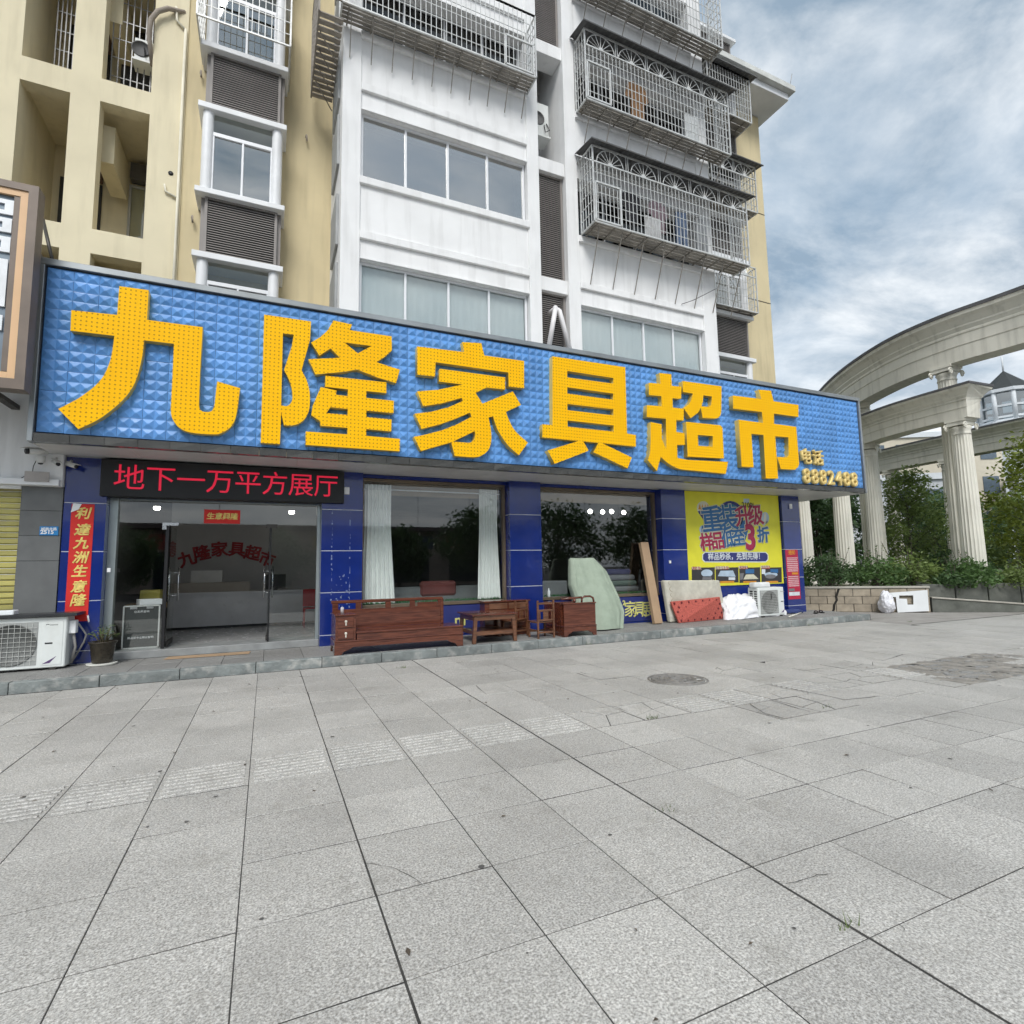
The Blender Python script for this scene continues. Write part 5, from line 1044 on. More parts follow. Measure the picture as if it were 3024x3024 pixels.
MCREAM = mat('red_quilt', (.46, .1, .075), .8, var=.3, scale=38, bump=.6, bscale=30)
BL = on(*z4_(345, 1416), z0+.006); BR = on(*z4_(770, 1375), z0+.006); TL = at(*z4_(262, 1212), 10.5); TR = at(*z4_(728, 1166), 10.5)
rq = thing('red_quilted_board', 'red quilted bed board with dark buttons leaning on the mattress', 'bed board', BL)
q, n = leaning('', '', MCREAM, (BL, BR, TR, TL), .05, '', 0); q.build('board', MCREAM, rq, bevel=.012, seg=2)
btn = mat('dark_button', (.12, .008, .012), .7)
for j in range(5):
    for i in range(7):
        u, v = (i+.5+(.25 if j % 2 else -.15))/7, (j+.5)/5
        p = BL.lerp(BR, u).lerp(TL.lerp(TR, u), v)+n*.002
        o = MB().lathe([(.034, 0), (.026, .01), (.001, .014)], (0, 0, 0), 8).build('button', btn, rq, local=True); o.matrix_local = Matrix.Translation(p-rq.location) @ n.to_track_quat('Z', 'Y').to_matrix().to_4x4()
# crumpled white plastic
WPL = mat('white_plastic_sheet', (.78, .78, .8), .35, var=.03)
def crumple(c, r, seed, lobes, amp=.3, name='plastic_heap', label='', cat_='plastic sheet', m_=None, flatz=z0):
    from mathutils import noise
    m = MB(); bm = bmesh.new(); bmesh.ops.create_icosphere(bm, subdivisions=5, radius=1)
    for v in bm.verts:
        p = v.co.copy(); pw = p+.35*Vector((noise.noise(p*1.7+Vector((seed, 0, 0))), noise.noise(p*1.7+Vector((0, seed, 0))), noise.noise(p*1.7+Vector((0, 0, seed)))))
        d = 1-amp*.5
        for n_i, (kx, ky, kz, kk) in enumerate(((1, .3, .2, 5), (-.4, 1, .3, 6), (.3, -.5, 1, 7), (.8, .7, -.4, 9), (-.7, .2, .8, 11), (.2, .9, .6, 14))): d += amp*.22*abs(math.sin(kk*(pw.x*kx+pw.y*ky+pw.z*kz)+seed*n_i))**.7
        q = p*d*(1+.25*noise.noise(p*1.3+Vector((seed, seed, 0))))
        for (lx, ly, lz, lr) in lobes:
            w = max(0, p.dot(Vector((lx, ly, lz)).normalized())); q += Vector((lx, ly, lz))*w**3*lr
        v.co = Vector((q.x*r[0], q.y*r[1], q.z*r[2]))+Vector(c)
        if v.co.z < flatz+.004: v.co.z = flatz+.004+.01*abs(noise.noise(p*4))
    me = bpy.data.meshes.new('crumple'); bm.to_mesh(me); bm.free()
    for p in me.polygons: p.use_smooth = True
    me.materials.append(m_ or WPL)
    lo = Vector((c[0], c[1], flatz))
    for v in me.vertices: v.co -= lo
    o = inst(me, name, lo); return tag(o, label, cat_)
cpl = on(*z4_(930, 1360), z0); cp_ = at(*z4_(900, 1270), cpl.y)
crumple((cp_.x+.03, cpl.y, z0+.23), (.40, .26, .27), 3.2, ((-.75, -.5, -.6, 1.6), (1.0, -.4, -.5, 1.7), (1.0, 0, .25, 1.2), (-.5, 0, .6, .4)), .5, label='heap of crumpled white plastic sheeting between the red board and the air conditioner')
# ------------------------------------------------------------------ air conditioners
ACW = mat('ac_white', (.72, .75, .73), .45, var=.05, dirt=.2, dscale=5, dirtcol=(.4, .38, .32)); ACG = mat('ac_grille_grey', (.33, .34, .33), .6)
def outdoor_unit(label, x0, x1, y0, y1, zb, zt, fan, wires=True, sideslots=False, logo=True):
    t = thing('air_conditioner', label, 'air conditioner', ((x0+x1)/2, (y0+y1)/2, zb))
    part('casing', ACW, t, (x0, x1, y0, y1, zb+.03, zt), bevel=.012)
    for xx in (x0+.1, x1-.18): part('foot', DKSTEEL, t, (xx, xx+.08, y0-.01, y1+.01, zb, zb+.029))
    fx0, fx1 = fan; g = part('grille_panel', ACG, t, (fx0, fx1, y0-.004, y0-.0005, zb+.08, zt-.07))
    cx, cz, R = (fx0+fx1)/2, (zb+zt)/2, min((fx1-fx0), (zt-zb)-.16)*.49
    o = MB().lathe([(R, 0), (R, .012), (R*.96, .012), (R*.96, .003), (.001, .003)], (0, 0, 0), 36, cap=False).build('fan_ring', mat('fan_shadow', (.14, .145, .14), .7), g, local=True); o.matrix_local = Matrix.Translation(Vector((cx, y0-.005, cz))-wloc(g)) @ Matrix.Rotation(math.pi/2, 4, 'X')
    w = MB(); n = 9 if wires else 14
    for k in range(1, n): x = fx0+(fx1-fx0)*k/n; w.tube([(x, y0-.02, zb+.09), (x, y0-.02, zt-.08)], .003, 4)
    for k in range(1, n): z = zb+.09+(zt-zb-.17)*k/n; w.tube([(fx0+.01, y0-.022, z), (fx1-.01, y0-.022, z)], .003, 4)
    w.build('wire_guard', mat('wire_grey', (.55, .56, .53), .5), g, kind='stuff')
    part('service_panel', ACW, t, (fx1+.05, x1-.04, y0-.006, y0-.001, zb+.07, zt-.06), bevel=.002)
    if logo:
        lx = fx1+.09; me = curve_mesh([[(math.cos(a)*.022+lx+.02, math.sin(a)*.016+zt-.12) for a in [math.pi*k/8 for k in range(9)]]+[(math.cos(a)*.013+lx+.02, math.sin(a)*.008+zt-.12) for a in [math.pi*k/8 for k in range(8, -1, -1)]]], .002); me.materials.append(BLACK); inst(me, 'logo', (0, y0-.0085, 0), t)
        m = MB(); 
        for k in range(6): m.box(lx+.05+k*.016, lx+.062+k*.016, y0-.0085, y0-.0065, zt-.128, zt-.112)
        m.build('logo', ACG, t, kind='stuff')
        st = MB().add([(fx1+.07, y0-.0085, zb+.09), (fx1+.16, y0-.0085, zb+.10), (fx1+.24, y0-.0085, zb+.20), (fx1+.2, y0-.0085, zb+.17)], [(0, 1, 2, 3)]); st.build('sticker', mat('sticker_navy', (.1, .05, .15), .5), t)
        part('grip', BLACK, t, (fx1+.09, fx1+.18, y0-.009, y0-.0065, (zb+zt)/2-.01, (zb+zt)/2+.012))
    if sideslots:
        for k in range(10):
            for (ya, yb_) in ((y0+.04, y0+.13), (y0+.17, y0+.27)): z = zb+.1+k*(zt-zb-.16)/10; part('side_slot', BLACK, t, (x0-.003, x0-.0005, ya, yb_, z, z+.04))
    return t
yl = 10.42; xr = at(*zl_(497, 1600), yl).x; zt_ = at(*zl_(480, 1340), yl).z
outdoor_unit('white outdoor air conditioner with wire fan guard at the left end of the step', xr-1.0, xr, yl, yl+.36, z0, zt_, (xr-.95, xr-.34))
BX = thing('connection_box', 'small white connection box with grey cables beside the left air conditioner', 'electrical box', (xr+.05, yl+.15, .7))
part('box', WPAINT, BX, (xr+.001, xr+.09, yl+.08, yl+.2, .66, .86), bevel=.008); m = MB(); m.tube([(xr+.05, yl+.14, .66), (xr+.08, yl+.16, .45), (xr+.03, yl+.2, .2)], .02, 7); m.tube([(xr+.09, yl+.2, .8), (xr+.19, yl+.24, .62), (xr+.16, yl+.25, .5), (xr+.03, yl+.24, .22)], .013, 7); m.build('cable', mat('grey_cable', (.3, .29, .28), .7), BX)
tag(MB().box(xr-.92, xr+.13, yl-.06, yl+.38, zt_+.005, zt_+.05).build('black_board', mat('black_board', (.03, .032, .035), .35, var=.2), None, bevel=.004), 'flat black board lying on the left air conditioner', 'board')
tag(MB().box(xr-.93, xr-.62, yl-.07, yl+.12, zt_+.052, zt_+.12).build('foam_block', mat('white_foam', (.75, .78, .8), .8), None, bevel=.01), 'white foam block on the black board over the left air conditioner', 'foam block')
ya_ = 10.36; a0, a1, az = at(*z4_(1095, 1200), ya_).x, at(*z4_(1338, 1200), ya_).x, at(*z4_(1200, 1078), ya_).z
outdoor_unit('white outdoor air conditioner standing under the yellow poster', a0, a1, ya_, ya_+.33, z0, az, (a0+.06, a1-.22), wires=False, sideslots=True)
part('fan_dark_mark', BLACK, bpy.data.objects['air_conditioner.001'], (a0+.43, a0+.45, ya_-.03, ya_-.025, az-.3, az-.16))
tag(MB().box(a0-.08, a0+.5, ya_+.02, ya_+.22, az+.003, az+.14).build('indoor_unit_cover', mat('cover_white', (.74, .76, .76), .4), None, bevel=.045, seg=4), 'rounded white indoor unit cover lying on the right air conditioner', 'cover')
m = MB(); m.tube([(a1+.02, ya_+.2, .3), (a1+.15, ya_+.05, .17), (a1+.35, ya_-.05, .16), (a1+.55, ya_+.1, .158)], .01, 6); tag(m.build('grey_cable', mat('grey_cable', (0, 0, 0)), None), 'thin grey cable lying right of the poster air conditioner', 'cable')
c_ = on(*z4_(1440, 1345), z0); d_ = on(*z4_(1500, 1325), z0); e_ = on(*z4_(1385, 1365), z0); tag(MB().tube([e_+Vector((0, 0, .02)), d_+Vector((0, 0, .02))], .018, 8).build('pale_tube', mat('pale_tube', (.7, .68, .6), .5), None), 'short pale tube lying on the step near the rightmost pillar', 'tube')
crumple((*on(*z4_(1410, 1322), z0).xy, z0+.03), (.3, .14, .06), 8.1, (), .6, 'blue_rag', 'crumpled blue rag at the foot of the rightmost pillar', 'rag', mat('blue_rag', (.03, .05, .17), .8))
for k, (p, lab) in enumerate(((z4_(1640, 1325), 'left dark sandal of the pair on the step'), (z4_(1695, 1320), 'right dark sandal of the pair on the step'))):
    c_ = on(*p, z0); s_ = thing('sandal', lab, 'sandal', (c_.x, c_.y, z0), 'pair of sandals', .5+.5*k)
    MB().prism([(-.13, -.03), (-.1, -.045), (.08, -.05), (.13, -.03), (.14, 0), (.13, .03), (.08, .05), (-.1, .045), (-.13, .03)], 2, .0, .025).build('sole', BLACK, s_, local=True, bevel=.004); MB().tube([(.05, -.048, .02), (.045, -.03, .06), (.04, 0, .07), (.045, .03, .06), (.05, .048, .02)], .016, 6).build('strap', mat('dark_strap', (.05, .03, .03), .7), s_, local=True)
# pot plant, dustpan, broom, cardboard on the floor
pc = on(*zl_(780, 1705), z0+.02)
PT = thing('potted_plant', 'jade plant in a dark ornate pot by the entrance', 'potted plant', (pc.x-.03, pc.y+.1, z0))
q = (pc.x-.03, pc.y+.1, 0); MB().lathe([(.19, z0), (.205, z0+.03), (.18, z0+.032), (.001, z0+.03)], q, 28).build('saucer', mat('saucer_white', (.6, .6, .55), .6), PT)
POT = mat('dark_glazed_pot', (.035, .028, .018), .3, var=.5, scale=16, bump=1.0, bscale=22)
MB().lathe([(.12, z0+.034), (.135, z0+.05), (.165, z0+.31), (.185, z0+.34), (.195, z0+.36), (.175, z0+.365), (.16, z0+.33), (.001, z0+.31)], q, 30).build('pot', POT, PT); MB().lathe([(.16, z0+.325), (.001, z0+.335)], q, 20).build('soil', DIRT, PT)
m = MB(); lf = MB()
for k in range(9):
    a = k*2.4; e = Vector((q[0]+.2*math.cos(a)*rnd.uniform(.4, 1.1), q[1]+.15*math.sin(a), z0+.33+rnd.uniform(.1, .26))); s0 = Vector((q[0]+.03*math.cos(a), q[1]+.03*math.sin(a), z0+.32)); md = (s0+e)/2+Vector((0, 0, .05)); m.tube([s0, md, e], [.012, .009, .005], 5)
    for j in range(9):
        p = e.lerp(md, rnd.random()*.8)+Vector((rnd.gauss(0, .03), rnd.gauss(0, .03), rnd.gauss(0, .025))); th = rnd.uniform(0, 6.3); u = Vector((math.cos(th), math.sin(th), rnd.uniform(-.3, .6))).normalized()*.028; w = u.cross(Vector((0, 0, 1))).normalized()*.016; lf.add([p-u, p+w, p+u, p-w, p+Vector((0, 0, .008))], [(0, 1, 4), (1, 2, 4), (2, 3, 4), (3, 0, 4)])
m.build('stems', mat('grey_stem', (.15, .13, .08), .8), PT); lf.build('leaves', mat('jade_leaf', (.09, .14, .035), .5, var=.3, scale=9), PT, kind='stuff')
p = on(*zl_(640, 1690), z0); TEAL = mat('teal_plastic', (.02, .2, .24), .45)
dp = thing('dustpan', 'teal plastic dustpan on the floor beside the flower pot', 'dustpan', (p.x, p.y, z0)); MB().add([(p.x-.16, p.y-.1, z0+.003), (p.x+.12, p.y-.1, z0+.003), (p.x+.1, p.y+.16, z0+.01), (p.x-.14, p.y+.16, z0+.01), (p.x-.16, p.y-.1, z0+.02), (p.x+.12, p.y-.1, z0+.02), (p.x+.1, p.y+.16, z0+.12), (p.x-.14, p.y+.16, z0+.12)], [(0, 1, 2, 3), (4, 7, 6, 5), (0, 3, 7, 4), (1, 5, 6, 2), (2, 6, 7, 3)]).build('pan', TEAL, dp)
MB().tube([(p.x+.09, p.y+.15, z0+.1), at(*zl_(668, 1335), YP-.05)], .012, 7).build('handle', WPAINT, dp)
f0, f1 = on(*z1_(640, 1362), z0), on(*z1_(1218, 1320), z0)
tag(MB().add([(f0.x, f0.y, z0+.004), (f1.x, f1.y-.02, z0+.004), (f1.x+.02, f1.y+.26, z0+.006), (f0.x+.05, f0.y+.18, z0+.02), (f0.x, f0.y, z0+.008), (f1.x, f1.y-.02, z0+.008), (f1.x+.02, f1.y+.26, z0+.01), (f0.x+.05, f0.y+.18, z0+.024)], [(3, 2, 1, 0), (4, 5, 6, 7), (0, 1, 5, 4), (1, 2, 6, 5), (2, 3, 7, 6), (3, 0, 4, 7)]).build('flat_cardboard', CARD, None), 'flattened brown cardboard strip lying before the glass doors', 'cardboard')
# ------------------------------------------------------------------ cameras above the left pilaster
GREYL = mat('light_grey_plastic', (.6, .6, .58), .5)
def cctv(label, p, d, s=1.):
    p = Vector(p); d = Vector(d).normalized(); t = thing('security_camera', label, 'security camera', p)
    b = MB(); b.tube([p-d*.1*s, p+d*.1*s], .042*s, 10); b.build('body', GREYL, t); MB().tube([p+d*.101*s, p+d*.13*s], .036*s, 10).build('lens', BLACK, t)
    u = Vector((0, 0, 1)); w = d.cross(u).normalized(); MB().obox(p+Vector((0, 0, .048*s))+d*.03*s, d*.14*s, w*.05*s, u*.005).build('hood', GREYL, t)
    MB().tube([p-d*.05*s, p-d*.05*s+Vector((0, .06, .09))*s, p-d*.05*s+Vector((0, .16, .1))*s], .015*s, 7).build('bracket', GREYL, t)
cctv('larger bullet camera under the left end of the sign', at(*zl_(290, 85), 10.55), (-.75, -.6, -.15), 1.2); cctv('small bullet camera above the grey pilaster ledge', at(*zl_(425, 170), 10.6), (.5, -.7, -.35), .8); cctv('dark little camera on the leftmost blue pillar under the soffit', at(*zl_(545, 190), 10.66), (.8, -.5, -.3), .8)
p = at(*zl_(310, 150), 10.62); dm = thing('dome_camera', 'pale dome camera with dangling cord on the white wall', 'security camera', p); MB().lathe([(.001, -.06), (.04, -.05), (.058, -.02), (.06, .02), (.065, .06), (.001, .07)], p, 18).build('dome', GREYL, dm); MB().lathe([(.001, -.075), (.03, -.066), (.036, -.05)], p, 14, cap=False).build('lens', BLACK, dm)
MB().tube([p+Vector((-.05, 0, 0)), p+Vector((-.09, .02, -.1)), p+Vector((-.1, .03, -.2)), p+Vector((-.25, .05, -.3))], .006, 5).build('cord', BLACK, dm)
# ------------------------------------------------------------------ the neighbour on the left
NB = thing('neighbour_shop', 'neighbouring shop with grey stone pilaster and yellow roller shutter', 'shop', (-4.6, 11, .15))
GST = mat('grey_stone_tile', (.125, .13, .13), .45, var=.12, scale=4, rand=.06)
xp1 = -2.99; xp0 = at(*zl_(140, 700), 10.78).x
core = part('pilaster', mat('dark_grout', (.05, .05, .05), .9), NB, (xp0+.004, xp1-.004, 10.785, 11.2, .15, 2.95))
zs_ = [.15]+sorted(at(*zl_(*p), 10.78).z for p in ((300, 350), (290, 535), (280, 725), (270, 918)))
zs_ = [.15, .52]+[z for z in zs_[1:]]+[2.95]
for a, b in zip(zs_, zs_[1:]): part('stone_tile', GST, core, (xp0, xp1, 10.78, 11.19, a+.003, b-.003), bevel=.002)
part('wall', WHITE, NB, (-7, xp1-.005, 10.72, 11.2, 2.951, 5.0)); part('ledge', WPAINT, NB, (-7, xp1-.02, 10.62, 10.719, 2.952, 3.05), bevel=.006)
p0, p1 = at(*zl_(190, 235), 10.61), at(*zl_(372, 318), 10.61); part('notice_board', mat('blank_paper', (.4, .37, .35), .8, var=.15, scale=6), NB, (p0.x, p1.x, 10.60, 10.615, p1.z, p0.z))
part('shutter_box', WPAINT, NB, (-7, xp0-.005, 10.75, 11.0, 2.90, 2.949))
SHY = mat('faded_yellow_slat', (.42, .38, .12), .6, var=.15, scale=2, dirt=.7, dscale=3, dirtcol=(.3, .26, .2), rand=.15); z = .2
while z < 2.88:
    m = MB(); m.prism([(10.86, z), (10.83, z+.02), (10.83, z+.07), (10.86, z+.088), (10.88, z+.088), (10.88, z)], 0, -6.8, xp0-.012); m.build('shutter_slat', SHY, NB); z += .092
sp = thing('number_plate', 'small blue house number plate 2515 on the grey pilaster', 'number plate', at(*zl_(372, 725), 10.77))
v0, v1 = at(*zl_(303, 655), 10.77), at(*zl_(442, 725), 10.77)
part('plate', mat('plate_blue', (.02, .2, .48), .4), sp, (v0.x, v1.x, 10.765, 10.778, v1.z, v0.z), bevel=.003); part('border', WPAINT, sp, (v0.x+.008, v1.x-.008, 10.7635, 10.7648, v0.z-.012, v0.z-.008), (v0.x+.008, v1.x-.008, 10.7635, 10.7648, v1.z+.008, v1.z+.012)) if False else None
text('城南北路', .05, ((v0.x+v1.x)/2, 10.762, v0.z-.045), sp, WPAINT, 'print', depth=.002, bold=.001); text('2515', .085, ((v0.x+v1.x)/2-.02, 10.762, v1.z+.05), sp, WPAINT, 'print', depth=.002, bold=.003)
# its sign box
YNB = 9.3; zn5 = ZF(0, 520, .34188)
NS = thing('neighbour_sign', 'brown framed grey sign box with white key pattern at the left edge', 'signboard', (-4.6, 9.8, 3.9))
BRN = mat('brown_metal', (.17, .135, .11), .5, .2, var=.12); ORG = mat('lit_chamfer_peach', (.7, .45, .25), .5, var=.04); GRP = mat('blue_grey_sheet', (.17, .21, .25), .4, .3, var=.15)
xo = at(*zn5(340, 700), YNB).x-.06; zb_n = at(*zn5(165, 1840), YNB).z; zt_n = at(*zn5(330, 90), YNB).z
part('outer_frame', BRN, NS, (-7, xo, YNB, YNB+.24, zb_n-.0, zb_n+.14), (-7, xo, YNB, YNB+.24, zt_n-.1, zt_n), (xo-.11, xo, YNB, YNB+.24, zb_n+.14, zt_n-.1))
part('mounting_arm', DKSTEEL, NS, (xo-.6, xo-.5, YNB+.24, 10.75, zb_n+.05, zb_n+.12)); part('mounting_arm', DKSTEEL, NS, (xo-.6, xo-.5, YNB+.24, 11.9, zt_n-.2, zt_n-.12))
part('lit_chamfer', ORG, NS, (xo-.20, xo-.111, YNB+.02, YNB+.06, zb_n+.141, zt_n-.101)); part('lit_chamfer', ORG, NS, (-7, xo-.201, YNB+.02, YNB+.06, zb_n+.141, zb_n+.23)); part('lit_chamfer', ORG, NS, (-7, xo-.201, YNB+.02, YNB+.06, zt_n-.19, zt_n-.101))  # peach colour stands for light caught on the frame's inner chamfer
part('inner_frame', BRN, NS, (xo-.27, xo-.201, YNB+.03, YNB+.1, zb_n+.241, zt_n-.191)); part('panel', GRP, NS, (-7, xo-.271, YNB+.07, YNB+.1, zb_n+.242, zt_n-.192))
WOP = mat('white_key_pattern', (.78, .8, .82), .4)
for (py0, py1, pxr) in ((215, 340, 125), (370, 490, 105), (530, 660, 93), (720, 1130, 70), (1200, 1330, 22)):
    A_, B_ = at(*zn5(pxr, py0), YNB+.04), at(*zn5(pxr-12, py1), YNB+.04); xr_ = A_.x; z1n, z0n = A_.z, B_.z; t = .05
    me = curve_mesh([[(xr_-.9, z0n), (xr_, z0n), (xr_, z1n), (xr_-.9, z1n)], [(xr_-.85, z0n+.06), (xr_-.1, z0n+.06), (xr_-.1, z1n-.06), (xr_-.85, z1n-.06)]], .04); me.materials.append(WOP); inst(me, 'key_pattern', (0, YNB+.04, 0), NS)
MB().tube([at(*zn5(370, 370), 10.6), at(*zn5(455, 740), 10.3)], .025, 6).build('stay_rod', DKSTEEL, NS)
# ------------------------------------------------------------------ planter wall and things by it
BLK = mat('beige_block', (.36, .31, .24), .85, var=.14, scale=5, bump=.5, bscale=30, dirt=.45, dscale=3.5, rand=.1, dirtcol=(.12, .11, .09))
DSTONE = mat('dark_mossy_stone', (.12, .125, .11), .85, var=.25, scale=4, bump=.6, dirt=.4, dirtcol=(.05, .07, .04))
W1, W0 = Vector((18.06, 9.82, 0)), Vector((14.75, 12.72, 0)); wd_ = (W1-W0).normalized(); wl_ = (W1-W0).length; wn_ = Vector((wd_.y, -wd_.x, 0))
if wn_.y > 0: wn_ = -wn_
ang = math.atan2(wd_.y, wd_.x)
PW = thing('planter_wall', 'low beige block planter wall right of the shop, holding shrubs', 'wall', W0)
def wpt(s, o, z): return W0+wd_*s+wn_*o+Vector((0, 0, z))
m = MB(); m.obox(wpt(wl_/2, -.11, .36), wd_*(wl_/2-.002), wn_*.1, Vector((0, 0, .36))); m.build('mortar_core', mat('dark_mortar', (.08, .075, .065), .95), PW)
for r in range(3):
    s = -.0 if r % 2 == 0 else -.24; zb0 = .01+r*.238
    while s < wl_-.02:
        a, b = max(0, s), min(wl_, s+.475)
        if b-a > .05 and not (r >= 0 and abs((a+b)/2-2.06+r*.1) < .0): m = MB(); m.obox(wpt((a+b)/2, -.1+rnd.uniform(-.004, .004), zb0+.115), wd_*((b-a)/2-.006), wn_*.112, Vector((0, 0, .113))); m.build('block', BLK, PW, bevel=.006)
        s += .48
m = MB(); m.obox(wpt(wl_/2, -.11, .753), wd_*(wl_/2+.02), wn_*.15, Vector((0, 0, .03))); m.build('coping', mat('pale_coping', (.42, .4, .35), .8, var=.15, dirt=.4), PW, bevel=.008)
m = MB(); cr_ = [(2.02, .72), (1.98, .6), (1.93, .48), (1.94, .36), (1.86, .22), (1.84, .08), (1.8, .0)]
m.add([wpt(s-.035, .016, z) for s, z in cr_]+[wpt(s+.035, .016, z) for s, z in cr_], [(k, k+1, 8+k, 7+k) for k in range(6)]); m.build('damp_crack', mat('crack_black', (.02, .018, .015), .9), PW)
# ramp wall running on to the right
R0, R1 = W1+Vector((.06, -.02, 0)), Vector((21.6, 7.35, 0)); rd_ = (R1-R0).normalized(); rn_ = Vector((rd_.y, -rd_.x, 0)); rn_ = -rn_ if rn_.y > 0 else rn_
RW_ = thing('ramp_wall', 'low sloping grey stone ramp wall with pale coping at the right edge', 'wall', R0)
def ramp(o, th, za, zb1, zc1, zd): 
    P = [R0+rn_*o, R1+rn_*o, R1+rn_*(o-th), R0+rn_*(o-th)]
    return MB().add([P[0]+Vector((0, 0, za)), P[1]+Vector((0, 0, zb1)), P[2]+Vector((0, 0, zb1)), P[3]+Vector((0, 0, za)), P[0]+Vector((0, 0, zc1)), P[1]+Vector((0, 0, zd)), P[2]+Vector((0, 0, zd)), P[3]+Vector((0, 0, zc1))], [(3, 2, 1, 0), (4, 5, 6, 7), (0, 1, 5, 4), (1, 2, 6, 5), (2, 3, 7, 6), (3, 0, 4, 7)])
ramp(0, .25, 0, 0, .42, .06).build('body', DSTONE, RW_); ramp(.03, .31, .421, .061, .465, .105).build('coping', MATS['pale_coping'], RW_, bevel=.008)
BWL = thing('back_terrace_wall', 'dark mossy stone terrace wall behind the ramp under the shrubs', 'wall', (19.5, 10, 0)); 
def run(a, b, th, z0_, z1_, name, mt, par): 
    a, b = Vector((*a, 0)), Vector((*b, 0)); d = (b-a).normalized(); n_ = Vector((-d.y, d.x, 0)); MB().obox((a+b)/2+Vector((0, 0, (z0_+z1_)/2)), (b-a)/2, n_*th/2, Vector((0, 0, (z1_-z0_)/2))).build(name, mt, par, bevel=.01)
for k in range(6): a = Vector((18.2, 10.15)).lerp(Vector((23.4, 7.6)), k/6); b = Vector((18.2, 10.15)).lerp(Vector((23.4, 7.6)), (k+1)/6-.006); run(a, b, .3, 0, .82+.03*(k % 2), 'stone_slab', DSTONE, BWL)
SOIL = struct(MB().add([(14.4, 13.2, .66), (18.1, 10.0, .66), (24, 7.6, .70), (60, 5, .7), (80, 60, .7), (14.8, 60, .66)], [(0, 1, 2, 3, 4, 5)]).build('garden_bed', mat('garden_soil', (.06, .065, .03), .95, var=.4, scale=3, bump=.8)))
# white worktop panel with cut-outs and a bag, leaning on the wall
Pp = W0+wn_*.1
def onw(p, o=.1):
    d = _ray(*p); P_ = W0+wn_*o; c = Vector((0, 0, H)); t = (P_-c).dot(wn_)/d.dot(wn_); q = c+d*t; return (q-W0).dot(wd_), q.z
WP = [onw(z5_(*p)) for p in ((670, 785), (1052, 757), (1062, 950), (775, 963), (768, 905), (762, 822), (672, 820))]
HO = [onw(z5_(*p)) for p in ((792, 808), (920, 806), (922, 890), (866, 890), (862, 838), (792, 836))]
zmin = min(z for s, z in WP); me = curve_mesh([[(s, z-zmin+.006) for s, z in WP], [(s, z-zmin+.006) for s, z in HO]], .03); me.materials.append(mat('worktop_white', (.74, .76, .77), .4, var=.04))
o = inst(me, 'worktop_panel', W0+wn_*.13, rot=(-math.radians(4), 0, ang)); tag(o, 'white worktop panel with cut-outs leaning on the planter wall', 'panel')
sb = onw(z5_(675, 900), .3); pb_ = W0+wd_*sb[0]+wn_*.3
crumple((pb_.x, pb_.y, .28), (.2, .17, .26), 5.5, ((0, 0, 1, .25),), .3, 'plastic_bag', 'white plastic sack standing left of the white worktop panel', 'sack', mat('sack_white', (.72, .72, .76), .45), flatz=.005)
# ------------------------------------------------------------------ classical colonnade
CST = mat('cream_stone', (.70, .68, .60), .8, var=.06, scale=1.6, bump=.25, bscale=60, dirt=.38, dscale=1.3, streak=True, dirtcol=(.2, .19, .15))
CAPR = mat('dark_roof_cap', (.1, .1, .105), .8, var=.2)
def spline(P, n=8):
    P = [Vector((*p, 0)) for p in P]; Q = [P[0]*2-P[1]]+P+[P[-1]*2-P[-2]]; out = []
    for i in range(1, len(Q)-2):
        for k in range(n):
            t = k/n; a, b, c, d = Q[i-1:i+3]; out.append(.5*(2*b+(c-a)*t+(2*a-5*b+4*c-d)*t*t+(3*b-a-3*c+d)*t**3))
    return out+[P[-1]]
def beam(path, zb, zt, w, parent, close=True):
    h = zt-zb                                 # section: (offset from centre line, height); moulded on both faces
    half = [(w*.5, 0), (w*.5, h*.30), (w*.53, h*.31), (w*.53, h*.52), (w*.57, h*.535), (w*.57, h*.57), (w*.55, h*.585), (w*.60, h*.63), (w*.64, h*.66), (w*.64, h*.69), (w*.78, h*.80), (w*.90, h*.86), (w*.92, h*.93)]
    sec = half+[(-x, z) for x, z in reversed(half)]; ns = len(sec); V = []; F = []
    for i, p in enumerate(path):
        d = (path[min(i+1, len(path)-1)]-path[max(i-1, 0)]).normalized(); n_ = Vector((d.y, -d.x, 0))
        for (o_, z) in sec: V.append(p+n_*o_+Vector((0, 0, zb+z))-(d*(abs(o_)-w*.5) if i == 0 else d*0))
    for i in range(len(path)-1):
        for k in range(ns): F.append((i*ns+k, i*ns+(k+1) % ns, (i+1)*ns+(k+1) % ns, (i+1)*ns+k))
    F.append(tuple(range(ns))); F.append(tuple((len(path)-1)*ns+k for k in range(ns)))
    b = MB().add(V, F).build('entablature', CST, parent)
    V = []; F = []
    for i, p in enumerate(path):
        d = (path[min(i+1, len(path)-1)]-path[max(i-1, 0)]).normalized(); n_ = Vector((d.y, -d.x, 0)); 
        for (o_, z) in ((w*.96, h*.932), (w*.96, h), (-w*.96, h), (-w*.96, h*.932)): V.append(p+n_*o_+Vector((0, 0, zb+z))-(d*w*.46 if i == 0 else d*0))
    for i in range(len(path)-1):
        for k in range(4): F.append((i*4+k, i*4+(k+1) % 4, (i+1)*4+(k+1) % 4, (i+1)*4+k))
    F += [(0, 1, 2, 3), tuple((len(path)-1)*4+k for k in range(4))]
    MB().add(V, F).build('roof_cap', CAPR, b)
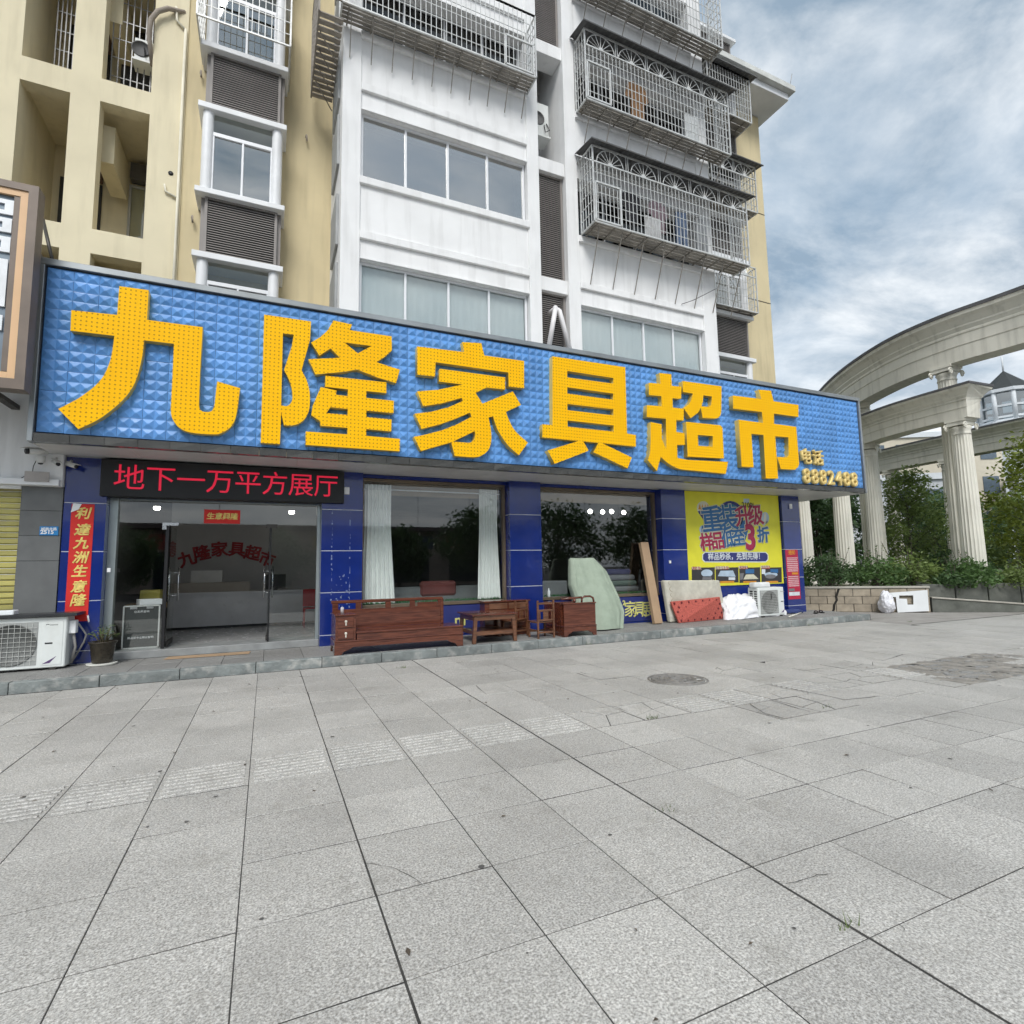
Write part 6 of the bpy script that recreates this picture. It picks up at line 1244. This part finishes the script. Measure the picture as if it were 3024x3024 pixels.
def column_meshes(hh, R):
    s = MB(); n = 20; prof = []; NS = n*6; V = []; F = []; zs = [0, .1, .3, .5, .7, .85, .95, 1]
    for zf in zs:
        r = R*(1-.20*zf**1.5)
        for k in range(NS):
            a = 2*math.pi*k/NS; ph = (k % 6)/6; fl = math.sin(math.pi*ph)**.7 if ph > 0 else 0; rr = r*(1-.075*fl); V.append((rr*math.cos(a), rr*math.sin(a), .22+zf*(hh-.72)))
    for i in range(len(zs)-1):
        for k in range(NS): F.append((i*NS+k, i*NS+(k+1) % NS, (i+1)*NS+(k+1) % NS, (i+1)*NS+k))
    s.add(V, F); shaft = s.mesh()
    b = MB(); b.lathe([(R*1.28, 0), (R*1.28, .06), (R*1.34, .09), (R*1.28, .12), (R*1.12, .14), (R*1.12, .16), (R*1.18, .19), (R*1.05, .22)], (0, 0, 0), 32); base = b.mesh()
    c = MB(); r = R*.8; zt = hh-.5; c.lathe([(r*1.0, zt), (r*1.08, zt+.02), (r*1.0, zt+.05), (r*1.0, zt+.14), (r*1.18, zt+.24), (r*1.1, zt+.27)], (0, 0, 0), 28)
    c.box(-r*1.35, r*1.35, -r*1.2, r*1.2, zt+.42, zt+.5); c.box(-r*1.25, r*1.25, -r*1.05, r*1.05, zt+.3, zt+.42)
    for sx in (-1, 1):
        for sy in (-1, 1):
            pts = []
            for k in range(22): a = k*.5; q = .17*r/.32*(1-k/24); pts.append((sx*(r*1.3+q*math.cos(a)*.75), sy*r*1.12, zt+.24+q*math.sin(a)*.9))
            c.tube(pts, .035*r/.32, 5); c.tube([(sx*r*1.3, sy*r*1.02, zt+.24), (sx*r*1.3, sy*r*1.16, zt+.24)], .06, 8)
    cap = c.mesh()
    for m_ in (shaft, base, cap): m_.materials.append(CST)
    return shaft, base, cap
def column(parent, meshes, x, y, z, rot=0):
    c = bpy.data.objects.new('column', meshes[0]); COL.objects.link(c); c.location = Vector((x, y, z))-wloc(parent); c.parent = parent; c.rotation_euler = (0, 0, rot)
    for nm, me in (('base', meshes[1]), ('capital', meshes[2])): o = bpy.data.objects.new(nm, me); COL.objects.link(o); o.parent = c
    return c
ZG = .68
lowc, highc = column_meshes(6.1-ZG, .31), column_meshes(8.3-ZG, .34)
C1 = thing('high_colonnade', 'tall curved classical colonnade beam on fluted columns, sweeping up at the right edge', 'colonnade', (23, 12, ZG))
p1 = spline([(21.9, 5.0), (21.86, 8.4), (21.75, 10.3), (22.05, 12.0), (22.95, 13.9), (24.2, 15.8), (25.9, 17.8), (28, 19.6)])
beam(p1, 8.3, 10.0, .72, C1)
for (x, y, r) in ((21.72, 10.6, 0), (23.35, 14.7, .5), (21.9, 6.6, 0)): column(C1, highc, x, y, ZG, r)
C2 = thing('low_colonnade', 'lower classical colonnade beam ending in a cornice corner beside the shop sign', 'colonnade', (21, 12, ZG))
p2 = spline([(20.62, 9.42), (20.70, 10.6), (20.95, 12.0), (21.6, 13.6), (22.9, 15.6), (25, 18)])
beam(p2, 6.1, 7.15, .66, C2)
for (x, y, r) in ((20.64, 9.82, 0), (21.45, 13.3, .35)): column(C2, lowc, x, y, ZG, r)
C3 = thing('rear_colonnade', 'farther classical colonnade beam seen behind the lower one, among trees', 'colonnade', (28.5, 15, ZG))
p3 = spline([(27.6, 8.0), (27.9, 11), (28.3, 14.1), (28.8, 16.9), (30.2, 20.5), (33, 24)])
beam(p3, 6.1, 7.15, .66, C3)
for (x, y, r) in ((28.3, 14.1, .2), (28.8, 16.9, .3), (27.7, 9.4, 0), (30.2, 20.5, .6)): column(C3, lowc, x, y, ZG, r)
C4 = thing('left_colonnade', 'fluted columns seen under the right end of the sign, carrying a hidden beam', 'colonnade', (18.7, 13.4, ZG))
p4 = spline([(19.55, 13.1), (18.4, 13.62), (17.0, 14.5), (15.9, 15.8)])
beam(p4, 6.1, 6.9, .6, C4)
for (x, y, r) in ((19.35, 13.18, .4), (18.02, 13.82, .5)): column(C4, lowc, x, y, ZG, r)
# ------------------------------------------------------------------ vegetation
def leafmat(name, col, var=.35): 
    m, nt, p, o = _new(name); n = nt.nodes; l = nt.links
    g = n.new('ShaderNodeNewGeometry'); t = n.new('ShaderNodeTexNoise'); t.inputs['Scale'].default_value = 2.2; t.inputs['Detail'].default_value = 3; l.new(g.outputs['Position'], t.inputs['Vector'])
    x = n.new('ShaderNodeMix'); x.data_type = 'RGBA'; x.inputs[6].default_value = (*[c*(1-var) for c in col], 1); x.inputs[7].default_value = (*[c*(1+var) for c in col], 1)
    r = n.new('ShaderNodeMapRange'); r.inputs[1].default_value = .32; r.inputs[2].default_value = .68; l.new(t.outputs['Fac'], r.inputs[0])
    ra = n.new('ShaderNodeMath'); ra.operation = 'MULTIPLY_ADD'; ra.inputs[1].default_value = .4; l.new(g.outputs['Random Per Island'], ra.inputs[0]); sc_ = n.new('ShaderNodeMath'); sc_.operation = 'MULTIPLY'; sc_.inputs[1].default_value = .6; l.new(r.outputs[0], sc_.inputs[0]); l.new(sc_.outputs[0], ra.inputs[2]); l.new(ra.outputs[0], x.inputs[0])
    l.new(x.outputs[2], p.inputs['Base Color']); p.inputs['Roughness'].default_value = .55
    tr = n.new('ShaderNodeBsdfTranslucent'); l.new(x.outputs[2], tr.inputs[0]); ms = n.new('ShaderNodeMixShader'); ms.inputs[0].default_value = .4; l.new(p.outputs[0], ms.inputs[1]); l.new(tr.outputs[0], ms.inputs[2]); l.new(ms.outputs[0], o.inputs[0])
    MATS[name] = m; return m
LG = leafmat('shrub_green', (.1, .18, .055)); LD_ = leafmat('dark_green', (.075, .135, .05)); LY = leafmat('yellow_green', (.21, .26, .04)); LM = leafmat('mid_green', (.17, .235, .065)); BARK = mat('bark', (.09, .075, .06), .95, var=.3, scale=8, bump=1, bscale=18)
def leaf(m, p, size, r_):
    th, ph = r_.uniform(0, 6.283), r_.uniform(-.9, .9); u = Vector((math.cos(th)*math.cos(ph), math.sin(th)*math.cos(ph), math.sin(ph))); w = u.orthogonal().normalized(); k = r_.uniform(0, 6.28); w = (w*math.cos(k)+u.cross(w)*math.sin(k))
    s = size*r_.uniform(.6, 1.3); m.add([p-u*s, p+w*s*.42, p+u*s, p-w*s*.42], [(0, 1, 2, 3)])
def crown(clumps, per, size, r_, sp=.5, droop=0):
    m = MB()
    for (c, R) in clumps:
        nb = max(3, int(per/9))
        for k in range(nb):
            d = Vector((r_.gauss(0, 1), r_.gauss(0, 1), r_.gauss(0, .8))).normalized()*R*r_.uniform(.35, 1.0)
            q = Vector(c)+d
            for j in range(9): leaf(m, q+Vector((r_.gauss(0, .09), r_.gauss(0, .09), r_.gauss(0, .06)-droop*r_.random()))*1.0*sp/.5*1 if False else q+Vector((r_.gauss(0, sp*.28), r_.gauss(0, sp*.28), r_.gauss(0, sp*.16)-droop*r_.random())), size, r_)
    return m
def tree(label, x, y, z, h, R, m_, seed, per=240, size=.09, nclump=26, cat_='tree', trunkr=.09, low=.35, group='trees around the colonnade', flat=.8):
    r_ = random.Random(seed); t = thing('tree', label, cat_, (x, y, z), group)
    m = MB(); top = Vector((x+r_.uniform(-.2, .2), y+r_.uniform(-.2, .2), z+h*.9)); b = Vector((x, y, z)); m.tube([b, b.lerp(top, .35)+Vector((r_.uniform(-.1, .1), 0, 0)), b.lerp(top, .7), top], [trunkr, trunkr*.75, trunkr*.45, trunkr*.12], 8)
    cl_ = []
    for k in range(nclump):
        f = low+(1-low)*(k+.5)/nclump; a = k*2.4+r_.uniform(-.4, .4); prof = math.sin(math.pi*min(1, max(.12, (f-low)/(1-low)*.88+.1)))**.7
        rr = R*prof*r_.uniform(.45, 1); c = Vector((x+rr*math.cos(a), y+rr*math.sin(a), z+h*f)); cl_.append((c, R*.34*r_.uniform(.7, 1.2)))
        s0 = b.lerp(top, max(.2, f-.16)); m.tube([s0, s0.lerp(c, .5)+Vector((0, 0, .08)), c], [trunkr*.3, trunkr*.2, trunkr*.06], 5)
    m.build('trunk', BARK, t); crown(cl_, per, size, r_, sp=.55*max(.6, R/1.4)).build('crown', m_, t, fix=False); return t
def shrub(label, x, y, z, rx, ry, h, m_, seed, n=1500, size=.07, sprigs=8):
    r_ = random.Random(seed); t = thing('shrub', label, 'shrub', (x, y, z), 'shrubs on the planter'); m = MB(); st = MB()
    for k in range(int(n/10)):
        a = r_.uniform(0, 6.283); q = math.sqrt(r_.random()); hh = h*(1-.55*q*q)*r_.uniform(.35, 1.05); p = Vector((x+rx*q*math.cos(a), y+ry*q*math.sin(a), z+hh)); 
        for j in range(10): leaf(m, p+Vector((r_.gauss(0, .1), r_.gauss(0, .1), r_.gauss(0, .08))), size, r_)
    for k in range(14+sprigs):
        a = r_.uniform(0, 6.283); q = r_.random()*.8; up = h*(.8 if k < 14 else r_.uniform(1.15, 1.5)); e = Vector((x+rx*q*math.cos(a), y+ry*q*math.sin(a), z+up)); s0 = Vector((x+.3*rx*q*math.cos(a), y+.3*ry*q*math.sin(a), z)); st.tube([s0, s0.lerp(e, .6)+Vector((0, 0, .05)), e], [.018, .011, .004], 4)
        if k >= 14:
            for j in range(10): leaf(m, s0.lerp(e, .5+.05*j)+Vector((r_.gauss(0, .02), r_.gauss(0, .02), 0)), size*.6, r_)
    st.build('stems', BARK, t); m.build('foliage', m_, t, fix=False); return t
for k, (x, y, rx, ry, h, m_, lab) in enumerate(((15.6, 13.0, 1.0, .8, .95, LG, 'dense green shrub nearest the rightmost blue pillar'), (17.0, 12.2, 1.0, .9, 1.05, LD_, 'dark green shrub over the planter wall left of the column'), (18.0, 11.3, .9, .8, 1.0, LG, 'leafy shrub above the white worktop panel'), (19.1, 10.9, 1.0, .9, 1.1, LM, 'arching light green shrub between the two front columns'), (19.9, 9.7, .85, .7, .85, LG, 'low spreading shrub at the foot of the right front column'), (19.2, 9.75, .6, .35, .5, LD_, 'trailing dark shrub hanging over the terrace wall'), (21.0, 8.7, .8, .6, .7, LM, 'grassy shrub right of the right front column'), (21.9, 8.3, .8, .6, .65, LD_, 'dark shrub at the right edge above the ramp'), (16.4, 14.2, 1.1, .9, 1.1, LD_, 'shadowy shrub behind the planter wall shrubs'), (22.4, 11.3, 1.4, 1.2, 1.3, LD_, 'dark shrub mass behind the right front column'))):
    shrub(lab, x, y, ZG-.02, rx, ry, h, m_, 20+k, n=1900 if k < 5 else 1300)
tree('young feathery yellow green tree between the front columns', 22.9, 12.9, ZG, 4.3, 1.25, LM, 3, per=170, size=.075, nclump=40, trunkr=.05, low=.22)
tree('bright yellow green tree at the right edge', 26.4, 9.9, ZG, 5.4, 2.0, LY, 5, per=210, size=.1, nclump=36, low=.12)
tree('dark green tree behind the bright one at the right edge', 29.6, 9.4, ZG, 5.2, 2.2, LD_, 6, per=190, size=.12, nclump=34, low=.2)
tree('dark thick-trunked tree behind the leftmost columns', 25.3, 19.4, ZG, 6.2, 1.6, LD_, 8, per=240, size=.12, nclump=26, trunkr=.28, low=.22)
tree('dark tree between the leftmost columns in the rear', 30.5, 23.5, ZG, 6.6, 2.2, LD_, 9, per=170, size=.13, low=.15)
tree('shaded tree behind the rear colonnade', 32.5, 17.2, ZG, 4.0, 2.0, LD_, 10, per=170, size=.13, low=.12)
tree('mid green tree in the gap behind the lower beam', 33.0, 13.6, ZG, 3.8, 1.8, LM, 11, per=170, size=.12, low=.12)
tree('dark tree filling the gap under the sign corner', 29.3, 19.8, ZG, 4.6, 1.8, LD_, 14, per=170, size=.13, low=.1)
tree('dark tree behind the columns left of the sign corner', 25.0, 18.6, ZG, 5.2, 1.7, LD_, 15, per=170, size=.13, low=.1)
tree('distant rounded tree beyond the rear columns', 40, 20, ZG, 4.6, 3.0, LD_, 12, per=170, size=.18, low=.1)
tree('distant tree beyond the right columns', 42, 13, ZG, 4.8, 3.0, LD_, 13, per=170, size=.18, low=.1)
# ------------------------------------------------------------------ far buildings
TW = thing('cupola_building', 'distant white building with glazed round cupola and dark pyramid roof', 'building', (88, 38, 0))
cw_ = on(3000, 1500, 0) if False else None
cd_ = _ray(2300+1085*.62093, 700+800*.62093); tt = 78/cd_.dot(_f); cc = Vector((0, 0, H))+cd_*tt
R_t = 3.5; zr0 = (Vector((0, 0, H))+_ray(*zk_(1085, 885))*tt).z; zr1 = (Vector((0, 0, H))+_ray(*zk_(1085, 752))*tt).z; za1 = (Vector((0, 0, H))+_ray(*zk_(1052, 632))*tt).z; zs1 = (Vector((0, 0, H))+_ray(*zk_(1043, 560))*tt).z
FW = mat('far_white', (.62, .65, .67), .7, var=.05)
MB().lathe([(R_t*1.5, 0), (R_t*1.5, zr0-3), (R_t*1.25, zr0-2.8), (R_t*1.25, zr0-.4), (R_t, zr0-.3), (R_t, zr0)], (cc.x, cc.y, 0), 10, smooth=False).build('wall', FW, TW)
for k in range(10):
    a = 2*math.pi*k/10; MB().tube([(cc.x+R_t*.95*math.cos(a), cc.y+R_t*.95*math.sin(a), zr0), (cc.x+R_t*.95*math.cos(a), cc.y+R_t*.95*math.sin(a), zr1)], .3, 6).build('mullion', FW, TW)
MB().lathe([(R_t*.9, zr0), (R_t*.9, zr1)], (cc.x, cc.y, 0), 10, smooth=False, cap=False).build('glazing', glass('far_glass', (.4, .47, .5), 1.5, base=.3), TW)
for zz_ in (zr0+.2, zr0+(zr1-zr0)*.45): MB().lathe([(R_t*.93, zz_), (R_t*.99, zz_), (R_t*.99, zz_+.3), (R_t*.93, zz_+.3)], (cc.x, cc.y, 0), 10, smooth=False, cap=False).build('ring_beam', FW, TW)
MB().lathe([(R_t*1.08, zr1-.1), (R_t*1.08, zr1+.35), (R_t*.98, zr1+.4)], (cc.x, cc.y, 0), 10, smooth=False).build('eave', FW, TW)
MB().lathe([(R_t*.97, zr1+.41), (.05, za1)], (cc.x, cc.y, 0), 10, smooth=False).build('roof', mat('dark_slate', (.025, .03, .03), .6, var=.2), TW); MB().tube([(cc.x, cc.y, za1-.2), (cc.x, cc.y, zs1)], .12, 5).build('spire', FW, TW)
def far_block(label, cx, cy, w, d, h, col, nx, nz, rot):
    t = thing('far_building', label, 'building', (cx, cy, 0), None, rot); wm = mat('far_wall_%d' % int(cx), col, .8, var=.05)
    part('wall', wm, t, (-w/2, w/2, -d/2, d/2, 0, h), local=True); part('parapet', FW, t, (-w/2-.2, w/2+.2, -d/2-.2, d/2+.2, h+.002, h+.5), local=True)
    me = MB().box(-w/nx*.28, w/nx*.28, -.05, .02, 0, h/nz*.5).mesh(); me.materials.append(MATS['tinted_window_glass'] if False else mat('far_window', (.1, .13, .16), .2))
    for i in range(nx):
        for j in range(nz): inst(me, 'window', (-w/2+w*(i+.5)/nx, -d/2-.03, h*(j+.3)/nz), t, local=True)
far_block('distant cream apartment block behind the rear colonnade', 62, 36, 16, 8, 14, (.55, .5, .4), 6, 4, -.5); far_block('distant pale building low between the columns', 46, 32, 14, 8, 8, (.5, .52, .54), 6, 2, -.6); far_block('distant grey block at the right behind the trees', 66, 20, 14, 9, 9, (.48, .5, .52), 5, 3, -1.1)
# ------------------------------------------------------------------ across the street (mirrored in the shop windows)
def street_tree(i, x, y, h, R):
    tree(['broad street tree across the road, mirrored in the shop glass', 'second street tree across the road behind the camera'][i % 2]+', number %s along the kerb' % ['one', 'two', 'three', 'four', 'five', 'six', 'seven'][i], x, y, 0, h, R, LD_, 40+i, per=200, size=.2, nclump=26, trunkr=.18, low=.3, group='trees across the street')
for i, (x, y, h, R) in enumerate(((-16, -18, 3.9, 2.6), (-9, -20, 4.0, 2.6), (0, -24, 4.2, 3.0), (9, -18, 4.2, 2.2), (16, -20, 5.8, 3.8), (23, -19, 6.2, 4.2), (31, -18, 5.9, 4.2))): street_tree(i, x, y, h, R)
OB = thing('opposite_building', 'long low dark red shop row across the street behind the camera', 'building', (6, -30, 0))
part('wall', mat('opposite_wall', (.44, .36, .32), .8, var=.2, scale=1), OB, (-34, 24, -38, -28, 0, 5.0)); part('roof', mat('opposite_roof', (.13, .1, .1), .8), OB, (-35, 25, -39, -27, 5.002, 5.4))
for k in range(9): part('shop_window', mat('opposite_glass', (.03, .04, .05), .15), OB, (-32+k*6, -28+k*6, -28.03, -27.99, .3, 3.2)); part('fascia', mat('fascia_%d' % (k % 4), [(.4, .08, .06), (.5, .5, .5), (.35, .25, .05), (.08, .12, .2)][k % 4], .6), OB, (-32.4+k*6, -27.6+k*6, -28.12, -27.98, 3.4, 4.6))
struct(MB().add([(-80, -10.5, -.045), (100, -10.5, -.045), (100, -14.5, -.045), (-80, -14.5, -.045)], [(3, 2, 1, 0)]).build('far_kerb_strip', CONC)) if False else None
